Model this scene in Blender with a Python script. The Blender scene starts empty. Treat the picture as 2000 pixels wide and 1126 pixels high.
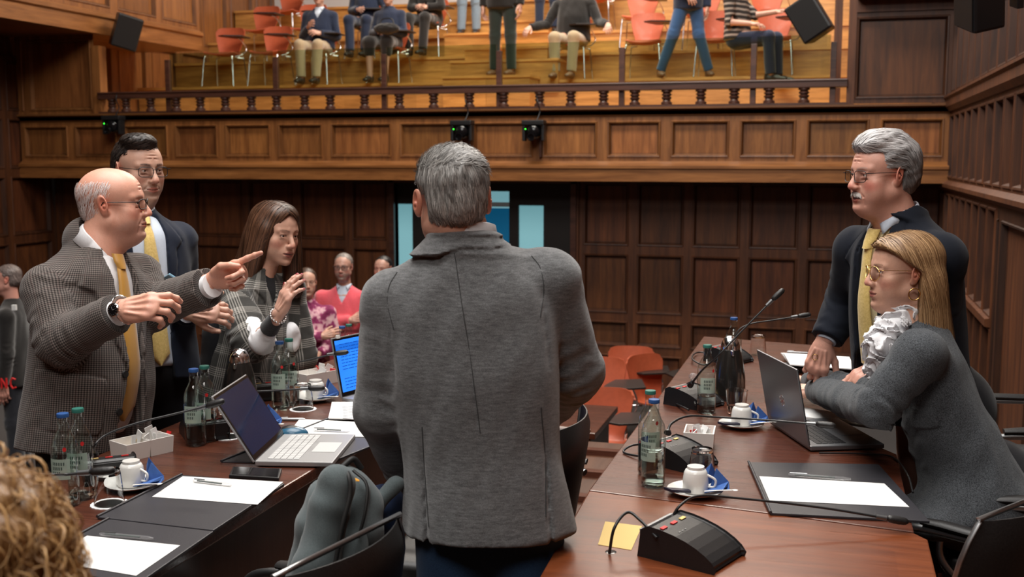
import bpy, bmesh, math, random
import numpy as np
from mathutils import Vector, Matrix, Euler
C = bpy.context.scene.collection
rng = np.random.default_rng(7)
random.seed(7)
PI = math.pi
# ------------------------------------------------------------------ camera model
FPX = 2150.0; PITCH = math.atan((563-305)/FPX); YAW = math.radians(16); CH = 1.65
def ray(px, py):
    x = (px-1000)/FPX; z = -(py-563)/FPX
    c, s = math.cos(PITCH), math.sin(PITCH)
    y2 = c+z*s; z2 = -s+z*c
    cy, sy = math.cos(YAW), math.sin(YAW)
    return np.array((x*cy-y2*sy, x*sy+y2*cy, z2))
def onz(px, py, z):
    r = ray(px, py); t = (z-CH)/r[2]; return np.array((r[0]*t, r[1]*t, z))
def atY(px, py, Y):
    r = ray(px, py); t = Y/r[1]; return np.array((r[0]*t, Y, CH+r[2]*t))
def atX(px, py, X):
    r = ray(px, py); t = X/r[0]; return np.array((X, r[1]*t, CH+r[2]*t))
def wp(px, py, d):                      # a point d metres deep along the view
    r = ray(px, py); return np.array((r[0]*d, r[1]*d, CH+r[2]*d))
def V3(*a): return np.array(a, float)
def nrm(v):
    v = np.asarray(v, float); return v/(np.linalg.norm(v)+1e-12)
VIEW = nrm(V3(-math.sin(YAW), math.cos(YAW), 0))       # horizontal view direction
RIGHT = V3(math.cos(YAW), math.sin(YAW), 0)
# ------------------------------------------------------------------ object helpers
def link(name, data, mat=None, parent=None):
    o = bpy.data.objects.new(name, data); C.objects.link(o)
    if mat is not None:
        for m in (mat if isinstance(mat, (list, tuple)) else [mat]): data.materials.append(m)
    if parent is not None:
        o.parent = parent
        o.matrix_parent_inverse = parent_mat(parent).inverted()
    return o
def parent_mat(p):
    m = Matrix.LocRotScale(p.location, p.rotation_euler, p.scale)
    if p.parent: m = parent_mat(p.parent) @ p.matrix_parent_inverse @ m
    return m
def tag(o, label=None, cat=None, group=None, kind=None):
    if label: o['label'] = label
    if cat: o['category'] = cat
    if group: o['group'] = group
    if kind: o['kind'] = kind
    return o
def empty(name, loc, label=None, cat=None, group=None, rz=0.0):
    o = bpy.data.objects.new(name, None); C.objects.link(o); o.empty_display_size = .05
    o.location = loc; o.rotation_euler = (0, 0, rz)
    return tag(o, label, cat, group)
def copytree(o, parent=None):
    c = o.copy(); C.objects.link(c)
    if parent is not None: c.parent = parent
    for ch in [x for x in KIDS.get(o.name, [])]:
        d = copytree(ch, c)
        KIDS.setdefault(c.name, []).append(d)
    return c
KIDS = {}
def struct(name, mb_or_me, mat):
    o = mb_or_me.build(name, mat) if isinstance(mb_or_me, MB) else link(name, mb_or_me, mat)
    o['kind'] = 'structure'; return o
def frame_m(origin, xdir, zdir=(0, 0, 1)):
    x = nrm(xdir); z = nrm(zdir); y = nrm(np.cross(z, x)); z = np.cross(x, y)
    return Matrix(((x[0], y[0], z[0], origin[0]), (x[1], y[1], z[1], origin[1]), (x[2], y[2], z[2], origin[2]), (0, 0, 0, 1)))
class MB:
    """collects shapes into ONE mesh"""
    def __init__(s): s.v = []; s.f = []; s.m = []; s.mi = 0; s.c = []; s.col = None; s.T = None
    def mat(s, i): s.mi = i; return s
    def add(s, vs, fs):
        n = len(s.v)
        for v in vs:
            v = Vector(v)
            if s.T is not None: v = s.T @ v
            s.v.append(tuple(v)); s.c.append(s.col if s.col is not None else (1, 1, 1, 1))
        for f in fs: s.f.append(tuple(i+n for i in f)); s.m.append(s.mi)
        return s
    def box(s, x0, x1, y0, y1, z0, z1):
        return s.add([(x0,y0,z0),(x1,y0,z0),(x1,y1,z0),(x0,y1,z0),(x0,y0,z1),(x1,y0,z1),(x1,y1,z1),(x0,y1,z1)],
                     [(3,2,1,0),(4,5,6,7),(0,1,5,4),(1,2,6,5),(2,3,7,6),(3,0,4,7)])
    def prism(s, poly, z0, z1):
        n = len(poly)
        vs = [(p[0], p[1], z0) for p in poly]+[(p[0], p[1], z1) for p in poly]
        return s.add(vs, [tuple(range(n-1, -1, -1)), tuple(range(n, 2*n))]+[(i, (i+1) % n, (i+1) % n+n, i+n) for i in range(n)])
    def lathe(s, prof, n=24, c=(0, 0, 0)):
        vs = []; fs = []; idx = []
        for r, z in prof:
            if r < 1e-6: idx.append([len(vs)]*n); vs.append((c[0], c[1], c[2]+z))
            else:
                idx.append(list(range(len(vs), len(vs)+n)))
                vs += [(c[0]+r*math.cos(2*PI*k/n), c[1]+r*math.sin(2*PI*k/n), c[2]+z) for k in range(n)]
        for a, b in zip(idx, idx[1:]):
            for k in range(n):
                q = [a[k], a[(k+1) % n], b[(k+1) % n], b[k]]
                q2 = []
                for i in q:
                    if i not in q2: q2.append(i)
                if len(q2) > 2: fs.append(tuple(q2))
        return s.add(vs, fs)
    def tube(s, pts, r, n=8, caps=True, flat=None):
        pts = [Vector(p) for p in pts]; m = len(pts)
        rs = r if isinstance(r, (list, tuple)) else [r]*m
        vs = []; fs = []
        up = None
        for i in range(m):
            t = (pts[min(i+1, m-1)]-pts[max(i-1, 0)])
            if t.length < 1e-9: t = Vector((0, 0, 1))
            t.normalize()
            if up is None:
                up = Vector((0, 0, 1)) if abs(t.z) < .9 else Vector((1, 0, 0))
                if flat is not None: up = Vector(flat)
            a = t.cross(up)
            if a.length < 1e-4: a = t.orthogonal()
            a.normalize(); b = a.cross(t).normalized(); up = b
            rr = rs[i]; ra, rb = (rr if isinstance(rr, tuple) else (rr, rr))
            for k in range(n):
                q = 2*PI*k/n
                vs.append(tuple(pts[i]+a*math.cos(q)*ra+b*math.sin(q)*rb))
        for i in range(m-1):
            for k in range(n):
                fs.append((i*n+k, i*n+(k+1) % n, (i+1)*n+(k+1) % n, (i+1)*n+k))
        if caps: fs += [tuple(range(n-1, -1, -1)), tuple((m-1)*n+k for k in range(n))]
        return s.add(vs, fs)
    def cyl(s, x, y, z0, z1, r, n=20): return s.lathe([(0, z0), (r, z0), (r, z1), (0, z1)], n, (x, y, 0))
    def mesh(s, smooth=None, bevel=0, name='mesh'):
        me = bpy.data.meshes.new(name); me.from_pydata(s.v, [], s.f)
        me.polygons.foreach_set('material_index', s.m)
        if s.c:
            a = me.color_attributes.new('Col', 'FLOAT_COLOR', 'POINT')
            a.data.foreach_set('color', np.array(s.c, np.float32).ravel())
        bm = bmesh.new(); bm.from_mesh(me)
        if bevel:
            bmesh.ops.remove_doubles(bm, verts=bm.verts, dist=1e-5)
            es = [e for e in bm.edges if len(e.link_faces) == 2 and e.calc_face_angle(0) > .6]
            bmesh.ops.bevel(bm, geom=es, offset=bevel, segments=2, affect='EDGES', profile=.6)
        bmesh.ops.recalc_face_normals(bm, faces=bm.faces)
        bm.to_mesh(me); bm.free()
        if smooth is not None:
            me.polygons.foreach_set('use_smooth', [True]*len(me.polygons))
            me.set_sharp_from_angle(angle=math.radians(smooth))
        return me
    def build(s, name, mat, parent=None, smooth=None, bevel=0, M=None):
        me = s.mesh(smooth, bevel, name)
        if M is not None: me.transform(M)
        o = link(name, me, mat, parent)
        if parent is not None: KIDS.setdefault(parent.name, []).append(o)
        return o
def part(mb, name, mat, parent, smooth=None, bevel=0):
    """shape given in the parent's own frame"""
    me = mb.mesh(smooth, bevel, name) if isinstance(mb, MB) else mb
    o = bpy.data.objects.new(name, me); C.objects.link(o)
    for m in (mat if isinstance(mat, (list, tuple)) else [mat]): me.materials.append(m)
    o.parent = parent; KIDS.setdefault(parent.name, []).append(o)
    return o
def curve(pts, n=12):
    """Catmull-Rom through points"""
    P = [np.asarray(p, float) for p in pts]; P = [2*P[0]-P[1]]+P+[2*P[-1]-P[-2]]; out = []
    for i in range(1, len(P)-2):
        for k in range(n):
            t = k/n
            out.append(.5*((2*P[i])+(-P[i-1]+P[i+1])*t+(2*P[i-1]-5*P[i]+4*P[i+1]-P[i+2])*t*t+(-P[i-1]+3*P[i]-3*P[i+1]+P[i+2])*t**3))
    out.append(P[-2]); return out
# ------------------------------------------------------------------ SDF modelling
class SDF:
    def __init__(s, vox): s.ops = []; s.vox = vox; s.uvf = []
    # primitives: each op = (fn(P)->d, lo, hi, mode, k)
    def _add(s, fn, lo, hi, mode, k): s.ops.append((fn, np.asarray(lo, float), np.asarray(hi, float), mode, k)); return s
    def cone(s, a, b, ra, rb, k=.02, side=None, mode='u', cap=None):
        """tapered limb; ra, rb = radius or (side, front) radii"""
        a = np.asarray(a, float); b = np.asarray(b, float)
        A = ra if isinstance(ra, tuple) else (ra, ra); B = rb if isinstance(rb, tuple) else (rb, rb)
        L = np.linalg.norm(b-a); ax = (b-a)/(L+1e-9)
        if side is None: side = V3(1, 0, 0) if abs(ax[0]) < .9 else V3(0, 1, 0)
        u = nrm(side-ax*np.dot(side, ax)); v = np.cross(ax, u)
        m = max(A+B)
        def fn(P, a=a, L=L, ax=ax, u=u, v=v, A=A, B=B):
            Q = P-a; z = Q@ax; h = np.clip(z/(L+1e-9), 0, 1); zz = z-h*L
            ru = A[0]+(B[0]-A[0])*h; rv = A[1]+(B[1]-A[1])*h; rz = (ru+rv)*.5 if cap is None else cap
            x = Q@u; y = Q@v
            k0 = np.sqrt((x/ru)**2+(y/rv)**2+(zz/rz)**2); k1 = np.sqrt((x/ru**2)**2+(y/rv**2)**2+(zz/rz**2)**2)+1e-9
            return k0*(k0-1)/k1
        return s._add(fn, np.minimum(a, b)-m, np.maximum(a, b)+m, mode, k)
    def loft(s, pts, radii, side, k=.03, cap=.03, mode='u'):
        """smooth body through stations; radii = (side, front) at each"""
        pts = np.array(pts, float); radii = np.array(radii, float); a, b = pts[0], pts[-1]; L = np.linalg.norm(b-a); ax = (b-a)/L
        u = nrm(side-ax*np.dot(side, ax)); v = np.cross(ax, u); T = (pts-a)@ax/L
        tab = np.stack([(pts-a)@u, (pts-a)@v, radii[:, 0], radii[:, 1]], 1); g = np.linspace(0, 1, 81)
        A = np.stack([np.interp(g, T, tab[:, i]) for i in range(4)], 1); ker = np.hanning(15)[1:-1]; ker /= ker.sum(); h = len(ker)//2
        Ap = np.concatenate([2*A[0]-A[1:h+1][::-1], A, 2*A[-1]-A[-h-1:-1][::-1]]); A = np.stack([np.convolve(Ap[:, i], ker, 'valid') for i in range(4)], 1)
        def fn(P):
            Q = P-a; z = Q@ax; t = np.clip(z/L, 0, 1); zz = z-t*L; q = [np.interp(t, g, A[:, i]) for i in range(4)]
            x = Q@u-q[0]; y = Q@v-q[1]; k0 = np.sqrt((x/q[2])**2+(y/q[3])**2+(zz/cap)**2); k1 = np.sqrt((x/q[2]**2)**2+(y/q[3]**2)**2+(zz/cap**2)**2)+1e-9
            return k0*(k0-1)/k1
        m = radii.max()+.02
        return s._add(fn, pts.min(0)-m, pts.max(0)+m, mode, k)
    def ell(s, c, r, k=.02, R=None, mode='u'):
        c = np.asarray(c, float); r = np.asarray(r if hasattr(r, '__len__') else (r, r, r), float)
        R_ = np.eye(3) if R is None else np.array(R, float)      # rows = local axes
        def fn(P, c=c, r=r, R=R_):
            Q = (P-c)@R.T; k0 = np.sqrt(((Q/r)**2).sum(-1)); k1 = np.sqrt(((Q/r**2)**2).sum(-1))+1e-9
            return k0*(k0-1)/k1
        m = r.max() if R is not None else r
        return s._add(fn, c-m, c+m, mode, k)
    def fnop(s, fn, lo, hi, k=.01, mode='u'): return s._add(fn, lo, hi, mode, k)
    def ev(s, P):
        """value at scattered points"""
        D = np.full(len(P), 1.0)
        for fn, lo, hi, mode, k in s.ops: D = s.comb(D, fn(P) if mode != 'd' else fn(P, D), mode, k)
        return D
    @staticmethod
    def comb(a, b, mode, k):
        if mode == 'd': return b
        if mode == 'u':
            h = np.maximum(k-np.abs(a-b), 0)/k; return np.minimum(a, b)-h*h*k*.25
        if mode == 's': b = -b
        h = np.maximum(k-np.abs(a-b), 0)/k; return np.maximum(a, b)+h*h*k*.25
    def grid(s):
        us = [o for o in s.ops if o[3] == 'u']; pad = 4*s.vox+.02
        lo = np.min([o[1] for o in us], 0)-pad; hi = np.max([o[2] for o in us], 0)+pad
        n = np.ceil((hi-lo)/s.vox).astype(int)+1
        ax = [lo[i]+np.arange(n[i])*s.vox for i in range(3)]
        D = np.full(n, 1.0, np.float32)
        for fn, l, h, mode, k in s.ops:
            p = k+3*s.vox
            i0 = np.clip(((l-p-lo)/s.vox).astype(int), 0, n-1); i1 = np.clip(((h+p-lo)/s.vox).astype(int)+2, 1, n)
            if np.any(i1 <= i0): continue
            G = np.stack(np.meshgrid(ax[0][i0[0]:i1[0]], ax[1][i0[1]:i1[1]], ax[2][i0[2]:i1[2]], indexing='ij'), -1)
            sl = tuple(slice(i0[i], i1[i]) for i in range(3)); sh = G.shape[:3]; P = G.reshape(-1, 3)
            a = D[sl].reshape(-1)
            b = fn(P) if mode != 'd' else fn(P, a)
            D[sl] = s.comb(a, b, mode, k).reshape(sh)
        return D, lo
    def mesh(s):
        D, lo = s.grid(); return surf_nets(D, lo, s.vox)
def surf_nets(D, lo, vox):
    S = D < 0
    n = np.array(D.shape)
    c = np.zeros(n-1, np.int8)
    for i in (0, 1):
        for j in (0, 1):
            for k in (0, 1): c += S[i:n[0]-1+i, j:n[1]-1+j, k:n[2]-1+k]
    act = (c > 0) & (c < 8)
    idx = np.full(act.shape, -1, np.int64); ii = np.argwhere(act); idx[act] = np.arange(len(ii))
    corner = np.array([(i, j, k) for i in (0, 1) for j in (0, 1) for k in (0, 1)])
    vals = np.stack([D[ii[:, 0]+a, ii[:, 1]+b, ii[:, 2]+g] for a, b, g in corner], 1)
    acc = np.zeros((len(ii), 3)); cnt = np.zeros(len(ii))
    for p in range(8):
        for q in range(p+1, 8):
            if np.abs(corner[p]-corner[q]).sum() != 1: continue
            va, vb = vals[:, p], vals[:, q]; m = (va < 0) != (vb < 0)
            t = np.where(m, va/(va-vb+1e-20), 0)
            pt = corner[p]+(corner[q]-corner[p])*t[:, None]
            acc += pt*m[:, None]; cnt += m
    V = lo+(ii+acc/np.maximum(cnt, 1)[:, None])*vox
    F = []
    for d in range(3):
        e1, e2 = [(1, 2), (2, 0), (0, 1)][d]
        sl0 = [slice(None)]*3; sl1 = [slice(None)]*3; sl0[d] = slice(0, -1); sl1[d] = slice(1, None)
        A = S[tuple(sl0)]; B = S[tuple(sl1)]; ed = np.argwhere(A != B)
        ok = (ed[:, e1] > 0) & (ed[:, e2] > 0) & (ed[:, e1] < n[e1]-1) & (ed[:, e2] < n[e2]-1)
        ed = ed[ok]
        if not len(ed): continue
        inside = S[ed[:, 0], ed[:, 1], ed[:, 2]]
        q = []
        for o1, o2 in ((0, 0), (-1, 0), (-1, -1), (0, -1)):
            t = ed.copy(); t[:, e1] += o1; t[:, e2] += o2; q.append(idx[t[:, 0], t[:, 1], t[:, 2]])
        q = np.stack(q, 1); q[~inside] = q[~inside][:, ::-1]
        F.append(q[(q >= 0).all(1)])
    return V, np.concatenate(F)
def pymesh(name, V, F, cols=None, uvs=None, smooth=True):
    me = bpy.data.meshes.new(name); V = np.asarray(V, np.float32); F = np.asarray(F, np.int32)
    k = F.shape[1]
    me.vertices.add(len(V)); me.vertices.foreach_set('co', V.ravel())
    me.loops.add(F.size); me.loops.foreach_set('vertex_index', F.ravel())
    me.polygons.add(len(F)); me.polygons.foreach_set('loop_start', np.arange(0, F.size, k, dtype=np.int32))
    me.update(calc_edges=True)
    me.polygons.foreach_set('use_smooth', np.full(len(F), smooth))
    if cols is not None:
        c = np.ones((len(V), 4), np.float32); c[:, :3] = cols
        me.color_attributes.new('Col', 'FLOAT_COLOR', 'POINT').data.foreach_set('color', c.ravel())
    if uvs is not None:
        me.uv_layers.new(name='UVMap').data.foreach_set('uv', np.asarray(uvs, np.float32).ravel())
    me.validate(); return me
def joinVF(parts):
    Vs, Fs, Cs, n = [], [], [], 0
    for V, F, c in parts:
        Vs.append(V); Fs.append(F+n); n += len(V)
        Cs.append(np.broadcast_to(np.asarray(c, float), (len(V), 3)))
    return np.concatenate(Vs), np.concatenate(Fs), np.concatenate(Cs)
def sinnoise(P, scale, seed=0, n=7, stretch=(1, 1, 1)):
    r = np.random.default_rng(seed); out = np.zeros(len(P)); Q = P*np.asarray(stretch)
    for i in range(n):
        k = nrm(r.normal(size=3))*(2*PI/scale)*r.uniform(.6, 1.6)
        out += np.sin(Q@k+r.uniform(0, 6.28)+1.3*np.sin(Q@(np.roll(k, 1)*.6)+i))
    return out/n*1.6
# ------------------------------------------------------------------ materials (all procedural)
def nodes(name):
    m = bpy.data.materials.new(name); m.use_nodes = True; nt = m.node_tree
    b = nt.nodes['Principled BSDF']; return m, nt, b
def N(nt, t, **kw):
    n = nt.nodes.new('ShaderNode'+t)
    for k, v in kw.items():
        if k in n.inputs: n.inputs[k].default_value = v
        else: setattr(n, k, v)
    return n
def L(nt, a, b): nt.links.new(a, b)
def ramp(nt, fac, stops):
    r = N(nt, 'ValToRGB'); cr = r.color_ramp
    while len(cr.elements) < len(stops): cr.elements.new(.5)
    for e, (p, c) in zip(cr.elements, stops): e.position = p; e.color = (*c, 1)
    L(nt, fac, r.inputs['Fac']); return r.outputs['Color']
def mix(nt, fac, a, b, mode='MIX'):
    n = N(nt, 'Mix', data_type='RGBA', blend_type=mode)
    for s, v in ((n.inputs['Factor'], fac), (n.inputs['A'], a), (n.inputs['B'], b)):
        if hasattr(v, 'links') or hasattr(v, 'is_linked'): L(nt, v, s)
        elif isinstance(v, (int, float)): s.default_value = v
        else: s.default_value = (*v, 1)
    return n.outputs['Result']
def bump(nt, b, h, st=.3, d=.01):
    n = N(nt, 'Bump', Strength=st, Distance=d); L(nt, h, n.inputs['Height']); L(nt, n.outputs[0], b.inputs['Normal'])
def mp(nt, scale=(1, 1, 1), rot=(0, 0, 0), src='Object'):
    tc = N(nt, 'TexCoord'); m = N(nt, 'Mapping'); m.inputs['Scale'].default_value = scale; m.inputs['Rotation'].default_value = rot
    L(nt, tc.outputs[src], m.inputs['Vector']); return m.outputs[0]
def plain(name, col, rough=.5, metal=0, spec=.5, coat=0, sheen=0, noise=0, nscale=200, trans=0, ior=1.45, alpha=1, emit=None, es=1):
    m, nt, b = nodes(name)
    b.inputs['Base Color'].default_value = (*col, 1); b.inputs['Roughness'].default_value = rough
    b.inputs['Metallic'].default_value = metal; b.inputs['Specular IOR Level'].default_value = spec
    b.inputs['Coat Weight'].default_value = coat; b.inputs['Sheen Weight'].default_value = sheen
    b.inputs['Transmission Weight'].default_value = trans; b.inputs['IOR'].default_value = ior; b.inputs['Alpha'].default_value = alpha
    if emit: b.inputs['Emission Color'].default_value = (*emit, 1); b.inputs['Emission Strength'].default_value = es
    t = N(nt, 'TexNoise', Scale=nscale, Detail=3); L(nt, mp(nt), t.inputs['Vector'])
    if noise:
        c = ramp(nt, t.outputs['Fac'], [(.3, tuple(x*(1-noise) for x in col)), (.7, tuple(min(1, x*(1+noise)) for x in col))])
        L(nt, c, b.inputs['Base Color'])
        bump(nt, b, t.outputs['Fac'], .15, .002)
    return m
def wood(name, dark, light, axis=2, scale=1.0, rough=.35, coat=.3, attr=False, band=.5, tint=None):
    m, nt, b = nodes(name)
    sc = [9*scale]*3; sc[axis] = .8*scale
    v = mp(nt, tuple(sc))
    n1 = N(nt, 'TexNoise', Scale=1.6, Detail=6, Roughness=.65, Distortion=.6); L(nt, v, n1.inputs['Vector'])
    sc2 = [60*scale]*3; sc2[axis] = 2.0*scale
    n2 = N(nt, 'TexNoise', Scale=2.0, Detail=4, Roughness=.7); L(nt, mp(nt, tuple(sc2)), n2.inputs['Vector'])
    md = tuple((a+c)/2 for a, c in zip(dark, light))
    c1 = ramp(nt, n1.outputs['Fac'], [(.28, dark), (.5, md), (.72, light)])
    c2 = ramp(nt, n2.outputs['Fac'], [(.35, (.62, .58, .55)), (.6, (1, 1, 1))])
    c = mix(nt, band, c1, c2, 'MULTIPLY')
    if attr:
        a = N(nt, 'Attribute', attribute_name='Col'); c = mix(nt, 1.0, c, a.outputs['Color'], 'MULTIPLY')
    L(nt, c, b.inputs['Base Color'])
    b.inputs['Coat Weight'].default_value = coat; b.inputs['Coat Roughness'].default_value = .22
    r = N(nt, 'MapRange'); L(nt, n2.outputs['Fac'], r.inputs['Value']); r.inputs['To Min'].default_value = rough-.08; r.inputs['To Max'].default_value = rough+.1
    L(nt, r.outputs[0], b.inputs['Roughness']); bump(nt, b, n2.outputs['Fac'], .12, .002)
    return m
def fabric(name, c0, c1, scale=600, rough=.9, sheen=.3, st=.4, melange=None, uv=False):
    m, nt, b = nodes(name)
    src = 'UV' if uv else 'Object'
    t = N(nt, 'TexNoise', Scale=scale, Detail=4, Roughness=.8); L(nt, mp(nt, (1, 1, 1), src=src), t.inputs['Vector'])
    f = t.outputs['Fac']
    col = ramp(nt, f, [(.36, c0), (.64, c1)])
    if melange:
        t2 = N(nt, 'TexNoise', Scale=melange[0], Detail=5, Roughness=.75); L(nt, mp(nt, melange[1], src=src), t2.inputs['Vector'])
        g = ramp(nt, t2.outputs['Fac'], [(.3, (1-melange[2],)*3), (.7, (1+melange[2],)*3)])
        col = mix(nt, 1.0, col, g, 'MULTIPLY')
    L(nt, col, b.inputs['Base Color']); b.inputs['Roughness'].default_value = rough
    b.inputs['Sheen Weight'].default_value = sheen; b.inputs['Sheen Roughness'].default_value = .5
    b.inputs['Specular IOR Level'].default_value = .2
    bump(nt, b, f, st, .002)
    return m
def attrmat(name, rough=.5, sss=0, bumpsc=None, spec=.5, sheen=0, var=0, aniso=0, coat=0):
    m, nt, b = nodes(name)
    a = N(nt, 'Attribute', attribute_name='Col'); col = a.outputs['Color']
    if bumpsc:
        t = N(nt, 'TexNoise', Scale=bumpsc, Detail=4, Roughness=.7); L(nt, mp(nt), t.inputs['Vector'])
        if var:
            g = ramp(nt, t.outputs['Fac'], [(.3, (1-var,)*3), (.7, (1+var*.6,)*3)]); col = mix(nt, 1.0, col, g, 'MULTIPLY')
        bump(nt, b, t.outputs['Fac'], .25, .0015)
    L(nt, col, b.inputs['Base Color'])
    b.inputs['Roughness'].default_value = rough; b.inputs['Specular IOR Level'].default_value = spec
    b.inputs['Sheen Weight'].default_value = sheen; b.inputs['Coat Weight'].default_value = coat
    if sss:
        b.inputs['Subsurface Weight'].default_value = sss; b.inputs['Subsurface Radius'].default_value = (1, .35, .2); b.inputs['Subsurface Scale'].default_value = .006
    return m
def M_math(nt, op, a, b_=None):
    n = N(nt, 'Math', operation=op)
    for i, v in enumerate((a, b_)):
        if v is None: continue
        if isinstance(v, (int, float)): n.inputs[i].default_value = v
        else: L(nt, v, n.inputs[i])
    return n.outputs[0]
def stripe(nt, coord, period, duty):        # 1 inside the stripe
    f = M_math(nt, 'FRACT', M_math(nt, 'DIVIDE', coord, period)); return M_math(nt, 'LESS_THAN', f, duty)
def weave(name, kind, A, B, rough=.92):
    """houndstooth-like check or glen plaid on the cloth's UV (metres)"""
    m, nt, b = nodes(name)
    uv = N(nt, 'UVMap'); sx = N(nt, 'SeparateXYZ')
    nz = N(nt, 'TexNoise', Scale=40, Detail=1); L(nt, uv.outputs[0], nz.inputs['Vector'])
    L(nt, uv.outputs[0], sx.inputs[0]); u = M_math(nt, 'ADD', sx.outputs[0], 10.0); v = M_math(nt, 'ADD', sx.outputs[1], 10.0)
    if kind == 'check':
        p = .0062
        su = stripe(nt, u, p, .5); sv = stripe(nt, v, p, .5)
        s = M_math(nt, 'ADD', M_math(nt, 'MULTIPLY', su, .5), M_math(nt, 'MULTIPLY', sv, .5))
        col = ramp(nt, s, [(0.0, A), (.5, tuple((x+y)/2*.8 for x, y in zip(A, B))), (1, B)])
        big = stripe(nt, u, .052, .05); big2 = stripe(nt, v, .052, .05)
        bb = M_math(nt, 'MULTIPLY', M_math(nt, 'MAXIMUM', big, big2), .22)
        col = mix(nt, bb, col, (.11, .05, .045))
    else:
        p = .0075; P = .085
        su = stripe(nt, u, p, .5); sv = stripe(nt, v, p, .5)
        bu = stripe(nt, u, P, .42); bv = stripe(nt, v, P, .42)
        su2 = M_math(nt, 'MULTIPLY', su, bu); sv2 = M_math(nt, 'MULTIPLY', sv, bv)
        fine = stripe(nt, M_math(nt, 'ADD', u, v), .0034, .5)
        s = M_math(nt, 'ADD', M_math(nt, 'ADD', M_math(nt, 'MULTIPLY', su2, .42), M_math(nt, 'MULTIPLY', sv2, .42)), M_math(nt, 'MULTIPLY', fine, .16))
        col = ramp(nt, s, [(0.0, A), (.16, tuple(x*.86+y*.14 for x, y in zip(A, B))), (.9, B)])
    t = N(nt, 'TexNoise', Scale=900, Detail=2); L(nt, uv.outputs[0], t.inputs['Vector'])
    g = ramp(nt, t.outputs['Fac'], [(.3, (.8,)*3), (.7, (1.15,)*3)]); col = mix(nt, 1.0, col, g, 'MULTIPLY')
    L(nt, col, b.inputs['Base Color']); b.inputs['Roughness'].default_value = rough; b.inputs['Sheen Weight'].default_value = .15
    b.inputs['Specular IOR Level'].default_value = .15
    bump(nt, b, t.outputs['Fac'], .4, .002)
    return m
M = {}
M['wall'] = wood('wall_wood', (.040, .011, .004), (.165, .053, .016), 2, 1, .5, .03, attr=True)
M['fascia'] = wood('fascia_wood', (.13, .044, .012), (.36, .145, .042), 2, 1, .42, .15, attr=True)
M['beam'] = wood('beam_wood', (.15, .052, .013), (.38, .155, .046), 0, 1, .4, .2, attr=True)
M['beamy'] = wood('side_beam_wood', (.15, .052, .013), (.38, .155, .046), 1, 1, .4, .2, attr=True)
M['rail'] = wood('railing_wood', (.035, .013, .009), (.115, .045, .028), 0, 1, .38, .3)
M['gal'] = wood('gallery_oak', (.34, .15, .036), (.72, .37, .11), 0, 1.2, .4, .3, attr=True)
M['desk'] = wood('desk_top_wood', (.050, .0125, .0065), (.125, .036, .018), 0, 1.4, .28, .35, band=.55)
M['desk2'] = wood('desk_near_wood', (.105, .024, .007), (.235, .062, .019), 0, 1.3, .3, .35, band=.55)
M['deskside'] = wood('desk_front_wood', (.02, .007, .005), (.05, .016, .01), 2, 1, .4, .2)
M['floor'] = wood('floor_wood', (.05, .018, .009), (.12, .046, .021), 1, 1, .4, .2)
M['carpet'] = fabric('dark_carpet', (.012, .009, .008), (.03, .022, .018), 300)
M['black'] = plain('black_plastic', (.012, .012, .013), .38, noise=.2, nscale=400)
M['blackgloss'] = plain('gloss_black', (.006, .006, .007), .12)
M['leather'] = plain('black_leather', (.014, .013, .013), .42, noise=.25, nscale=250)
M['folder'] = plain('charcoal_folder_leather', (.028, .027, .032), .42, noise=.15, nscale=500)
M['chrome'] = plain('chrome', (.75, .75, .76), .12, 1)
M['steel'] = plain('satin_steel', (.42, .43, .44), .32, 1)
M['greymetal'] = plain('grey_metal', (.16, .165, .17), .35, .8)
M['silver'] = plain('silver_laptop', (.36, .36, .365), .4, .5)
M['gunmetal'] = plain('grey_laptop', (.23, .235, .25), .36, .75)
M['key'] = plain('light_keys', (.46, .46, .455), .5)
M['darkkey'] = plain('dark_keys', (.012, .012, .014), .45)
M['paper'] = plain('white_paper', (.70, .70, .69), .8, spec=.2)
M['print'] = plain('printed_ink', (.25, .25, .27), .8)
M['white'] = plain('white_porcelain', (.68, .67, .64), .18, coat=.4)
M['whitebox'] = plain('white_plastic_box', (.78, .75, .71), .3, coat=.2)
M['doily'] = plain('paper_coaster', (.85, .85, .86), .8)
M['napkin'] = plain('blue_napkin', (.045, .12, .36), .8, noise=.1, nscale=80)
M['darkchoc'] = plain('dark_wrapper', (.012, .012, .028), .3)
M['sticky'] = plain('yellow_note', (.72, .52, .20), .8)
M['redp'] = plain('red_print', (.6, .02, .02), .5)
M['bluecap'] = plain('blue_cap', (.025, .085, .26), .3)
M['greencap'] = plain('green_cap', (.03, .15, .12), .3)
M['led'] = plain('green_led', (.02, .3, .02), .4, emit=(.05, 1, .05), es=6)
M['red'] = plain('orange_red_shell', (.46, .095, .04), .45, coat=.05, noise=.06, nscale=30)
M['lam'] = plain('dark_tablet_arm', (.02, .013, .011), .4)
M['sole'] = plain('shoe_leather', (.02, .013, .01), .4)
M['tan'] = plain('tan_shoe', (.15, .07, .035), .5)
M['gold'] = plain('gold', (.75, .45, .16), .22, 1)
M['whitewall'] = plain('gallery_plaster', (.62, .62, .64), .8)
def glassmat(name, col=(1, 1, 1), rough=0.0, ior=1.45):
    m, nt, b = nodes(name)
    b.inputs['Base Color'].default_value = (*col, 1); b.inputs['Roughness'].default_value = rough
    b.inputs['Transmission Weight'].default_value = 1; b.inputs['IOR'].default_value = ior
    t = N(nt, 'TexNoise', Scale=3); L(nt, mp(nt), t.inputs['Vector']); return m
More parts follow.
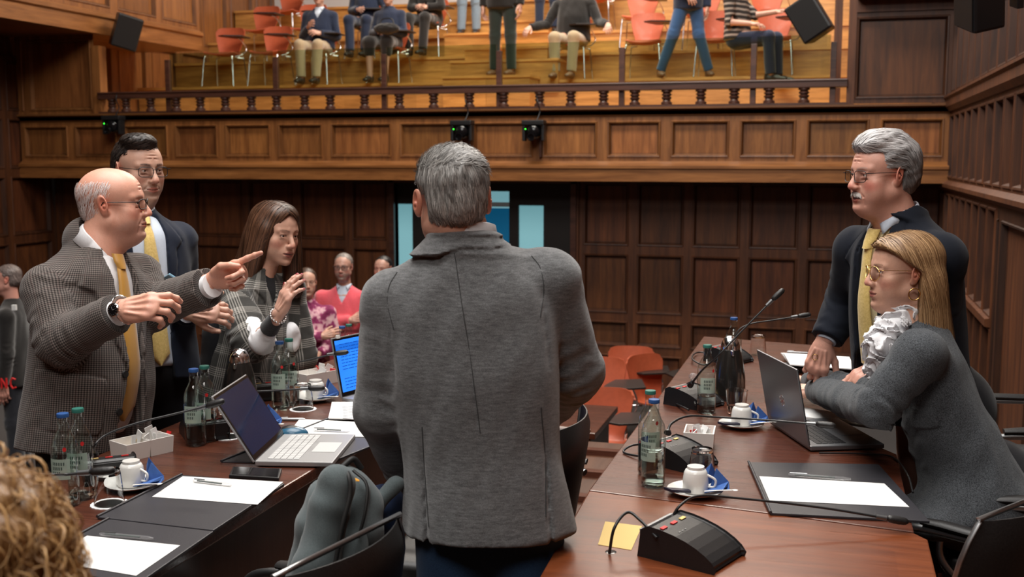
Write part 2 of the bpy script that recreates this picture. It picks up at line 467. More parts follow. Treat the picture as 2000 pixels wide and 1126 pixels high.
def sheet(name, tint, refl=.06, rough=.02):
    """thin pane: see-through with a fresnel reflection"""
    m, nt, b = nodes(name); nt.nodes.remove(b); out = nt.nodes['Material Output']
    t = N(nt, 'BsdfTransparent'); t.inputs[0].default_value = (*tint, 1)
    g = N(nt, 'BsdfGlossy', Roughness=rough); fr = N(nt, 'LayerWeight', Blend=.5); ms = N(nt, 'MixShader')
    pw = N(nt, 'Math', operation='POWER'); L(nt, fr.outputs['Facing'], pw.inputs[0]); pw.inputs[1].default_value = 2.2
    mr = N(nt, 'MapRange'); L(nt, pw.outputs[0], mr.inputs['Value']); mr.inputs['To Min'].default_value = refl; mr.inputs['To Max'].default_value = .75
    L(nt, mr.outputs[0], ms.inputs[0]); L(nt, t.outputs[0], ms.inputs[1]); L(nt, g.outputs[0], ms.inputs[2]); L(nt, ms.outputs[0], out.inputs[0]); return m
M['glass'] = sheet('clear_bottle_glass', (.90, .96, .94))
M['tumbler'] = glassmat('clear_tumbler_glass', (.97, .98, .98), 0, 1.45)
M['water'] = glassmat('water', (.97, 1, .99), 0, 1.2)
M['pane'] = sheet('balustrade_glass', (.72, .80, .72), .03)
M['lens'] = sheet('spectacle_lens', (.93, .93, .94))
M['labelgreen'] = plain('pale_green_label', (.42, .55, .47), .6, alpha=.75)
M['labelblue'] = plain('blue_label', (.06, .12, .42), .5)
M['ink'] = plain('dark_print', (.06, .09, .08), .6)
M['wrap'] = plain('clear_wrapper', (.8, .8, .82), .15, trans=.8, alpha=.45)
# ------------------------------------------------------------------ the hall
WY = 11.0; RX = 1.06; LX = -9.18; LOW = -.9
def panels(mb, o, u, n, us, zs, fw=.045, dep=.035, seed=0, base=1.0, rows=None):
    """panelled wainscot; us = stile centres, zs = rail centres, n = normal to the room"""
    r = np.random.default_rng(seed); o = np.asarray(o, float); u = nrm(u); n = nrm(n)
    def P(a, z, w): return tuple(o+u*a+n*w+V3(0, 0, z))
    for j, (z0, z1) in enumerate(zip(zs, zs[1:])):
        fz = fw if rows is None else rows[j]
        for u0, u1 in zip(us, us[1:]):
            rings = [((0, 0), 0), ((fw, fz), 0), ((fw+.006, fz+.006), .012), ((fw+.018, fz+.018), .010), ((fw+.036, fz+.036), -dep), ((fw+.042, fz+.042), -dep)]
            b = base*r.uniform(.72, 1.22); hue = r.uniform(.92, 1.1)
            cols = [(.95*base,)*3, (.95*base,)*3, (.7*base,)*3, (.62*base,)*3, (.55*base,)*3, (b, b*hue*.97, b*.92)]  # moulding stained darker, plus recess shade painted into its colour towards the panel
            vs = []; pts = []
            for (a, c), w in rings: pts.append([P(u0+a, z0+c, w), P(u1-a, z0+c, w), P(u1-a, z1-c, w), P(u0+a, z1-c, w)])
            for i in range(5):
                mb.col = (*cols[i], 1)
                for k in range(4):
                    a, b2 = pts[i][k], pts[i][(k+1) % 4]; c2, d2 = pts[i+1][(k+1) % 4], pts[i+1][k]
                    mb.add([a, b2, c2, d2], [(0, 1, 2, 3)])
            mb.col = (*cols[5], 1); mb.add(pts[5], [(0, 1, 2, 3)])
    mb.col = None
def moulding(mb, o, u, n, L0, L1, prof, col=(1, 1, 1)):
    """profile (w, z) swept along u"""
    o = np.asarray(o, float); u = nrm(u); n = nrm(n); mb.col = (*col, 1)
    vs = [tuple(o+u*t+n*w+V3(0, 0, z)) for t in (L0, L1) for w, z in prof]; k = len(prof)
    mb.add(vs, [(i, (i+1) % k, (i+1) % k+k, i+k) for i in range(k)]+[tuple(range(k)), tuple(range(2*k-1, k-1, -1))]); mb.col = None
# lower back wall, set back under the balcony
mb = MB(); us = [0, .63, 1.26, 1.9, 2.62, 3.28, 3.93, 4.44]
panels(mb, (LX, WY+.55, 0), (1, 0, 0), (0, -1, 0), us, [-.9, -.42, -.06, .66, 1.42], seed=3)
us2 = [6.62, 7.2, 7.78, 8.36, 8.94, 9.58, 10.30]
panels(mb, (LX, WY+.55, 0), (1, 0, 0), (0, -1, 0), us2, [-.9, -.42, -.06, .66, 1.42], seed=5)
for a, b in ((us[-1], 4.52), (6.54, us2[0])): mb.box(LX+a, LX+b, WY+.5, WY+.62, -.9, 1.42)
mb.box(LX+4.52, LX+6.54, WY+.5, WY+.62, 1.36, 1.42)
struct('wall_back', mb, M['wall'])
# double door with three vertical lights
def X(px, y=440): return atY(px, y, WY+.55)[0]
mb = MB(); xs = [X(757), X(805), X(832), X(925), X(942), X(994), X(1012), X(1061)]
x0, x1 = LX+4.52, LX+6.54
mb.box(x0, xs[0], WY+.56, WY+.64, -.9, 1.36); mb.box(xs[1], xs[2], WY+.56, WY+.64, -.9, 1.36)
mb.box(xs[3]-.2, xs[4], WY+.56, WY+.64, -.9, 1.36); mb.box(xs[5], xs[6], WY+.56, WY+.64, -.9, 1.36); mb.box(xs[7], x1, WY+.56, WY+.64, -.9, 1.36)
for a, b, t in ((0, 1, 1.12), (2, 4, 1.25), (4, 5, 1.27), (6, 7, 1.12)):
    mb.box(xs[a], xs[b], WY+.56, WY+.64, t, 1.36); mb.box(xs[a], xs[b], WY+.56, WY+.64, -.9, -.5)
dr = struct('door_1', mb, plain('dark_door', (.012, .009, .008), .5)); 
mb = MB(); mb.box(x0-.06, x0, WY+.46, WY+.6, -.9, 1.4); mb.box(x1, x1+.06, WY+.46, WY+.6, -.9, 1.4); mb.box(x0-.06, x1+.06, WY+.46, WY+.6, 1.36, 1.41)
struct('trim_1', mb, M['rail'])
mb = MB(); mb.box(xs[0]-.02, xs[1]+.02, WY+.6, WY+.61, -.5, 1.13); mb.box(xs[6]-.02, xs[7]+.02, WY+.6, WY+.61, -.5, 1.13)
struct('window_1', mb, plain('frosted_lit_pane', (.25, .45, .48), .6, emit=(.22, .52, .58), es=.55))
mb = MB(); mb.box(xs[2], xs[5]+.02, WY+.62, WY+.63, -.5, 1.1)
struct('window_2', mb, plain('blue_corridor_pane', (.01, .10, .2), .3, emit=(.0, .10, .22), es=.45))
mb = MB(); mb.box(xs[2], xs[5]+.02, WY+.60, WY+.615, 1.15, 1.28); mb.box(xs[2], xs[5]+.02, WY+.60, WY+.615, 1.085, 1.1)
struct('window_3', mb, plain('pale_transom_pane', (.25, .42, .46), .6, emit=(.25, .55, .62), es=.55))
# balcony front: lower beam, panelled band, upper beam
mb = MB()
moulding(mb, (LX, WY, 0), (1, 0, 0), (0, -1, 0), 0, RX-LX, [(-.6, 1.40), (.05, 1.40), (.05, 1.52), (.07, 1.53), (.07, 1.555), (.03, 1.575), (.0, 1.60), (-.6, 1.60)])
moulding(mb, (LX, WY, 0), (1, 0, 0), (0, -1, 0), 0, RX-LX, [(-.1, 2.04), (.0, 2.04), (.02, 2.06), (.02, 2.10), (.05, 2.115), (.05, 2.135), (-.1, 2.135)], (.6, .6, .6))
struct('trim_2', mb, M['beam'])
mb = MB(); fx = [-9.18, -8.48, -7.82, -7.155, -6.52, -5.87, -5.24, -4.44, -3.63, -2.88, -2.21, -1.57, -.9, -.27, .40, 1.06]
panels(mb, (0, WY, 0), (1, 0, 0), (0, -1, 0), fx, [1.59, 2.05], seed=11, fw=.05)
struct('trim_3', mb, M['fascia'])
mb = MB(); mb.box(LX, RX, WY-.02, 16.6, 2.06, 2.125)        # walkway of the gallery
struct('trim_4', mb, M['gal'])
mb = MB(); mb.box(LX, RX, WY-.03, WY+.62, 1.395, 1.399)
struct('ceiling', mb, M['deskside'])
# gallery tiers
tiers = [(13.1, atY(620, 165, 13.1)[2]), (14.0, atY(500, 120, 14.0)[2]), (14.9, atY(950, 67, 14.9)[2]), (15.7, atY(500, 20, 15.7)[2])]
GX = -9.0
mb = MB(); gr = np.random.default_rng(4)
for i, (y, z) in enumerate(tiers):
    x = GX; zl = 2.125 if i == 0 else tiers[i-1][1]
    while x < 1.06:
        w = gr.uniform(.5, 1.1); b = gr.uniform(.75, 1.15); mb.col = (b, b, b*.95, 1)
        mb.box(x, min(x+w, 1.06), y, y+.04, zl-.02, z-.036); x += w
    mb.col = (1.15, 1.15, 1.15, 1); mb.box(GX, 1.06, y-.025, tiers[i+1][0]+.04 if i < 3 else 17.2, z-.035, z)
for i in range(15):
    b = gr.uniform(.8, 1.1); mb.col = (b, b, b, 1); mb.box(GX+i*.66, min(1.06, GX+(i+1)*.66-.004), 11.06, 13.1, 2.126, 2.135)
mb.col = None
struct('floor', mb, M['gal'])
mb = MB()                                                    # stair flight through the tiers
for i, (y, py, pa, pb) in enumerate([(12.55, 147, 865, 1035), (13.0, 117, 880, 1090), (13.55, 93, 908, 1070), (14.3, 63, 868, 1070), (15.2, 42, 880, 1060)]):
    z = atY(950, py, y)[2]; sx0, sx1 = atY(pa, py, y)[0], atY(pb, py, y)[0]; h = (sx1-sx0)/2
    for k in range(2):
        b = gr.uniform(.85, 1.15); mb.col = (b, b, b*.95, 1)
        mb.box(sx0+k*h, sx0+(k+1)*h-.003, y, y+.85, z-.36, z-.03)
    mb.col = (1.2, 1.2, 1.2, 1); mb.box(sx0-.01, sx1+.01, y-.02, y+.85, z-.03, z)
mb.col = None
struct('trim_5', mb, M['gal'])
# gallery side and rear walls
mb = MB(); panels(mb, (GX, WY+.1, 0), (0, 1, 0), (1, 0, 0), [0, .75, 1.5, 2.25, 3.0, 3.8, 4.7, 5.6], [2.1, 3.2], seed=6, fw=.07)
struct('trim_6', mb, M['fascia'])
mb = MB(); mb.box(-9.4, 1.1, 17.0, 17.1, 3.4, 7.5); struct('trim_7', mb, M['whitewall'])
mb = MB(); p0, p1 = atY(1018, 40, 16.95), atY(1058, 40, 16.95); mb.box(p0[0], p1[0], 16.93, 16.99, 3.7, 5.6); struct('window_4', mb, plain('bright_gallery_window', (.6, .7, .85), .4, emit=(.62, .75, 1), es=.9))
# long side balcony on the left
mb = MB(); panels(mb, (-8.04, 4.0, 0), (0, 1, 0), (1, 0, 0), [i*.91 for i in range(11)], [3.27, 5.0], seed=8, fw=.07)
panels(mb, (-9.0, 13.1, 0), (0, 1, 0), (1, 0, 0), [0, .8, 1.6, 2.4, 3.2, 3.9], [3.2, 5.6], seed=18, fw=.07)
struct('trim_8', mb, M['fascia'])
mb = MB(); moulding(mb, (-8.04, 4.0, 0), (0, 1, 0), (1, 0, 0), 0, 9.1, [(-1.2, 3.03), (.03, 3.03), (.03, 3.2), (.06, 3.22), (.06, 3.26), (0, 3.29), (-1.2, 3.29)])
struct('trim_9', mb, M['beamy'])
# return wall and posts at the balcony's left end
mb = MB(); mb.box(-8.14, -8.04, WY-.03, WY+.1, 2.13, 2.9)
panels(mb, (LX, WY-.01, 0), (1, 0, 0), (0, -1, 0), [0, .12, 1.06], [2.13, 3.03], seed=12)
struct('trim_10', mb, M['fascia'])
# left wall (towards the camera) and right wall
mb = MB(); us = [0]+[.75+.8*i for i in range(13)]
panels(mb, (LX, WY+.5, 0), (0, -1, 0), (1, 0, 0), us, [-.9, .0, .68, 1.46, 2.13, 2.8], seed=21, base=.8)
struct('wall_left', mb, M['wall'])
mb = MB()
ru = [0, .36, .74, 1.12, 1.5, 1.88, 2.26]
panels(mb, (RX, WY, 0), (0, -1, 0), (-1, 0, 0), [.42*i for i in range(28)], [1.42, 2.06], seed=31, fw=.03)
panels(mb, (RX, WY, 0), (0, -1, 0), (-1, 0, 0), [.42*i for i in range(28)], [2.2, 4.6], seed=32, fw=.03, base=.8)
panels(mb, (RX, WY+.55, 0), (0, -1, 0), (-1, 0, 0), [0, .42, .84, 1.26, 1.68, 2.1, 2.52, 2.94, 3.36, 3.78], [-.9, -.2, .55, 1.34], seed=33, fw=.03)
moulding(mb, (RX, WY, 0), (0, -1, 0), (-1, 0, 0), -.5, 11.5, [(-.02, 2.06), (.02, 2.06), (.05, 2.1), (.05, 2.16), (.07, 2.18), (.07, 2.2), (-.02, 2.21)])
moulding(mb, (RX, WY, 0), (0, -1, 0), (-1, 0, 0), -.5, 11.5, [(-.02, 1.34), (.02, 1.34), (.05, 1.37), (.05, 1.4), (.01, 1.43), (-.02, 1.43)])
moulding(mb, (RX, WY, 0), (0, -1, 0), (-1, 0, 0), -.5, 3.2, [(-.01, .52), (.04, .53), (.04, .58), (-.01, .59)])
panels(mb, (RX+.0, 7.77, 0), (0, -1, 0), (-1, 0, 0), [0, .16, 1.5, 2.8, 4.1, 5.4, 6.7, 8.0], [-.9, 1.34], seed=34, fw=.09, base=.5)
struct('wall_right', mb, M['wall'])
mb = MB(); mb.box(RX, RX+.1, -4, 16.6, 4.6, 8.2); mb.box(RX+.03, RX+.1, -4, 16.6, -1, 4.6); mb.box(LX-.1, RX, -4.1, -4, -1, 8.2); mb.box(LX-.2, LX-.06, -4, 16.6, -1, 8.2)
struct('wall_front', mb, M['wall'])
# dark box fittings of the right wall above the fascia level and overhead balcony
mb = MB(); panels(mb, (0, WY-.02, 0), (1, 0, 0), (0, -1, 0), [.16, 1.06], [2.14, 2.98], seed=41, base=.75)
mb.box(.13, .2, WY-.03, WY+.06, 2.13, 4.6); mb.box(.0, .08, WY+.9, WY+1.0, 2.13, 5)
mb.box(.2, 1.06, WY-.04, WY+.1, 2.98, 3.1); mb.box(.2, 1.06, WY-.3, WY+.4, 3.1, 4.6)
struct('trim_11', mb, M['wall'])
# floors
mb = MB(); mb.box(LX, RX, -4, 16, -1.0, -.9); struct('floor_2', mb, M['carpet'])
mb = MB(); mb.box(-3.6, RX, -4, 6.15, -.9, 0); 
struct('floor_3', mb, M['floor'])
mb = MB()
for i in range(4): mb.box(-1.38, -.6, 4.6+i*.42, 4.66+i*.42, 0, .03)
struct('trim_12', mb, M['desk'])
# ------------------------------------------------------------------ balcony railing
rl = empty('balcony_railing', (-4, WY, 2.135), 'long low turned wooden railing with glass screen along the balcony edge', 'railing')
def railpart(mb, name, mat, **k): 
    o = mb.build(name, mat, rl, **k); return o
mb = MB(); mb.box(-8.06, .14, WY-.06, WY+.07, 2.295, 2.375); mb.box(-8.06, .14, WY-.07, WY+.08, 2.355, 2.372); railpart(mb, 'handrail', M['rail'], bevel=.008)
mb = MB(); mb.box(-8.06, .14, WY-.05, WY+.06, 2.135, 2.155); railpart(mb, 'bottom_rail', M['rail'])
bprof = [(0, 0), (.055, 0), (.055, .022), (.042, .03), (.036, .045), (.05, .06), (.05, .072), (.034, .08), (.05, .092), (.05, .102), (.036, .112), (.055, .125), (.055, .142), (0, .142)]
bm_ = None
for px in [219, 246, 294, 344, 391, 440, 491, 540, 595, 645, 712, 780, 847, 917, 984, 1054, 1115, 1179, 1240, 1302, 1369, 1434, 1502, 1570]:
    p = atY(px, 190, WY)
    if bm_ is None: bm_ = MB().lathe(bprof, 16).mesh(50, name='baluster')
    o = link('baluster', bm_, M['rail'] if not bm_.materials else None, rl); o.location = (p[0], WY, 2.155)
posts = [327, 538, 750, 975, 1215, 1472, 1628]
for px in posts:
    p = atY(px, 120, WY); top = 2.72
    mb = MB(); mb.box(p[0]-.028, p[0]+.028, WY-.02, WY+.03, 2.155, top); railpart(mb, 'post', M['rail'], bevel=.004)
for a, b in zip(posts, posts[1:]):
    p, q = atY(a, 120, WY)[0]+.03, atY(b, 120, WY)[0]-.03
    mb = MB(); mb.box(p, q, WY+.0, WY+.006, 2.375, 2.79); railpart(mb, 'glass_pane', M['pane'])
# ------------------------------------------------------------------ tablet-arm chairs
def shell_mesh():
    path = curve([(-.23, .425), (-.18, .445), (0, .435), (.12, .43), (.185, .47), (.215, .58), (.24, .70), (.262, .83)], 5)
    n = len(path); vs = []; fs = []; K = 10
    for i, (y, z) in enumerate(path):
        t = i/(n-1)
        w = np.interp(t, [0, .06, .3, .5, .62, .8, .93, 1], [.17, .2, .2, .145, .15, .195, .215, .19])
        for k in range(K+1):
            s = k/K*2-1; c = .03*s*s
            dy, dz = (0, c*.6) if t < .45 else (-c*1.2, 0)
            vs.append((s*w, y+dy, z+dz-(abs(s)**6*.02 if t > .97 else 0)))
    for i in range(n-1):
        for k in range(K): fs.append((i*(K+1)+k, i*(K+1)+k+1, (i+1)*(K+1)+k+1, (i+1)*(K+1)+k))
    mb = MB(); mb.add(vs, fs); me = mb.mesh(60, name='shell'); bm = bmesh.new(); bm.from_mesh(me)
    bmesh.ops.solidify(bm, geom=bm.faces[:], thickness=.011); bm.to_mesh(me); bm.free()
    me.polygons.foreach_set('use_smooth', [True]*len(me.polygons)); me.set_sharp_from_angle(angle=.7); return me
SHELL = shell_mesh()
def legmesh(sx, sy):
    mb = MB(); mb.tube(curve([(sx*.12, sy*.1, .415), (sx*.18, sy*.17-.01, .41), (sx*.2, sy*.19-.01, .38), (sx*.225, sy*.24, 0)], 4), .0095, 8); return mb.mesh(60, name='leg')
LEGS = [legmesh(a, b) for a in (-1, 1) for b in (-1, 1)]
def armmesh():
    mb = MB(); mb.tube(curve([(.2, -.1, .41), (.27, -.05, .44), (.29, .06, .52), (.25, .0, .63), (.22, -.05, .66)], 5), .008, 8); return mb.mesh(60, name='arm_bracket')
def tabmesh():
    mb = MB(); mb.prism([(.12, .08), (.33, .12), (.35, -.2), (.12, -.28), (.02, -.22), (.05, -.1)], .665, .682); return mb.mesh(None, .004, name='tablet_arm')
ARM, TAB = armmesh(), tabmesh()
def chair_proto():
    r = empty('tablet_arm_chair', (0, 0, 0))
    part(SHELL, 'shell', M['red'], r)
    for l in LEGS: part(l, 'leg', M['chrome'], r)
    part(ARM, 'arm_bracket', M['chrome'], r); part(TAB, 'tablet_arm', M['lam'], r); return r
CH0 = [None]
def tchair(x, y, z, rz, label, group, s=1.0):
    if CH0[0] is None: CH0[0] = chair_proto(); o = CH0[0]
    else: o = copytree(CH0[0])
    o.location = (x, y, z); o.rotation_euler = (0, 0, rz); o.scale = (s, s, s); return tag(o, label, 'chair', group)
def gx(px, Y): return atY(px, 60, Y)[0]
T0, T1, T2 = tiers[0][1], tiers[1][1], tiers[2][1]
GC = [(437, 13.5, T0, .1, 'empty red shell chair at the far left end of the balcony front row'),
      (528, 13.5, T0, .0, 'empty red shell chair in the balcony front row left of the man in tan trousers'),
      (622, 13.55, T0, .0, 'red shell chair under the man in navy jacket on the balcony'),
      (760, 13.55, T0, .0, 'balcony chair under the older woman with the bag in her lap'),
      (1116, 13.55, T0, .0, 'balcony chair under the man in black zip jacket'),
      (1260, 13.5, T0, .0, 'empty red shell chair between the black jacket man and the walking man in jeans'),
      (1398, 13.5, T0, .0, 'red shell chair half hidden behind the walking man in jeans'),
      (1512, 13.5, T0, .0, 'red shell chair behind the man in striped sweater'),
      (508, 14.35, T1, .0, 'empty red shell chair in the second balcony row above the leftmost pair'),
      (600, 14.35, T1, .0, 'empty red shell chair in the second row just behind the man in navy jacket'),
      (838, 14.35, T1, .0, 'second row balcony chair under the person in dark trousers left of the stairs'),
      (715, 14.35, T1, .0, 'second row balcony chair behind the older woman with the bag'),
      (1250, 14.35, T1, .0, 'empty red shell chair in the second row right of the black jacket man'),
      (1372, 14.35, T1, .0, 'empty red shell chair in the second row behind the man in jeans'),
      (1495, 14.35, T1, .0, 'empty red shell chair in the second row behind the striped sweater'),
      (1165, 15.25, T2, .0, 'red shell chair high in the third row behind the black jacket man'),
      (560, 15.25, T2, .0, 'leftmost red shell chair in the third balcony row')]
for px, Y, z, rz, lab in GC: tchair(gx(px, Y), Y, z, rz, lab, 'tablet-arm chairs on the balcony', 1.0)
def low(px, py, Y, rz, lab, z=LOW, s=1.0):
    p = atY(px, py, Y); tchair(p[0], Y, z, rz, lab, 'tablet-arm chairs on the lower floor', s)
low(1232, 690, 9.6, .15, 'orange shell chair nearest the panelled wall right of the man in grey jacket')
low(1172, 740, 8.75, .2, 'orange shell chair in front of another one just right of the grey jacket', s=1.05)
low(1180, 740, 7.75, .15, 'low orange shell chair partly behind the dark lower bench right of the grey jacket', s=1.0)
low(405, 650, 8.6, -.2, 'orange shell chair seen between the navy suit and the plaid coat')
low(1290, 800, 9.3, .9, 'dark shell chair with tablet arm in shadow left of the right hand desk')
# dark lower bench beyond the aisle
bt = empty('low_bench', (-1.5, 6.6, LOW), 'dark wooden lower bench top with rounded rail beyond the aisle', 'bench')
p = onz(1207, 793, .0)
mb = MB(); mb.box(p[0]-1.3, p[0], p[1]-.75, p[1], -.04, 0); part_o = mb.build('bench_top', M['desk'], bt, bevel=.006)
mb = MB(); mb.box(p[0]-1.25, p[0]-.05, p[1]-.65, p[1]-.05, LOW, -.04); mb.build('bench_body', M['deskside'], bt)
mb = MB(); mb.tube([(p[0]-.28, p[1]-.72, .0), (p[0]-.05, p[1]-.72, .0), (p[0]-.05, p[1]-.7, -.2)], .025, 10); mb.build('bench_rail', M['desk'], bt, smooth=50)
# ------------------------------------------------------------------ cameras and speakers on the balcony
def cam_at(px, py, lab):
    p = atY(px, py, WY-.13); r = empty('dome_camera', (p[0], p[1], p[2]), lab, 'camera', 'black cameras hanging from the balcony front')
    mb = MB(); mb.box(-.115, .115, -.07, .07, .06, .11); part(mb, 'base', M['black'], r, bevel=.01)
    for q in (-1, 1): mb = MB(); mb.box(q*.1-.015, q*.1+.015, -.05, .05, -.1, .06); part(mb, 'yoke_arm', M['black'], r, bevel=.01)
    mb = MB(); mb.lathe([(0, -.085), (.045, -.075), (.072, -.045), (.083, 0), (.072, .045), (.045, .07), (0, .08)], 20); mb.T = Matrix.Translation((0, -.02, -.05)); part(mb, 'head', M['blackgloss'], r, smooth=50)
    mb = MB(); mb.T = Matrix.Translation((0, -.1, -.06)) @ Matrix.Rotation(PI/2, 4, 'X'); mb.lathe([(0, 0), (.04, 0), (.04, .03), (.03, .03), (.028, .01), (0, .01)], 18); part(mb, 'lens', M['blackgloss'], r, smooth=40)
    mb = MB(); mb.lathe([(0, -.006), (.006, 0), (0, .006)], 8, (-.07, -.075, .02)); part(mb, 'indicator', M['led'], r)
    mb = MB(); mb.tube(curve([(.03, .0, .11), (.05, .04, .2), (.03, .02, .3), (.0, .09, .37)], 5), .006, 6); part(mb, 'cable', M['black'], r, smooth=60)
    mb = MB(); mb.box(.03, .055, .09, .12, -.26, .1); part(mb, 'conduit', M['rail'], r)
    return r
cam_at(222, 245, 'black ceiling camera above the dark haired man in glasses'); cam_at(903, 256, 'black camera left of the central pair on the balcony front'); cam_at(1043, 256, 'black camera right of the central pair on the balcony front')
def speaker(p, rot, s, lab):
    r = empty('loudspeaker', p, lab, 'speaker'); r.rotation_euler = rot; r.scale = (s, s, s)
    mb = MB(); mb.prism([(-.13, -.1), (.13, -.1), (.11, .1), (-.11, .1)], -.17, .17); part(mb, 'cabinet', M['black'], r, bevel=.02)
    mb = MB(); mb.box(-.115, .115, -.108, -.1, -.155, .155); part(mb, 'grille', M['leather'], r, bevel=.003)
    mb = MB(); mb.box(-.03, .03, .1, .22, -.03, .03); mb.box(-.05, .05, .2, .24, -.09, .09); part(mb, 'bracket', M['black'], r, bevel=.005)
    return r
speaker(tuple(atX(245, 62, -7.8)), (.2, .25, .9), 1.12, 'black wall speaker on the left side balcony beam')
speaker(tuple(atY(1583, 36, WY-.1)), (.1, -.55, -.3), 1.15, 'tilted black speaker at the right end of the glass screen')
speaker(tuple(atX(1915, -2, .66)), (.2, .3, -1.2), .8, 'black speaker in the dark upper right corner')
# ------------------------------------------------------------------ the two long desks
DZ = .762
def desk(name, label, x0, x1, y0, y1, mat, inner_side):
    r = empty(name, ((x0+x1)/2, (y0+y1)/2, 0), label, 'desk'); return r
dl = desk('left_desk', 'long dark glossy wooden desk on the left side of the aisle', -2.08, -1.39, 1.2, 5.45, None, 1)
mb = MB(); mb.box(-2.08, -1.39, 1.1, 5.45, DZ-.035, DZ); mb.build('desk_top', M['desk'], dl, bevel=.005)
mb = MB(); mb.box(-1.435, -1.41, 1.1, 5.42, .30, DZ-.036); mb.build('modesty_panel', M['deskside'], dl)
mb = MB()
for y in (1.2, 3.0, 5.3): mb.box(-1.95, -1.44, y, y+.06, 0, DZ-.036)
for y in (1.2, 3.0, 5.3):
    q = MB(); q.box(-1.95, -1.44, y, y+.06, 0, DZ-.036); q.build('support', M['deskside'], dl)
dr_ = desk('right_desk', 'long dark glossy wooden desk right of the aisle under the grey laptop', -.59, .222, 2.75, 5.4, None, -1)
mb = MB(); mb.prism([(-.592, 2.812), (-.12, 2.75), (.222, 2.70), (.222, 3.42), (.10, 3.62), (.03, 5.33), (-.573, 5.46)], DZ-.035, DZ); mb.build('desk_top', M['desk'], dr_, bevel=.004)
mb = MB(); mb.box(-.55, -.1, 2.95, 5.25, .25, DZ-.036); mb.build('desk_body', M['deskside'], dr_)
dn = desk('near_desk_section', 'lighter reddish wooden desk section nearest the camera on the right with bordered top', 0, 0, 0, 0, None, 1)
dn.location = (-.15, 2.3, 0)
mb = MB(); mb.prism([(-.55, 1.85), (.245, 1.85), (.249, 2.654), (.222, 2.694), (-.12, 2.744), (-.591, 2.806)], DZ-.035, DZ); mb.build('desk_top', M['desk2'], dn, bevel=.004)
mb = MB(); mb.prism([(-.5, 1.95), (.17, 1.95), (.17, 2.55), (-.12, 2.62), (-.5, 2.67)], DZ-.001, DZ+.0012); mb.build('inlay_panel', wood('inlay_wood', (.095, .02, .006), (.21, .055, .017), 0, 1.3, .3, .35), dn)
mb = MB(); mb.box(-.5, -.25, 1.95, 2.5, 0, DZ-.036); mb.build('desk_body', M['deskside'], dn)
# ------------------------------------------------------------------ glassware
BO = [(0, .0), (.028, .0), (.0315, .003), (.033, .01), (.033, .145), (.0325, .155), (.029, .172), (.020, .188), (.0145, .2), (.0135, .225), (.015, .228), (.015, .236)]
def bottle(x, y, cap, label, group, blue_label=False, fill=.09, s=1.0, turn=0.0, z=DZ):
    r = empty('water_bottle', (x, y, z), label, 'bottle', group, turn); r.scale = (s, s, s)
    mb = MB(); mb.lathe(BO, 28); part(mb, 'glass_body', M['glass'], r, smooth=50)
    mb = MB(); mb.lathe([(0, .004), (.0295, .006), (.031, .012), (.031, fill), (0, fill)], 24); part(mb, 'water', M['water'], r, smooth=50)
    mb = MB(); mb.lathe([(.0135, .229), (.0152, .230), (.0155, .237), (.0145, .240), (0, .241)], 18); part(mb, 'cap', M['bluecap' if cap == 'b' else 'greencap'], r, smooth=40)
    # paper label wrapped round the lower half
    def wrap(a0, a1, z0, z1, rr):
        m = MB(); k = 14; vs = []
        for i in range(k+1):
            a = a0+(a1-a0)*i/k; vs += [(rr*math.cos(a), rr*math.sin(a), z0), (rr*math.cos(a), rr*math.sin(a), z1)]
        m.add(vs, [(2*i, 2*i+2, 2*i+3, 2*i+1) for i in range(k)]); return m
    f = part(wrap(-2.5, -.75, .075, .128, .0335), 'label', M['labelgreen'], r, smooth=60)
    m = MB(); 
    for j, (txt) in enumerate((6, 5, 4)):
        for i in range(txt):
            a = -2.1+i*.17; zz = .116-j*.012
            w = wrap(a, a+.1, zz-.004, zz+.004, .0338); m.add(w.v, w.f)
    o = part(m, 'label_lettering', M['ink'], r)
    if blue_label: part(wrap(-3.6, -2.75, .07, .13, .0336), 'back_label', M['labelblue'], r, smooth=60)
    else:
        m = MB(); m.T = Matrix.Translation((0, 0, 0)); 
        m.add([(.0336*math.cos(-1.1+.12*math.cos(t)*1.2), .0336*math.sin(-1.1+.12*math.cos(t)*1.2), .165*1+.0*t-.012+.006*math.sin(t)) for t in np.linspace(0, 6.28, 13)[:-1]], [tuple(range(12))])
        part(m, 'red_emblem', M['redp'], r)
    return r
def bpx(px, py, *a, **k): p = onz(px, py, DZ); return bottle(p[0], p[1], *a, **k)
g = 'glass water bottles on the desks'
bpx(131, 985, 'b', 'blue capped glass bottle beside the curly hair, nearest on the left desk', g, turn=.2, fill=.02)
bpx(160, 972, 'g', 'green capped glass bottle just right of the nearest blue capped one on the left desk', g, turn=.4, fill=.02)
bpx(383, 868, 'b', 'blue capped glass bottle left of the open silver laptop', g, True, turn=.3)
bpx(404, 860, 'g', 'green capped glass bottle tucked behind the tilted screen of the silver laptop', g, turn=.2)
bpx(549, 796, 'b', 'blue capped glass bottle in front of the plaid coat, nearer of its pair', g, turn=.2)
bpx(567, 789, 'g', 'green capped glass bottle in front of the plaid coat, farther of its pair', g, turn=.5)
bpx(670, 733, 'b', 'small far bottle with blue cap showing over the laptop with the blue screen', g, s=.85)
bpx(683, 728, 'g', 'small far bottle with green cap showing over the laptop with the blue screen', g, s=.85)
bpx(1275, 948, 'b', 'blue capped glass bottle standing nearest on the right desk edge', g, True, turn=-.5, fill=.1, s=1.0)
bpx(1268, 925, 'g', 'green capped glass bottle right behind the nearest one on the right desk', g, turn=.3, fill=.1)
bpx(1379, 805, 'g', 'glass bottle with pale green label in front of the black jug on the right desk', g, turn=.35, fill=.06, s=1.0)
bpx(1431, 733, 'b', 'half hidden bottle with blue cap behind the black jug on the right desk', g)
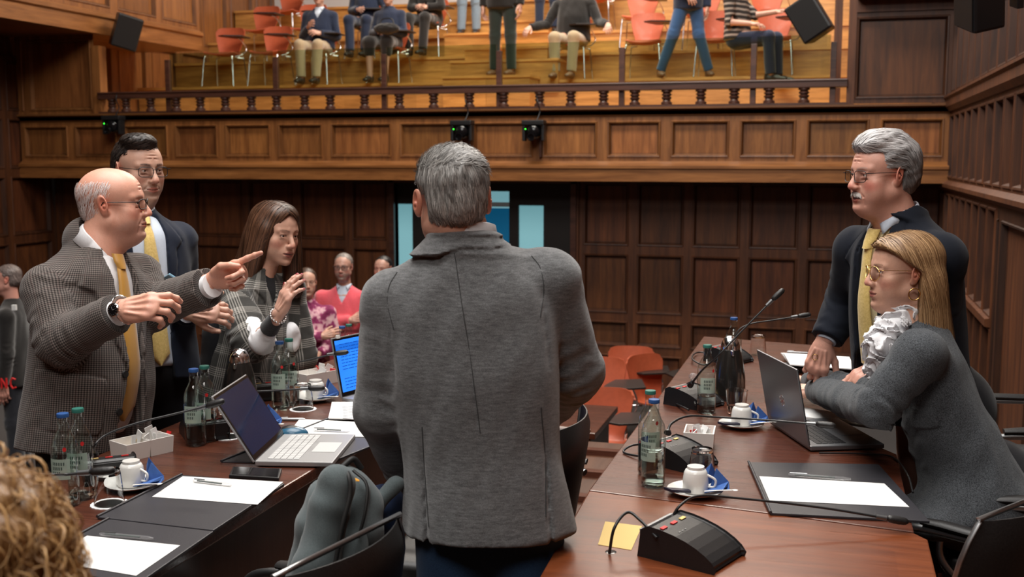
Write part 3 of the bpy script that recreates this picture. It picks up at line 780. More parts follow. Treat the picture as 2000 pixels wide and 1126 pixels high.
def tumbler(px, py, up, label, coaster=False, fill=0):
    p = onz(px, py, DZ); r = empty('drinking_glass', p, label, 'glass', 'water glasses on the desks')
    prof = [(0, .004), (.026, .004), (.029, 0), (.031, .008), (.038, .085), (.0362, .085), (.029, .012), (0, .012)]
    if not up: prof = [(a, .088-b+.003) for a, b in prof]
    mb = MB(); mb.lathe(prof, 28); part(mb, 'bowl', M['tumbler'], r, smooth=50)
    if coaster:
        c = empty('paper_coaster', p, 'white paper coaster under the '+label.split(' under')[0], 'coaster', 'paper coasters')
        mb = MB(); n = 40; mb.prism([((.046+.0018*(k % 2))*math.cos(2*PI*k/n), (.046+.0018*(k % 2))*math.sin(2*PI*k/n)) for k in range(n)], .0002, .0018)
        o = mb.build('disc', M['doily'], None); o.parent = c
    if fill:
        mb = MB(); mb.lathe([(0, .013), (.0285, .013), (.0325, fill), (0, fill)], 24); part(mb, 'water', M['water'], r, smooth=50)
tumbler(214, 984, False, 'upturned glass next to the cup nearest on the left desk', True)
tumbler(446, 853, False, 'upturned glass hidden behind the silver laptop screen', True)
tumbler(592, 799, False, 'upturned glass right of the bottle pair by the plaid coat', True)
tumbler(1438, 808, True, 'upright glass with some water beside the black jug', False, .03)
tumbler(1370, 938, False, 'upturned glass behind the nearest cup on the right desk')
tumbler(1480, 693, False, 'upturned glass near the far end of the right desk')
# ------------------------------------------------------------------ cups
def cup(px, py, label, rz=0, dark=False):
    p = onz(px, py, DZ); r = empty('coffee_cup', (p[0], p[1], DZ+.009), 'white upturned '+label, 'cup', 'porcelain cups on the desks', rz)
    prof = [(.0, .0), (.033, .0), (.0345, .006), (.034, .03), (.031, .05), (.027, .058), (.023, .060), (.0225, .067), (.0, .067)]
    mb = MB(); mb.lathe(prof, 28); part(mb, 'bowl', M['white'], r, smooth=50)
    mb = MB(); mb.tube(curve([(.032, 0, .014), (.05, 0, .016), (.052, 0, .035), (.031, 0, .046)], 5), .0035, 8); part(mb, 'handle', M['white'], r, smooth=60)
    s = empty('saucer', (p[0], p[1], DZ), 'white saucer holding the '+label, 'saucer', 'saucers on the desks')
    mb = MB(); mb.lathe([(0, 0), (.035, 0), (.04, .003), (.072, .013), (.074, .016), (.07, .0155), (.038, .006), (0, .006)], 32); part(mb, 'plate', M['white'], s, smooth=50)
    n = empty('paper_napkin', (p[0], p[1], DZ+.015), 'folded blue napkin beside the '+label, 'napkin', 'blue napkins', rz)
    mb = MB(); mb.add([(.03, -.03, .001), (.078, -.02, .012), (.082, .03, .02), (.035, .035, .004), (.05, .02, .055), (.038, .0, .002), (.088, .01, .004)],
                      [(0, 1, 2, 3), (5, 2, 4), (3, 5, 4), (0, 6, 2)])
    mb.add([(.02, .035, .001), (.05, .06, .012), (.035, .03, .065), (.015, .045, .04)], [(0, 1, 2), (0, 2, 3)])
    me = mb.mesh(); bm = bmesh.new(); bm.from_mesh(me); bmesh.ops.solidify(bm, geom=bm.faces[:], thickness=.0012); bm.to_mesh(me); bm.free()
    part(me, 'folded_sheet', M['napkin'], n)
    t = empty('teaspoon', (p[0], p[1], DZ+.018), 'white stirrer beside the '+label, 'spoon', 'stirrers on saucers', rz)
    mb = MB(); mb.tube([(.03, -.03, .002), (.06, -.025, .006), (.1, -.02, .010)], [(.0045, .0012), (.002, .0012), (.003, .0012)], 6); mb.lathe([(0, -.001), (.008, 0), (0, .002)], 10, (.108, -.019, .011)); part(mb, 'stem', M['white'], t, smooth=60)
    if dark:
        c = empty('sugar_sachet', (p[0], p[1], DZ+.014), 'dark wrapped biscuit leaning on the '+label, 'sachet', 'dark wrapped biscuits', rz)
        mb = MB(); mb.prism([(-.075, -.045), (-.05, -.062), (.0, -.05), (-.01, -.036)], .002, .010); part(mb, 'wrapper', M['darkchoc'], c, bevel=.002)
cup(258, 952, 'cup nearest on the left desk', -.1); cup(498, 837, 'cup behind the silver laptop', .0); cup(617, 781, 'cup by the farther sachet tray on the left desk', -.2)
cup(1358, 964, 'cup nearest on the right desk', -.1, True); cup(1448, 833, 'cup behind the grey laptop', .0, True)
# ------------------------------------------------------------------ sachet boxes
def sbox(px, py, rz, n, label, wrapd=False, s=1.0, stuff=1):
    p = onz(px, py, DZ); r = empty('sachet_tray', p, label, 'tray', 'white sachet trays', rz); r.scale = (s, s, s)
    for k in range(n):
        x = (k-(n-1)/2)*.078; mb = MB(); t = .003
        mb.box(x-.037, x+.037, -.045, .045, 0, t)
        mb.box(x-.037, x-.037+t, -.045, .045, t, .05); mb.box(x+.037-t, x+.037, -.045, .045, t, .05)
        mb.box(x-.037+t, x+.037-t, -.045, -.045+t, t, .05); mb.box(x-.037+t, x+.037-t, .045-t, .045, t, .05)
        mb2 = MB(); mb2.add([(x-.037, -.045, 0), (x+.037, -.045, 0), (x+.037, .045, 0), (x-.037, .045, 0), (x-.04, -.048, .05), (x+.04, -.048, .05), (x+.04, .048, .05), (x-.04, .048, .05),
            (x-.036, -.044, .05), (x+.036, -.044, .05), (x+.036, .044, .05), (x-.036, .044, .05), (x-.034, -.042, .004), (x+.034, -.042, .004), (x+.034, .042, .004), (x-.034, .042, .004)],
            [(3,2,1,0), (0,1,5,4), (1,2,6,5), (2,3,7,6), (3,0,4,7), (4,5,9,8), (5,6,10,9), (6,7,11,10), (7,4,8,11), (8,9,13,12), (9,10,14,13), (10,11,15,14), (11,8,12,15), (12,13,14,15)])
        part(mb2, 'compartment', M['whitebox'], r)
    q = random.Random(px)
    for k in range(9 if stuff else 5):
        x = q.uniform(-.03, .03)+(q.choice([0, 1])-.5)*.078*(n > 1); y = q.uniform(-.03, .03)
        o = empty('sugar_sachet', p, 'paper sugar sachet in the '+label.split(' beside')[0].split(' in clear')[0].replace('white two-part ', '').replace('white ', '')+(' on the right desk' if px > 1000 else ' nearest on the left desk' if px < 400 else ''), 'sachet', 'sachets in the '+('right box' if px > 1000 else 'near left tray' if px < 400 else 'far left tray'), rz)
        mb = MB(); mb.T = Matrix.Translation((x, y, .012)) @ Matrix.Rotation(q.uniform(-.4, .4), 4, 'X') @ Matrix.Rotation(q.uniform(-.5, .5), 4, 'Y') @ Matrix.Rotation(q.uniform(0, 3), 4, 'Z')
        mb.box(-.014, .014, -.0012, .0012, 0, q.uniform(.045, .066))
        part(mb, 'paper', [M['paper'], M['sticky'], M['redp']][0 if q.random() < .8 else q.choice([1, 2]) if q.random() < .4 else 0] if k else M['redp'], o)
    return r
sbox(278, 886, 1.15, 2, 'white two-part tray of sachets beside the microphone on the left desk')
sbox(617, 748, 1.1, 2, 'white two-part tray of sachets farther along the left desk', stuff=0)
sbox(1366, 873, .05, 1, 'white box of sachets in clear wrap between cup and microphone on the right desk', s=1.15)
# ------------------------------------------------------------------ vacuum jugs
def jug(px, py, label, rz=0, sc=(1, 1, 1)):
    p = onz(px, py, DZ); r = empty('vacuum_jug', p, label, 'jug', 'black vacuum jugs', rz); r.scale = sc
    mb = MB(); mb.lathe([(0, 0), (.068, 0), (.072, .006), (.073, .03), (.071, .09), (.062, .15), (.05, .195), (.044, .212), (0, .212)], 36); part(mb, 'body', plain('jug_black', (.014, .013, .012), .22, coat=.3), r, smooth=50)
    mb = MB(); mb.lathe([(.0445, .211), (.044, .222), (.04, .238), (.03, .256), (.015, .266), (0, .268)], 32); part(mb, 'lid', M['chrome'], r, smooth=60)
    mb = MB(); mb.prism([(-.013, .0), (.013, .0), (.004, -.025), (-.004, -.025)], .19, .212); mb.T = None
    m2 = MB(); m2.T = Matrix.Translation((0, -.035, 0)); m2.add(mb.v, mb.f); part(m2, 'spout', M['chrome'], r, bevel=.003)
    mb = MB(); mb.tube(curve([(0, .03, .25), (0, .075, .24), (0, .095, .19), (0, .09, .10), (0, .066, .06)], 6), [(.012, .008)]*25, 10); part(mb, 'handle', M['black'], r, smooth=60)
    return r
jug(470, 803, 'black vacuum jug with chrome lid in front of the plaid coat', .15, (.84, .84, .84))
jug(1424, 778, 'black vacuum jug with chrome lid on the right desk', .3, (.80, .80, .88))
# ------------------------------------------------------------------ microphones
def mic(px, py, rz, neck, label, headdir=None, base=True, s=1.0, cable=None):
    strip_mat = M['silver'] if px > 1000 else M['black']
    """neck = world points from base to tip"""
    p = onz(px, py, DZ); r = empty('conference_microphone', p, label, 'microphone', 'gooseneck microphones', 0)
    Rz = Matrix.Rotation(rz, 4, 'Z')
    if base:
        mb = MB(); mb.T = Rz @ Matrix.Scale(s, 4)
        prof = [(-.075, 0), (.085, 0), (.088, .010), (.080, .020), (.066, .030), (.048, .0395), (.026, .048), (.0, .055), (-.028, .060), (-.055, .062), (-.068, .055)]
        vs = [(x, y, z) for y in (-.065, .065) for x, z in prof]; k = len(prof)
        mb.add(vs, [(i, (i+1) % k, (i+1) % k+k, i+k) for i in range(k)]+[tuple(range(k)), tuple(range(2*k-1, k-1, -1))]); part(mb, 'base', M['black'], r, bevel=.006)
        mb = MB(); mb.T = Rz @ Matrix.Scale(s, 4) @ Matrix.Translation((-.071, 0, .03)) @ Matrix.Rotation(-.12, 4, 'Y')
        mb.box(-.004, .004, -.062, .062, -.026, .028); part(mb, 'rear_strip', strip_mat, r, bevel=.002)
        for j, (mm, yy) in enumerate((('sticky', .035), ('redp', -.0), ('redp', -.04))):
            mb = MB(); mb.T = Rz @ Matrix.Scale(s, 4) @ Matrix.Translation((-.035, yy, .061)) @ Matrix.Rotation(.12, 4, 'Y'); mb.box(-.004, .004, -.009, .009, 0, .002); part(mb, 'button', M[mm], r)
        mb = MB()
        for j in range(3):
            for q in range(3): mb.T = Rz @ Matrix.Scale(s, 4) @ Matrix.Translation((-.005+j*.012, -.03+q*.012, .0565-j*.0045)) @ Matrix.Rotation(.33, 4, 'Y'); mb.box(-.001, .001, -.003, .003, 0, .0006)
        part(mb, 'printed_marks', M['silver'], r)
    N0 = [np.asarray(q, float)-p for q in neck]
    c = curve(N0, 10); mb = MB(); mb.tube(c, [.0042-.0012*min(1, i/len(c)*3) if i else .009 for i in range(len(c))], 8)
    mb.tube([c[0], c[2]], [.011, .008], 10); part(mb, 'gooseneck', M['black'], r, smooth=50)
    d = nrm(c[-1]-c[-3]) if headdir is None else nrm(headdir); e = c[-1]
    mb = MB(); mb.tube([e-d*.03, e-d*.005], [.0055, .0065], 10); part(mb, 'collar', M['greymetal'], r, smooth=50)
    mb = MB(); n = 9; mb.tube([e+d*.052*t/n-d*.004 for t in range(n+1)], [(.0075 if 0 < t < n else .004)+(.0022*math.sin(PI*t/n))+(.0005 if t % 2 else 0) for t in range(n+1)], 12); part(mb, 'head', M['leather'], r, smooth=60)
    if cable:
        mb = MB(); mb.tube(curve([np.asarray(q, float)-p for q in cable], 10), .0035, 8); part(mb, 'cable', M['black'], r, smooth=60)
    return r
def zz(px, py, d): return wp(px, py, d)
def pz(px, py, z): return onz(px, py, z)
# nearest on the right desk
mic(1345, 1085, -.38, [pz(1313, 1010, DZ+.055), wp(1330, 985, 2.56), wp(1365, 968, 2.6), wp(1440, 972, 2.62), wp(1600, 990, 2.62), wp(1735, 1012, 2.62)],
    'big black conference microphone nearest the camera on the right desk, its neck lying flat', s=1.12,
    cable=[pz(1190, 1080, DZ+.003), wp(1200, 1030, 2.46), wp(1225, 1000, 2.5), wp(1250, 1015, 2.48), wp(1283, 1050, 2.42)])
mic(1325, 905, -.5, [wp(1304, 845, 3.02), wp(1312, 826, 3.05), wp(1345, 812, 3.1), wp(1400, 814, 3.12), wp(1500, 820, 3.1), wp(1597, 828, 3.05)],
    'black conference microphone behind the nearest bottle on the right desk, neck crossing the grey laptop', cable=[pz(1300, 868, DZ+.01), pz(1240, 868, DZ+.02), pz(1218, 882, DZ+.005), pz(1250, 890, DZ+.01), pz(1290, 888, DZ+.02)])
mic(1352, 790, -.5, [wp(1348, 752, 3.85), wp(1372, 722, 3.7), wp(1400, 697, 3.6), wp(1440, 655, 3.6), wp(1510, 584, 3.6)],
    'black conference microphone in front of the jug with neck slanting up to the right', headdir=wp(1524, 572, 3.6)-wp(1505, 590, 3.6), cable=[pz(1345, 800, DZ+.02), pz(1310, 780, DZ+.005), pz(1330, 768, DZ+.02), pz(1352, 772, DZ+.03), pz(1358, 790, DZ+.03)])
mic(1420, 705, -.5, [wp(1432, 668, 4.3), wp(1438, 652, 4.3), wp(1448, 640, 4.3), wp(1470, 631, 4.3), wp(1510, 625, 4.3), wp(1560, 617, 4.3)],
    'farthest black microphone on the right desk, neck nearly level behind the jug', headdir=wp(1575, 615, 4.3)-wp(1560, 617, 4.3), cable=[pz(1400, 690, DZ+.01), pz(1362, 688, DZ+.01), pz(1352, 700, DZ+.02), pz(1375, 712, DZ+.01), pz(1400, 700, DZ+.02)])
# left desk
mic(212, 930, 2.3, [pz(186, 888, DZ+.045), wp(184, 872, 2.88), wp(205, 850, 2.9), wp(260, 828, 2.92), wp(340, 808, 2.95), wp(405, 792, 2.97)],
    'black conference microphone with coloured buttons between the bottles and sachet tray', s=1.05, headdir=wp(435, 783, 2.97)-wp(405, 792, 2.97))
mic(30, 985, 2.3, [pz(60, 925, DZ+.05), wp(90, 926, 2.3), wp(130, 926, 2.3), wp(180, 921, 2.3)],
    'nearest left microphone whose head reaches past the bottles from behind the curly hair', headdir=RIGHT+V3(0, 0, .08))
mic(400, 852, 2.3, [pz(430, 790, DZ+.05), wp(437, 775, 3.5), wp(470, 766, 3.5), wp(540, 762, 3.5), wp(605, 758, 3.5)],
    'black microphone between jug and silver laptop, neck level in front of the bottle pair', headdir=RIGHT+V3(0, 0, .03))
mic(520, 775, 2.3, [pz(535, 742, DZ+.05), wp(548, 718, 4.0), wp(575, 709, 4.0), wp(612, 700, 4.0), wp(655, 690, 4.0)],
    'far left microphone with thin neck running behind the blue screen laptop', headdir=RIGHT+V3(0, 0, .12), cable=[pz(505, 762, DZ+.02), wp(515, 752, 4.1), wp(505, 736, 4.1), wp(490, 736, 4.05)])
# ------------------------------------------------------------------ laptops
def quadm(origin, xd, yd, w, h, t):
    """box with a corner at origin, spanned by unit xd (w) and yd (h)"""
    xd, yd = nrm(xd), nrm(yd); n = np.cross(xd, yd)
    mb = MB(); o = np.asarray(origin, float)
    P = [o, o+xd*w, o+xd*w+yd*h, o+yd*h]
    mb.add([tuple(q) for q in P]+[tuple(q+n*t) for q in P], [(3, 2, 1, 0), (4, 5, 6, 7), (0, 1, 5, 4), (1, 2, 6, 5), (2, 3, 7, 6), (3, 0, 4, 7)]); return mb
def laptop(o, u, W, Dp, ang, label, shell, kcol, scr, H=.225, web=False, rows=5):
    """o = hinge corner (world), u = unit along hinge; front = toward the user (n x u)"""
    u = nrm(u); v = V3(u[1], -u[0], 0)            # towards the user
    r = empty('laptop', tuple(o), label, 'laptop'); o = np.zeros(3); zt = V3(0, 0, 1)
    b = quadm(o, v, u, Dp, W, .014); part(b, 'base', shell, r, bevel=.003)
    kb = MB(); pad = .014
    kw = W-.05; n = 15
    for j in range(rows):
        for i in range(n):
            if j == rows-1 and 4 <= i <= 8:
                if i > 4: continue
                ww = 5*kw/n-.002
            else: ww = kw/n-.002
            q = quadm(V3(0, 0, .0141)+v*(.03+j*.019)+u*(.025+i*kw/n), v, u, .0165, ww, .0014); kb.add(q.v, q.f)
    part(kb, 'keyboard', kcol, r)
    q = quadm(V3(0, 0, .0142)+v*(Dp-.088)+u*(W*.33), v, u, .07, W*.34, .0006); part(q, 'touchpad', shell if shell != M['silver'] else M['key'], r)
    sd = nrm(-v*math.cos(ang)+zt*math.sin(ang)); sn = np.cross(u, sd)    # lid leans away
    if np.dot(sn, v) < 0: sn = -sn
    so = V3(0, 0, .012)
    q = quadm(so-sn*.007, u, sd, W, H, .006) if np.dot(np.cross(u, sd), sn) > 0 else quadm(so-sn*.001, u, sd, W, H, .006)
    part(q, 'lid', shell, r, bevel=.002)
    q = quadm(so+sn*.0002+sd*.004+u*.003, u, sd, W-.006, H-.008, .0008 if np.dot(np.cross(u, sd), sn) > 0 else -.0008); part(q, 'bezel', M['blackgloss'], r)
    q = quadm(so+sn*.0011+sd*.018+u*.01, u, sd, W-.02, H-.03, .0003); s = part(q, 'screen', scr, r)
    return r, (so, u, sd, sn)
def screenmat(name, c, es):
    return plain(name, c, .15, emit=c, es=es)
# silver laptop on the left desk: hinge on the left, screen facing right
hA = onz(498, 909, DZ+.004); hB = onz(557, 853, DZ+.004)
hu = nrm(hB-hA); 
r1, fr = laptop(hA, hu, .325, .226, math.radians(58), 'open silver laptop with dark screen and pale keys on the left desk', M['silver'], M['key'], screenmat('sleeping_screen', (.006, .012, .035), .25))
# the blue laptop: near end of screen
c0 = onz(668, 783, DZ+.003); 
r2, fr2 = laptop(c0, nrm(V3(.30, .95, 0)), .34, .23, math.radians(78), 'laptop with bright blue document on its screen left of the grey jacket', M['silver'], M['key'], screenmat('blue_document_screen', (.02, .17, .75), 1.15), H=.22)
so, u, sd, sn = fr2
tm = MB(); q_ = random.Random(3)
for j in range(15):
    if j in (4, 5): continue
    y = .03+j*.0115; x = .03
    while x < .30:
        w_ = q_.uniform(.008, .03)
        if x+w_ > .31 or (j > 5 and x > .2+.08*q_.random()): break
        qq = quadm(so+sn*.0016+sd*(y)+u*x, u, sd, w_, .0022, .0002); tm.add(qq.v, qq.f); x += w_+.004
part(tm, 'text_lines', plain('screen_text', (.0, .03, .2), .4, emit=(.0, .05, .35), es=.8), r2)
qq = quadm(so+sn*.0014+sd*.165+u*.01, u, sd, .32, .028, .0002); part(qq, 'toolbar', plain('screen_band', (.01, .12, .55), .3, emit=(.01, .13, .6), es=.8), r2)
qq = quadm(so-sn*.003+sd*.214+u*.025, u, sd, .018, .014, .007); part(qq, 'webcam_cover', M['white'], r2, bevel=.002)
# dark laptop farther along
c1 = onz(614, 716, DZ+.003)-nrm(V3(.95, .32, 0))*.28
r3, _ = laptop(c1, nrm(V3(.95, .32, 0)), .28, .18, math.radians(100), 'far laptop with dark navy screen beside the plaid coat', M['gunmetal'], M['darkkey'], screenmat('navy_screen', (.006, .009, .03), .25), H=.125)
# grey laptop on the right desk, back of lid towards the camera
a = onz(1583, 880, DZ+.004)
e0 = onz(1497, 822, DZ+.004)
r4, fr4 = laptop(a, nrm(e0-a), .345, .235, math.radians(79), 'open grey laptop with round maker emblem on its lid in front of the seated woman', M['gunmetal'], M['darkkey'], screenmat('grey_screen', (.03, .035, .04), .2), H=.245)
so, u, sd, sn = fr4
em = MB()
C0 = so-sn*.0072+sd*.11+u*.17; lv = np.cross(sn, sd)
def stroke(p0, p1, w=.0013):
    P0 = C0+lv*p0[0]+sd*p0[1]; P1 = C0+lv*p1[0]+sd*p1[1]; em.tube([P0, P1], w, 6)
for k in range(16):
    a0, a1 = 2*PI*k/16, 2*PI*(k+1)/16; stroke((.017*math.cos(a0), .017*math.sin(a0)), (.017*math.cos(a1), .017*math.sin(a1)))
stroke((-.008, -.008), (-.003, .010)); stroke((-.0055, .001), (-.001, .001)); stroke((-.001, .001), (-.004, -.008)); stroke((.001, -.012), (.006, .005)); stroke((.006, .005), (.010, .004)); stroke((.010, .004), (.008, -.004)); stroke((.008, -.004), (.0035, -.004))
part(em, 'emblem', M['chrome'], r4)
# ------------------------------------------------------------------ folders, paper, pens
def sheetobj(name, label, cat, pts, z, t, mat, group=None, stack=0):
    ps = [onz(px, py, z) for px, py in pts]
    c = sum(ps)/len(ps); r = empty(name, (c[0], c[1], z), label, cat, group)
    mb = MB(); mb.prism([(p[0]-c[0], p[1]-c[1]) for p in ps], 0, t); part(mb, 'sheet' if cat != 'folder' else 'board', mat, r, bevel=.002 if t > .004 else 0)
    return r, ps, c
def folder(pts, label, z=DZ):
    r, ps, c = sheetobj('document_folder', label, 'folder', pts, z, .007, M['folder'], 'charcoal desk folders')
    mb = MB(); a, b = ps[0]-c, ps[1]-c; d = nrm(b-a); n = V3(-d[1], d[0], 0)
    mb.tube([a+n*0+V3(0, 0, .008), b+V3(0, 0, .008)], .004, 8); part(mb, 'spine', M['folder'], r, smooth=60)
    return r
folder([(1462, 906), (1505, 1006), (1816, 1022), (1716, 910)], 'charcoal folder with blank paper and pen on the right desk')
folder([(355, 931), (190, 1014), (417, 1040), (556, 948)], 'charcoal folder with white paper in the middle of the left desk')
folder([(212, 1018), (60, 1100), (262, 1150), (417, 1042)], 'charcoal folder nearest the camera beside the curly hair', DZ)
folder([(640, 822), (432, 905), (640, 908), (765, 858)], 'charcoal folder under the silver laptop and the mouse', DZ-.003)
sheetobj('paper_sheet', 'blank white paper in the folder on the right desk', 'paper', [(1483, 930), (1503, 977), (1776, 990), (1727, 944)], DZ+.0075, .001, M['paper'])
sheetobj('paper_sheet', 'blank white paper in the middle folder of the left desk', 'paper', [(357, 930), (297, 970), (503, 985), (553, 941)], DZ+.0075, .001, M['paper'])
sheetobj('paper_sheet', 'white paper nearest the camera beside the curly hair', 'paper', [(170, 1046), (90, 1095), (266, 1124), (352, 1065)], DZ+.0075, .001, M['paper'])
sheetobj('paper_sheet', 'white paper under the pen beside the blue mouse', 'paper', [(585, 818), (560, 850), (716, 853), (740, 826)], DZ+.0045, .001, M['paper'])
sheetobj('notebook', 'white notebook under the seated woman\'s forearms', 'notebook', [(1545, 795), (1560, 815), (1708, 838), (1722, 822)], DZ, .008, M['paper'])
for k in range(3):
    sheetobj('newspaper', ['lowest folded white newsprint beside the grey jacket', 'middle folded white newsprint beside the grey jacket', 'topmost printed sheets beside the grey jacket'][k], 'newspaper', [(648, 788-k), (641+k, 818), (730, 822-k), (732, 786)], DZ+.004*k, .0035, M['paper'], 'pile of printed sheets')
mb = MB()
for j in range(9):
    p0 = onz(668+j*.2, 792+j*3.0, DZ+.0125); p1 = onz(668+random.uniform(25, 45), 792+j*3.0, DZ+.0125); mb.box(p0[0], p1[0], p0[1], p0[1]+.003, DZ+.0118, DZ+.0122)
tp = bpy.data.objects
o = mb.build('printed_lines', M['print']); o.parent = [x for x in tp if x.name.startswith('newspaper')][-1]; o.matrix_parent_inverse = parent_mat(o.parent).inverted()
rb, ps, c = sheetobj('document_folder', 'dark binder under the right man\'s stack of papers', 'folder', [(1532, 716), (1540, 726), (1690, 733), (1672, 722)], DZ, .02, M['folder'])
for k in range(4):
    sheetobj('paper_sheet', ['lowest', 'second', 'third', 'topmost'][k]+' sheet of the paper stack under the standing man\'s hand', 'paper', [(1525+k*2, 690+k%2), (1543, 713), (1676-k*2, 722), (1656+k, 698)], DZ+.021+.005*k, .004, M['paper'], 'paper stack of the standing man')
def pen(p0, p1, z, label, col=None):
    a, b = onz(*p0, z), onz(*p1, z); r = empty('ballpoint_pen', tuple(a), label, 'pen', 'pens on the desks'); d = b-a
    mb = MB(); mb.tube([d*0, d*.08, d*.9, d], [.003, .005, .005, .0025], 10); part(mb, 'barrel', M['wrap'] if col is None else col, r, smooth=50)
    mb = MB(); mb.tube([d*.1+V3(0, 0, .001), d*.75+V3(0, 0, .001)], .0018, 6); part(mb, 'ink_tube', M['ink'] if col is None else M['silver'], r)
    mb = MB(); mb.tube([d*.02+V3(0, 0, .0055), d*.3+V3(0, 0, .0065)], .0014, 6); part(mb, 'clip', M['steel'], r)
pen((1540, 926), (1662, 935), DZ+.013, 'clear pen at the top of the blank paper on the right desk')
pen((378, 938), (452, 947), DZ+.013, 'clear pen on the paper in the middle of the left desk')
pen((195, 1042), (300, 1051), DZ+.013, 'clear pen above the paper nearest the camera')
pen((612, 838), (684, 841), DZ+.011, 'clear pen on the paper beside the blue mouse')
pen((1537, 687), (1580, 689), DZ+.006, 'silver pen behind the standing man\'s papers', M['silver'])
pen((548, 818), (596, 818), DZ+.006, 'silver pen lying behind the blue mouse', M['silver'])
# phone, mouse, notes, small things
ps = [onz(*q, DZ) for q in ((447, 934), (455, 917), (551, 921), (545, 940))]; c = sum(ps)/4
r = empty('mobile_phone', (c[0], c[1], DZ), 'black phone lying face up at the left desk edge', 'phone')
mb = MB(); mb.prism([(p[0]-c[0], p[1]-c[1]) for p in ps], 0, .011); part(mb, 'case', M['black'], r, bevel=.003)
mb = MB(); mb.prism([((p[0]-c[0])*.92, (p[1]-c[1])*.84) for p in ps], .011, .0118); part(mb, 'screen', M['blackgloss'], r)
p = onz(571, 851, DZ+.004); r = empty('computer_mouse', p, 'black and blue wireless mouse by the silver laptop', 'mouse', rz=.3)
def halfell(rx, ry, rz_, z0=0):
    mb = MB(); vs = []; fs = []; n, m = 20, 8
    for j in range(m+1):
        a = j/m*PI/2
        for i in range(n): t = 2*PI*i/n; vs.append((rx*math.cos(a)*math.cos(t), ry*math.cos(a)*math.sin(t), z0+rz_*math.sin(a)))
    for j in range(m):
        for i in range(n): fs.append((j*n+i, j*n+(i+1) % n, (j+1)*n+(i+1) % n, (j+1)*n+i))
    fs.append(tuple(range(n-1, -1, -1))); return mb.add(vs, fs)
part(halfell(.052, .031, .026, .006), 'body', plain('mouse_blue', (.01, .09, .17), .35, coat=.4), r, smooth=60)
part(halfell(.054, .033, .012), 'skirt', M['black'], r, smooth=60)
mb = MB(); mb.T = Matrix.Translation((-.005, 0, .002)); q = halfell(.046, .022, .0335, .0); mb.add(q.v, q.f); part(mb, 'top_shell', M['black'], r, smooth=60)
def note(pts, label):
    sheetobj('sticky_note', label, 'note', pts, DZ+.0015, .0008, M['sticky'])
note([(1182, 1018), (1168, 1063), (1233, 1074), (1254, 1027)], 'pale yellow note beside the cable hole on the near desk')
note([(1338, 768), (1322, 782), (1352, 788), (1362, 772)], 'small yellow note by the microphone cable farther along the right desk')
p = onz(1193, 1078, DZ); r = empty('cable_hole', (p[0], p[1], DZ), 'small oval cable grommet in the near desk', 'grommet')
mb = MB(); mb.lathe([(0, 0), (.012, 0), (.013, .0015), (.009, .002), (0, .0021)], 20); part(mb, 'ring', M['blackgloss'], r)
p = onz(1354, 742, DZ); r = empty('crumpled_wrapper', p, 'crumpled clear wrapper at the right desk edge', 'wrapper')
S = SDF(.0022); S.ell((0, 0, .014), (.018, .014, .014), .005)
S.fnop(lambda P, D: D+.004*sinnoise(P, .012, 3), (-.03, -.03, -.01), (.03, .03, .04), mode='d'); Vv, Ff = S.mesh(); part(pymesh('film', Vv, Ff, smooth=False), 'film', M['wrap'], r)
# laptop cable
r = empty('power_cable', tuple(a), 'thin black cable from the grey laptop over the desk edge', 'cable')
mb = MB(); mb.tube([q-a for q in curve([onz(1600, 884, DZ+.006), onz(1700, 886, DZ+.006), onz(1745, 893, DZ+.006), onz(1765, 925, DZ+.006)+V3(.01, 0, 0), onz(1768, 960, DZ-.02)+V3(.02, 0, 0)], 6)], .0028, 6); part(mb, 'cord', M['black'], r, smooth=60)
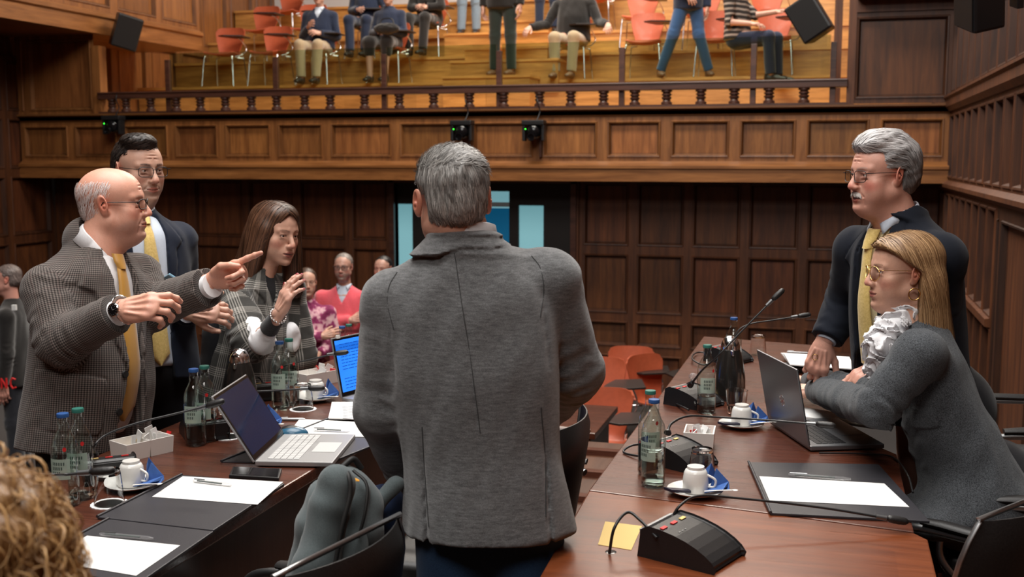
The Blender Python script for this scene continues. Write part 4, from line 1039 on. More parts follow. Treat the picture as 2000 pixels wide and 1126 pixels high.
# ------------------------------------------------------------------ office chairs
def ochair(loc, rz, label, arms=(1, -1)):
    r = empty('office_armchair', loc, label, 'chair', 'black leather chairs with metal arms', rz)     # faces +X in its frame
    S = SDF(.012); S.cone((-.19, -.17, .45), (.2, -.17, .45), .045, .045, .03); S.cone((-.19, .17, .45), (.2, .17, .45), .045, .045, .03)
    S.fnop(lambda P: np.maximum(np.maximum(np.abs(P[:, 0])-.24, np.abs(P[:, 1])-.23), np.abs(P[:, 2]-.45)-.045), (-.25, -.24, .4), (.25, .24, .5), .04); Vv, Ff = S.mesh(); part(pymesh('seat', Vv, Ff), 'seat', M['leather'], r)
    vs = []; fs = []; nz, ny = 12, 12
    for side in (0, 1):
        for i in range(nz+1):
            z = .45+.45*i/nz; t = i/nz
            for j in range(ny+1):
                y = (j/ny*2-1); w = .235*(1-.5*max(0, t-.75)**2*6); x = -.23-.09*t+.05*y*y-(.035-.015*t)*(1 if side else 0)*(1-y**6)*(1-max(0, t-.9)*8)
                vs.append((x, y*w, z))
    k = (nz+1)*(ny+1)
    for s in (0, 1):
        for i in range(nz):
            for j in range(ny): q = [s*k+i*(ny+1)+j, s*k+i*(ny+1)+j+1, s*k+(i+1)*(ny+1)+j+1, s*k+(i+1)*(ny+1)+j]; fs.append(tuple(q))
    ring = [i for i in range(ny+1)]+[i*(ny+1)+ny for i in range(1, nz+1)]+[nz*(ny+1)+j for j in range(ny-1, -1, -1)]+[i*(ny+1) for i in range(nz-1, 0, -1)]
    for a, b in zip(ring, ring[1:]+ring[:1]): fs.append((a, b, b+k, a+k))
    mb = MB(); mb.add(vs, fs); part(mb, 'backrest', M['leather'], r, smooth=60)
    mb = MB(); mb.tube([(-.23-.09*t+.05, s_*.236*(1-.5*max(0, t-.75)**2*6), .45+.45*t) for s_ in (1,) for t in np.linspace(0, 1, 12)]+[(-.27, y, .905) for y in np.linspace(.2, -.2, 8)]+[(-.23-.09*t+.05, -.236*(1-.5*max(0, t-.75)**2*6), .45+.45*t) for t in np.linspace(1, 0, 12)], .006, 6); part(mb, 'piping', M['steel'], r, smooth=60)
    for s_ in arms:
        y = .29*s_
        mb = MB(); mb.tube(curve([(.12, y*.8, .42), (.2, y, .44), (.27, y, .52), (.25, y, .62), (.17, y, .665), (.0, y, .675), (-.2, y, .675), (-.27, y*.9, .66)], 6), .0115, 10); part(mb, 'arm_tube', M['steel'], r, smooth=60)
        mb = MB(); mb.tube([(.14, y, .69), (.08, y, .694), (-.2, y, .694), (-.27, y, .688)], [(.018, .009), (.022, .012), (.022, .012), (.018, .009)], 10); part(mb, 'arm_pad', M['leather'], r, smooth=60)
    mb = MB(); mb.cyl(0, 0, .1, .41, .03); part(mb, 'column', M['greymetal'], r, smooth=50)
    for k_ in range(5):
        a = 2*PI*k_/5; mb = MB(); mb.tube([(0, 0, .12), (.16*math.cos(a), .16*math.sin(a), .09), (.3*math.cos(a), .3*math.sin(a), .06)], [.025, .02, .016], 8)
        mb.lathe([(0, 0), (.022, .005), (.028, .028), (.022, .05), (0, .056)], 10, (.3*math.cos(a), .3*math.sin(a), 0)); part(mb, 'foot', M['black'], r, smooth=50)
    return r
ochair((.60, 3.46, .03), PI, 'black armchair under the seated woman in grey')
ochair((.215, 2.70, 0), PI-.62, 'black armchair nearest the camera on the right with its arm pad beside the folder')
ochair((.73, 4.42, 0), PI+.1, 'black armchair near the right wall behind the seated woman')
ochair((-1.15, 1.95, 0), PI-.22, 'black armchair holding the backpack in the aisle')
ochair((-.98, 3.05, 0), PI, 'black leather chair back showing right of the grey jacket')
# ------------------------------------------------------------------ backpack on the aisle chair
bp = empty('backpack', (-1.05, 2.15, .5), 'grey green backpack with small orange mark standing on the aisle chair', 'backpack')
def blob(name, cs, mat, noise=.004, vox=.007, seed=1, ops=None):
    S = SDF(vox)
    for c in cs: S.cone(*c[:4], k=.03, side=c[4] if len(c) > 4 else None)
    if noise: S.fnop(lambda P, D: D+noise*sinnoise(P, .12, seed), (-9, -9, -9), (9, 9, 9), mode='d')
    if ops: ops(S)
    Vv, Ff = S.mesh(); o = link(name, pymesh(name, Vv, Ff), mat, bp); return o
bpm = fabric('backpack_cloth', (.075, .095, .10), (.115, .14, .145), 500, .85, .2, .3)
Dp = 2.33
blob('main_compartment', [(wp(672, 990, Dp+.12), wp(640, 1190, Dp+.12), (.062, .09), (.085, .11), VIEW), (wp(676, 948, Dp+.1), wp(668, 1020, Dp+.1), (.050, .04), (.066, .09), VIEW)], bpm, seed=2, noise=.007)
blob('front_pocket', [(wp(655, 945, Dp-.02), wp(598, 1190, Dp-.02), (.040, .035), (.064, .055), VIEW)], bpm, seed=5, noise=.008)
blob('side_panel', [(wp(696, 958, Dp+.08), wp(670, 1110, Dp+.04), (.032, .030), (.048, .05), VIEW)], bpm, seed=7, noise=.006)
blob('shoulder_strap', [(wp(772, 945, Dp+.2), wp(726, 995, Dp+.18), (.020, .02), (.022, .02), VIEW), (wp(726, 995, Dp+.18), wp(705, 1090, Dp+.15), (.022, .02), (.026, .02), VIEW)], bpm, seed=8)
zp = plain('zip_tape', (.008, .008, .008), .6)
mb = MB(); mb.tube(curve([wp(662, 908, Dp+.02), wp(680, 925, Dp-.03), wp(684, 965, Dp-.045), wp(668, 1030, Dp-.06), wp(650, 1126, Dp-.07)], 6), [(.005, .003)]*25, 8); mb.build('zip', zp, bp, smooth=60)
mb = MB(); mb.tube(curve([wp(690, 918, Dp+.06), wp(716, 945, Dp+.04), wp(714, 995, Dp+.02), wp(700, 1050, Dp+.01)], 6), [(.004, .003)]*19, 8); mb.build('zip', zp, bp, smooth=60)
mb = MB(); mb.tube([wp(686, 930, Dp+.02), wp(694, 936, Dp+.02), wp(701, 938, Dp+.025)], [(.003, .002), (.007, .002), (.003, .002)], 8); mb.build('orange_mark', plain('orange_print', (.8, .38, .05), .6), bp, smooth=60)
mb = MB(); mb.tube(curve([wp(668, 912, Dp+.1), wp(690, 896, Dp+.12), wp(706, 915, Dp+.13)], 6), .007, 8); mb.build('grab_handle', zp, bp, smooth=60)
jk = blob('blue_jacket', [(wp(752, 985, Dp+.3), wp(735, 1010, Dp+.25), .05, .05)], plain('navy_nylon', (.02, .04, .1), .6), seed=9); jk.name = 'folded_jacket'; jk.parent = None; jk.matrix_parent_inverse = Matrix(); jk.location = (0, 0, 0)
tag(jk, 'bit of navy jacket stuffed behind the backpack strap', 'jacket')
# ------------------------------------------------------------------ people
def poly2d(x, y, poly):
    d = np.full(len(x), 1e9); s = np.ones(len(x)); n = len(poly)
    for i in range(n):
        ax_, ay = poly[i]; bx, by = poly[i-1]
        ex, ey = bx-ax_, by-ay; wx, wy = x-ax_, y-ay
        t = np.clip((wx*ex+wy*ey)/(ex*ex+ey*ey+1e-12), 0, 1)
        d = np.minimum(d, (wx-ex*t)**2+(wy-ey*t)**2)
        c1 = y >= ay; c2 = y < by; c3 = ex*wy > ey*wx
        s = np.where((c1 & c2 & c3) | (~c1 & ~c2 & ~c3), -s, s)
    return s*np.sqrt(d)
class Frame:
    """local frame: origin o, s = side (person's right), f = front, t = up"""
    def __init__(s_, o, s, t):
        s_.o = np.asarray(o, float); s_.t = nrm(t); s_.s = nrm(np.asarray(s, float)-s_.t*np.dot(s, s_.t)); s_.f = np.cross(s_.t, s_.s)
    def loc(s_, P): Q = P-s_.o; return Q@s_.s, Q@s_.f, Q@s_.t
    def w(s_, a, f, t): return s_.o+s_.s*a+s_.f*f+s_.t*t
BIG = ((-99,)*3, (99,)*3)
def applique(S, fr, poly, th, front=1, groove=.0035):
    def fn(P, D):
        a, c, t = fr.loc(P); r = np.maximum(poly2d(a, t, poly), -c*front+.0)
        if groove: D = D+groove*np.exp(-((r-.003)/.0035)**2)*(r > -.001)
        return np.minimum(D, np.maximum(D-th, r))
    S.fnop(fn, fr.o-1.2, fr.o+1.2, 0, 'd')
def carve(S, fr, poly, depth, front=1):
    def fn(P, D):
        a, c, t = fr.loc(P); r = np.maximum(poly2d(a, t, poly), -c*front)
        return np.maximum(D, np.minimum(D+depth, -r))
    S.fnop(fn, fr.o-1.2, fr.o+1.2, 0, 'd')
def cutplane(S, o, n, r=.6):
    """remove everything on the +n side of the plane, within r of o"""
    o = np.asarray(o, float); n = nrm(n)
    def fn(P, D): return np.where(((P-o)**2).sum(1) < r*r, np.maximum(D, (P-o)@n), D)
    S.fnop(fn, o-r, o+r, 0, 'd')
def folds(S, amp, scale, seed, stretch=(1, 1, .45)):
    S.fnop(lambda P, D: np.where(np.abs(D) < .1, D+amp*sinnoise(P, scale, seed, 6, stretch), D), -99, 99, 0, 'd')
def crease(S, a, b, te, amp, lam=.03, wdt=.07, seed=0, r=.105):
    """bunched folds across a limb a->b around distance te"""
    a = np.asarray(a, float); b = np.asarray(b, float); ax = nrm(b-a); L_ = np.linalg.norm(b-a); u = nrm(np.cross(ax, (0.3, .2, 1))); v = np.cross(ax, u)
    def fn(P, D):
        Q = P-a; z = Q@ax; th = np.arctan2(Q@v, Q@u); rad = np.sqrt((Q@u)**2+(Q@v)**2)
        m = np.exp(-((z-te)/wdt)**2)*np.clip((r-rad)/.02, 0, 1)
        nz = sinnoise(P, .11, seed+40, 5)
        return D+amp*.6*m*(np.sin(2*PI*z/lam*.8+2.2*np.sin(th+seed)+1.1*np.sin(2*th+seed*2)+2.0*nz)*np.clip(.35+.65*np.sin(th+seed*1.7)+.5*nz, 0, 1))
    S.fnop(fn, np.minimum(a, b)-r, np.maximum(a, b)+r, 0, 'd')
def uvmap(V, F, frames):
    """frames: (a, b, side, R) - face takes the nearest; returns loop uvs"""
    Cc = V[F].mean(1); best = None
    for i, (a, b, side, R) in enumerate(frames):
        a = np.asarray(a, float); b = np.asarray(b, float); ba = b-a; h = np.clip(((Cc-a)@ba)/(ba@ba), 0, 1)
        d = np.linalg.norm(Cc-a-h[:, None]*ba, axis=1)-R
        if best is None: best = d; own = np.zeros(len(F), int)
        else: m = d < best; own[m] = i; best = np.minimum(best, d)
    uv = np.zeros((len(F), 4, 2))
    for i, (a, b, side, R) in enumerate(frames):
        m = own == i
        if not m.any(): continue
        a = np.asarray(a, float); ax = nrm(np.asarray(b, float)-a); u = nrm(side-ax*np.dot(side, ax)); v = np.cross(ax, u)
        Q = V[F[m]]-a; th = np.arctan2(Q@v, Q@u); q = Cc[m]-a; tc = np.arctan2(q@v, q@u)[:, None]
        th = tc+(th-tc+PI) % (2*PI)-PI
        uv[m, :, 0] = th*R; uv[m, :, 1] = Q@ax
    return uv.reshape(-1, 2)
def cloth(name, S, mat, parent, frames=None, cols=None):
    V_, F_ = S.mesh()
    me = pymesh(name, V_, F_, cols(V_) if cols else None, uvmap(V_, F_, frames) if frames else None)
    return link(name, me, mat, parent)
# ---- hands -------------------------------------------------------------------
def hand(wr, xd, zd, left, curls, thumb=None, skin=(.6, .3, .2), s=1.0, nails=None, vox=.0022, spread=(.10, .03, -.03, -.10), fl=1.0, arm=None):
    """returns (V, F, cols) in world; xd = toward the knuckles, zd = back of the hand"""
    x = nrm(xd); z = nrm(zd-x*np.dot(zd, x)); y = np.cross(z, x)*(-1 if left else 1)
    S = SDF(vox); tips = []
    S.cone((-.03, 0, 0), (.015, 0, 0), (.026, .019), (.029, .019), .012, V3(0, 1, 0))
    S.cone((.01, .001, 0), (.082, .004, .0), (.031, .0165), (.040, .0135), .014, V3(0, 1, 0))
    S.ell((.035, .026, -.010), (.028, .017, .016), .014)                # ball of the thumb
    S.ell((.045, -.027, -.007), (.034, .013, .013), .012)
    base = [(.084, .030, 0), (.088, .010, .003), (.084, -.011, .001), (.076, -.030, -.003)]
    lens = [(.044, .026, .022), (.048, .030, .023), (.044, .028, .022), (.034, .021, .020)]
    for i in range(4):
        p = np.array(base[i]); c = curls[i]; ang = 0; sp = spread[i]; r = [.0106, .0096, .0088, .0074][:]
        if i == 3: r = [q*.88 for q in r]
        S.ell(p-(.004, 0, -.004), (.012, .010, .010), .010)
        for j in range(3):
            ang += c[j]; d = V3(math.cos(ang)*math.cos(sp), math.sin(sp)*math.cos(ang*.5), -math.sin(ang)); q = p+d*lens[i][j]*fl
            S.cone(p, q, r[j], r[j+1], .0022 if j else .004)
            if j < 2: S.ell(q, r[j+1]*1.07, .004)
            p = q
        tips.append((p, d, V3(-math.sin(ang)*1., 0, -math.cos(ang))*-1))
    T = thumb or [(.016, .026, -.012), (.048, .050, -.022), (.076, .062, -.026), (.100, .066, -.026)]
    T = [np.array(t, float) for t in T]; rr = [.014, .0122, .0104, .0082]
    for j in range(3): S.cone(T[j], T[j+1], rr[j], rr[j+1], .008 if j == 0 else .003)
    tips.append((T[3], nrm(T[3]-T[2]), nrm(np.cross(nrm(T[3]-T[2]), (0, 0, 1)))*1.0))
    for k in range(4):
        a = (.02, .018-.012*k, .0175); b = np.array(base[k])+(-.006, 0, .0115); S.cone(a, b, .0022, .0028, .008)
    Vv, Ff = S.mesh()
    n = len(Vv); col = np.tile(np.array(skin, float), (n, 1))
    for i in range(4):
        kd = np.linalg.norm(Vv-np.array(base[i]), axis=1); col *= 1-np.clip(1-kd/.02, 0, 1)[:, None]*np.array([.0, .14, .12])
    for (p, d, up), i in zip(tips, range(5)):
        dd = np.linalg.norm(Vv-p, axis=1); col = col*(1-np.clip(1-dd/.02, 0, 1)[:, None]*np.array([0, .15, .12]))
        upn = up if i == 4 else up
        if i == 4:
            upn = nrm(V3(0, .35, 1)-d*np.dot(V3(0, .35, 1), d))
        q = (Vv-p); a = q@d; b = q@nrm(upn); side = np.linalg.norm(q-np.outer(a, d)-np.outer(b, nrm(upn)), axis=1)
        m = (a > -.006) & (a < .009) & (b > .0028) & (side < .0055)
        col[m] = nails if nails is not None else np.minimum(1, np.array(skin)*[1.15, 1.25, 1.25])
    Rm = np.stack([x, y, z]); W = Vv*s@Rm+np.asarray(wr, float)
    if left: Ff = Ff[:, ::-1]
    return W, Ff, col
FIST = [(1.2, 1.5, .8)]*4
RELAX = [(.25, .35, .25), (.35, .4, .3), (.42, .45, .3), (.5, .5, .35)]
# ---- heads -------------------------------------------------------------------
def head_sdf(c, neck=None, vox=.0024):
    """c: shape options"""
    g = lambda k, d=None: c.get(k, d)
    S = SDF(vox); w = g('w', 1.0); jw = g('jaw', 1.0); fat = g('fat', 0.0); fem = g('fem', 0.0)
    S.ell((0, -.015, .036), (.0745*w, .096, .080), .01)
    S.ell((0, .030, .030), (.064*w, .060, .062), .03)                       # forehead
    S.ell((0, .026, -.030), (.060*w, .058, .078), .03)
    S.ell((0, .045, -.070), ((.044+.010*fat)*jw, .034, .035), .03)
    for s in (-1, 1):
        S.cone((s*.053*w*jw, .0, -.055), (s*.018, .064, -.098-.002*fat), .017+.007*fat, .013+.001*fat, .03)
        S.ell((s*.043*w, .056, -.026), (.021, .019, .018), .024)             # cheekbone
        S.ell((s*.037*w, .050, -.055), (.021+.010*fat, .020+.005*fat, .026+.005*fat), .022)
        S.cone((s*.012, .086, .021), (s*.044*w, .071, .019), .008-.002*fem, .007-.002*fem, .016)   # brow
        S.ell((s*.0305, .0985, .002), (.0165, .017, .0105), .013, mode='s')   # socket
    S.ell((0, .081, -.103), (.017+.004*fat, .014, .014), .016)               # chin
    if fat: S.ell((0, .030, -.116), (.038, .042, .018+.010*fat), .03)
    # lids around the eyeball
    op = g('open', .0042)
    for s in (-1, 1):
        S.ell((s*.0305, .0725, .0005), (.0152, .0142, .0138), .004)
        S.cone((s*.018, .086, .0085), (s*.043, .079, .0085), .0024, .002, .006)
        S.cone((s*.019, .0835, -.0095), (s*.042, .0765, -.009), .0016, .0016, .006)
        S.ell((s*.0308, .089, -.0002), (.0115, .012, op), .0012, mode='s')
    # nose
    nl = g('nose', 1.0); nw = g('nosew', 1.0)
    S.cone((0, .085, .010), (0, .104*1.0+.004*(nl-1)*10, -.028), (.0075, .009), (.0095*nw, .011), .011, V3(1, 0, 0))
    S.ell((0, .1075+.04*(nl-1), -.0365), (.0105*nw, .0105, .0092), .008)
    for s in (-1, 1):
        S.ell((s*.0110*nw, .0975, -.0395), (.0072, .0105, .0075), .008)
        S.ell((s*.0056*nw, .1045, -.0480), (.0028, .0042, .0034), .002, mode='s')
    # mouth
    S.ell((0, .077, -.068), (.029, .019, .024), .018)
    mo = g('mouth', 0.0); ms = g('mouthw', 1.0); lip = g('lips', 1.0)
    def arc(z0, y0, zc, n=5, hw=.0235):
        out = []
        for i in range(n):
            t = i/(n-1)*2-1; out.append(V3(t*hw*ms, y0-.0125*t*t, z0+zc*t*t))
        return out
    up = arc(-.0645, .0965, -.0035); lo = arc(-.0765-mo*.9, .0940-mo*.3, .0075+mo*.9)
    for a, b in zip(up, up[1:]): S.cone(a, b, .0042*lip, .0042*lip, .004)
    for a, b in zip(lo, lo[1:]): S.cone(a, b, .0047*lip, .0047*lip, .004)
    mid = arc(-.0700-mo*.4, .1030, .0015)
    for a, b in zip(mid, mid[1:]): S.cone(a, b, (.0045, .0013+mo*.45), (.0045, .0013+mo*.45), .0018, mode='s', side=V3(0, 1, 0))
    S.cone((0, .1005, -.050), (0, .1005, -.060), .0022, .0026, .004, mode='s')
    S.cone((-.018, .0955, -.0905), (.018, .0955, -.0905), .004, .004, .010, mode='s')
    if g('age', 0):
        for s in (-1, 1):
            S.cone((s*.0165, .0985, -.045), (s*.031, .0845, -.068), .0016, .0018, .006, mode='s')
            S.cone((s*.033, .084, -.078), (s*.032, .079, -.094), .0006, .0006, .006, mode='s')
            S.cone((s*.020, .0855, -.0145), (s*.040, .078, -.0135), .0014, .0012, .005, mode='s')
        for k in range(3): S.cone((-.032, .0895-.002*k, .042+.012*k), (.032, .0895-.002*k, .043+.012*k), .0009, .0009, .004, mode='s')
    # ears
    for s in (-1, 1):
        ex = s*(.0745*w-.0025+g('earout', 0))
        R = np.array([[math.cos(.45), -s*math.sin(.45), 0], [s*math.sin(.45), math.cos(.45), 0], [0, 0, 1]])
        R = R@np.array([[1, 0, 0], [0, math.cos(.2), math.sin(.2)], [0, -math.sin(.2), math.cos(.2)]])
        S.ell((ex+s*.006, -.012, .000), (.0065, .0185, .031), .006, R)
        S.ell((ex+s*.003, -.004, -.024), (.006, .010, .011), .006)
        S.ell((ex+s*.0125, -.010, .004), (.0055, .0105, .019), .004, R, mode='s')
        S.ell((ex+s*.010, -.006, -.004), (.004, .006, .006), .003)
    if neck is not None:
        a, b, ra, rb = neck; S.cone(a, b, ra, rb, .03)
    return S
def head_cols(V, c):
    g = lambda k, d=None: c.get(k, d); sk = np.array(g('skin', (.60, .31, .22))); col = np.tile(sk, (len(V), 1)); x, y, z = V.T
    def blend(m, k): 
        nonlocal col; m = np.clip(m, 0, 1)[:, None]; col = col*(1-m)+np.array(k)*m
    red = sk*np.array(g('redk', (1.05, .72, .72)))
    for s in (-1, 1):
        blend((1-np.linalg.norm((V-(s*.045, .06, -.035))/(.03, .04, .025), axis=1))*1.3*g('cheek', .8), red)
        blend((1-np.linalg.norm((V-(s*.082, -.012, 0))/(.02, .03, .04), axis=1))*1.6, sk*np.array((1.0, .66, .60)))
    blend((1-np.linalg.norm((V-(0, .11, -.038))/(.02, .02, .018), axis=1))*1.2, red)
    n1 = sinnoise(V, .02, 5); col *= (1+.035*n1)[:, None]
    if g('beard'):
        bc, bs = g('beard'); 
        m = np.clip((-.048-z-.35*np.maximum(0, .07-y))/.012+.3*n1, 0, 1)*np.clip((y-.0)/.03, 0, 1)*np.clip((z+.15)/.02, 0, 1)
        m = np.maximum(m, np.clip(1-np.abs(z+.056)/.009, 0, 1)*(np.abs(x) < .03)*(y > .08)); blend(m*bs, bc)
    lipc = np.array(g('lipc', sk*np.array((.85, .52, .52)))); mo = g('mouth', 0.0)
    hw = .0245*g('mouthw', 1.0); t = x/hw
    zu = -.0600-.0075*t*t; zl = -.0815-mo*.9+.0125*t*t+mo*.9*t*t
    m = (np.abs(t) < 1) & (z < zu) & (z > zl) & (y > .07); blend(m*np.clip((1-np.abs(t))*6, 0, 1)*.9, lipc)
    zc = -.0700-mo*.4+.0015*t*t
    m = (np.abs(t) < .93) & (np.abs(z-zc) < .0012+mo*.42*(1-t*t)) & (y < .102) & (y > .065); blend(m*1.0, (.10, .03, .03))
    bw = np.array(g('browc', (.12, .09, .07))); bt = g('browt', 1.0)
    for s in (-1, 1):
        u = (s*x-.013)/.033; zb = .0195+.004*np.sin(np.clip(u, 0, 1)*2.4)-g('browd', 0)*u*.01
        m = (u > 0) & (u < 1) & (y > .05); wd = .0036*bt*(1.1-.6*np.clip(u, 0, 1))
        blend(m*np.clip(1.4-np.abs(z-zb)/wd, 0, 1)*g('brows', .85)*(.75+.25*np.sin(x*4000+z*2500)), bw)
        e = np.sqrt(((x-s*.0308)/.0135)**2+((z-.0)/.0065)**2)
        blend((y > .078)*np.clip(1-np.abs(e-.95)/.28, 0, 1)*g('lash', .35)*(z > -.003), (.05, .03, .025))
        blend((1-np.linalg.norm((V-(s*.031, .08, -.013))/(.018, .02, .009), axis=1))*.8*g('bags', .4), sk*np.array((.80, .66, .66)))
    return col
def eye_mesh(c, s, gaze):
    n, m = 24, 16; vs = []; cs = []; g = nrm(gaze)
    for j in range(m+1):
        for i in range(n):
            a, b = 2*PI*i/n, PI*j/m; vs.append((math.sin(b)*math.cos(a), math.cos(b), math.sin(b)*math.sin(a)))
    vs = np.array(vs); 
    q = nrm(g); z0 = V3(0, 1, 0); ax = np.cross(z0, q); sn = np.linalg.norm(ax); cn = q[1]
    if sn > 1e-6:
        k = ax/sn; K = np.array([[0, -k[2], k[1]], [k[2], 0, -k[0]], [-k[1], k[0], 0]]); Rm = np.eye(3)+sn*K+(1-cn)*K@K; vs = vs@Rm.T
    d = np.arccos(np.clip(vs@q, -1, 1)); col = np.tile((.70, .66, .62), (len(vs), 1)); ic = c.get('iris', (.09, .05, .03))
    col[d < .50] = ic; col[d < .22] = (.004, .004, .004)
    F = [(j*n+i, j*n+(i+1) % n, (j+1)*n+(i+1) % n, (j+1)*n+i) for j in range(m) for i in range(n)]
    return vs*.0122+np.array((s*.0305, .0725, .0)), np.array(F)[:, ::-1], col
SKIN = attrmat('skin', .42, .10, 350, .5, var=.07); EYE = attrmat('eyeball', .08, 0); HAIR = attrmat('hair_strands', .42, 0, spec=.45)
def strands(roots, dirs, vol, n=8, step=.012, width=.0012, off=(.001, .004), col=(.2, .2, .2), cvar=.25, grav=.6, lift=0, wob=.15, taper=.5, flow=None, seed=0, colf=None):
    """ribbons that follow the hair volume `vol` (an SDF); returns V, F, cols"""
    r = np.random.default_rng(seed); P = roots.copy(); D = dirs.copy(); k = len(P); pts = []
    e = .002; o = r.uniform(off[0], off[1], k); L_ = r.uniform(.7, 1.15, k)[:, None]; ph = r.uniform(0, 6.28, (k, 3)); nr = []
    def gradf(P):
        return np.stack([vol.ev(P+d)-vol.ev(P-d) for d in np.eye(3)*e], 1)/(2*e)
    for i in range(n+1):
        G = gradf(P); G /= np.linalg.norm(G, axis=1)[:, None]+1e-9
        v = vol.ev(P); P = P-G*(v-o-lift*i/n*.01)[:, None]*(.9 if i else 1)
        pts.append(P.copy()); nr.append(G)
        T = D+np.array((0, 0, -grav))*(i/n+.2)+wob*np.sin(ph+i*1.1)*.5
        if flow is not None: T = T+flow(P)
        T = T-G*((T*G).sum(1)[:, None])*(1-.0); T /= np.linalg.norm(T, axis=1)[:, None]+1e-9
        D = .6*D+.4*T; P = P+T*step*L_
    pts = np.stack(pts, 1); nr = np.stack(nr, 1)
    tan = np.gradient(pts, axis=1); side = np.cross(tan, nr); side /= np.linalg.norm(side, axis=2)[:, :, None]+1e-9
    w = width*r.uniform(.6, 1.3, k)[:, None, None]*(1-taper*np.linspace(0, 1, n+1)**2)[None, :, None]
    V_ = np.stack([pts-side*w, pts+side*w], 2).reshape(-1, 3)
    b = (np.arange(k)*(n+1)*2)[:, None]+np.arange(n)[None]*2; F = np.stack([b, b+1, b+3, b+2], 2).reshape(-1, 4)
    base = colf(roots, r) if colf is not None else np.tile(np.array(col, float), (k, 1))
    cc = base*(1+cvar*r.normal(size=(k, 1))).clip(.3, 2.2); cols = np.repeat(cc, (n+1)*2, axis=0)
    return V_, F, cols
def roots_on(Vh, Fh, mask, k, seed=0):
    r = np.random.default_rng(seed); C_ = Vh[Fh].mean(1); ok = np.nonzero(mask(C_))[0]
    if not len(ok): return np.zeros((0, 3))
    idx = r.choice(ok, k); w = r.dirichlet((1, 1, 1, 1), k); return (Vh[Fh[idx]]*w[:, :, None]).sum(1)
class Head:
    def __init__(s, pos, fwd, up=(0, 0, 1), scale=1.0, **c):
        s.pos = np.asarray(pos, float); f = nrm(fwd); r = nrm(np.cross(f, up)); u = np.cross(r, f)
        s.R = np.stack([r, f, u]); s.sc = scale; s.c = c
    def W(s, P): return np.asarray(P)*s.sc@s.R+s.pos
    def Lc(s, P): return (np.asarray(P)-s.pos)@s.R.T/s.sc
    def dirL(s, d): return np.asarray(d)@s.R.T
    def body(s, neckbase, rn=.056, rb=.062, vox=.0024):
        b = s.Lc(neckbase); S = head_sdf(s.c, ((0, -.022, -.060), tuple(b), rn, rb), vox); s.S = S
        V_, F_ = S.mesh(); cols = head_cols(V_, s.c)
        m = V_[:, 2] < -.13; s.V, s.F = V_, F_
        return s.W(V_), F_, cols
    def eyes(s, parent, gaze=None):
        for sd in (-1, 1):
            g = s.dirL(gaze) if gaze is not None else V3(0, 1, 0)
            V_, F_, c = eye_mesh(s.c, sd, g); link('eye', pymesh('eye', s.W(V_), F_, c), EYE, parent)
    def glasses(s, parent, kind='rect', col=None, r=.0013, full=True, lw=.026, lh=.018, ydrop=-.004, arm=True):
        col = col or M['black']; mb = MB(); f = 1.0
        yF = .1055
        def rim(sd):
            pts = []; n = 32
            for i in range(n+1):
                a = 2*PI*i/n; ex = 2/3.6 if kind != 'round' else 1
                cx = abs(math.cos(a))**ex*math.copysign(1, math.cos(a)); cz = abs(math.sin(a))**ex*math.copysign(1, math.sin(a))
                x = lw*cx; z = lh*cz*(1.0 if kind != 'cat' else 1+.15*cx)
                pts.append(V3(sd*(.0335+x), yF-.012*((.0335+x)/.06)**2, ydrop+z))
            return pts
        for sd in (-1, 1):
            R_ = rim(sd)
            mb.tube([s.W(p) for p in (R_ if full else R_[:17])], r, 6)
            q = rim(sd); lm = MB(); lm.add([tuple(s.W(p)) for p in q[:-1]], [tuple(range(32))]); s.lens = lm
            link('lens', lm.mesh(), M['lens'], parent) if False else None
            if arm: mb.tube([s.W(p) for p in curve([(sd*(.0335+lw), yF-.012, ydrop+lh*.55), (sd*.072*s.c.get('w', 1)+sd*.003, .085, ydrop+lh*.6), (sd*.080*s.c.get('w', 1), .0, .008), (sd*.079*s.c.get('w', 1), -.012, .006), (sd*.078, -.022, -.012)], 6)], r*.9, 6)
        mb.tube([s.W(p) for p in curve([(-.0085, yF-.002, ydrop+lh*.35), (0, yF+.002, ydrop+lh*.5), (.0085, yF-.002, ydrop+lh*.35)], 5)], r, 6)
        g = mb.build('glasses', col, parent, smooth=60)
        for sd in (-1, 1):
            q = rim(sd); lm = MB(); lm.add([tuple(s.W(p)) for p in q[:-1]], [tuple(range(32))]); lm.build('lens', M['lens'], g)
        return g
    def hair_vol(s, ops, vox=.003):
        S = SDF(vox)
        for o in ops:
            k, a = o[0], o[1:]
            if k == 'e': S.ell(*a[:2], k=a[2] if len(a) > 2 else .02)
            if k == 'c': S.cone(*a[:4], k=a[4] if len(a) > 4 else .02, side=a[5] if len(a) > 5 else None)
            if k == 'f': S.fnop(a[0], -9, 9, 0, 'd')
        s.H = S; return S
    def hair(s, parent, ops, basecol, layers, name='hair', vox=.003, shell=True):
        S = s.hair_vol(ops, vox); V_, F_ = S.mesh(); s.HV, s.HF = V_, F_; parts = []
        if shell: parts.append((V_, F_, basecol))
        for L_ in layers:
            L_ = dict(L_); m = L_.pop('mask', lambda C_: np.ones(len(C_), bool)); k = L_.pop('k'); d = L_.pop('dir'); sd = L_.get('seed', 0)
            src = L_.pop('src', (V_, F_)); R_ = roots_on(src[0], src[1], m, k, sd)
            if not len(R_): continue
            D = np.tile(nrm(d), (len(R_), 1)) if not callable(d) else d(R_)
            parts.append(strands(R_, D, S, **L_))
        a, b, c = joinVF(parts); o = link(name, pymesh(name, s.W(a), b, c), HAIR, parent); return o
def bodymesh(name, parts, parent, mat=None):
    a, b, c = joinVF(parts); return link(name, pymesh(name, a, b, c), mat or SKIN, parent)
def limbs(vox, segs, col, k=.03):
    S = SDF(vox)
    for sg in segs: S.cone(*sg[:4], k=k, side=sg[4] if len(sg) > 4 else None, cap=.03 if isinstance(sg[2], tuple) else None)
    a, b = S.mesh(); return a, b, col

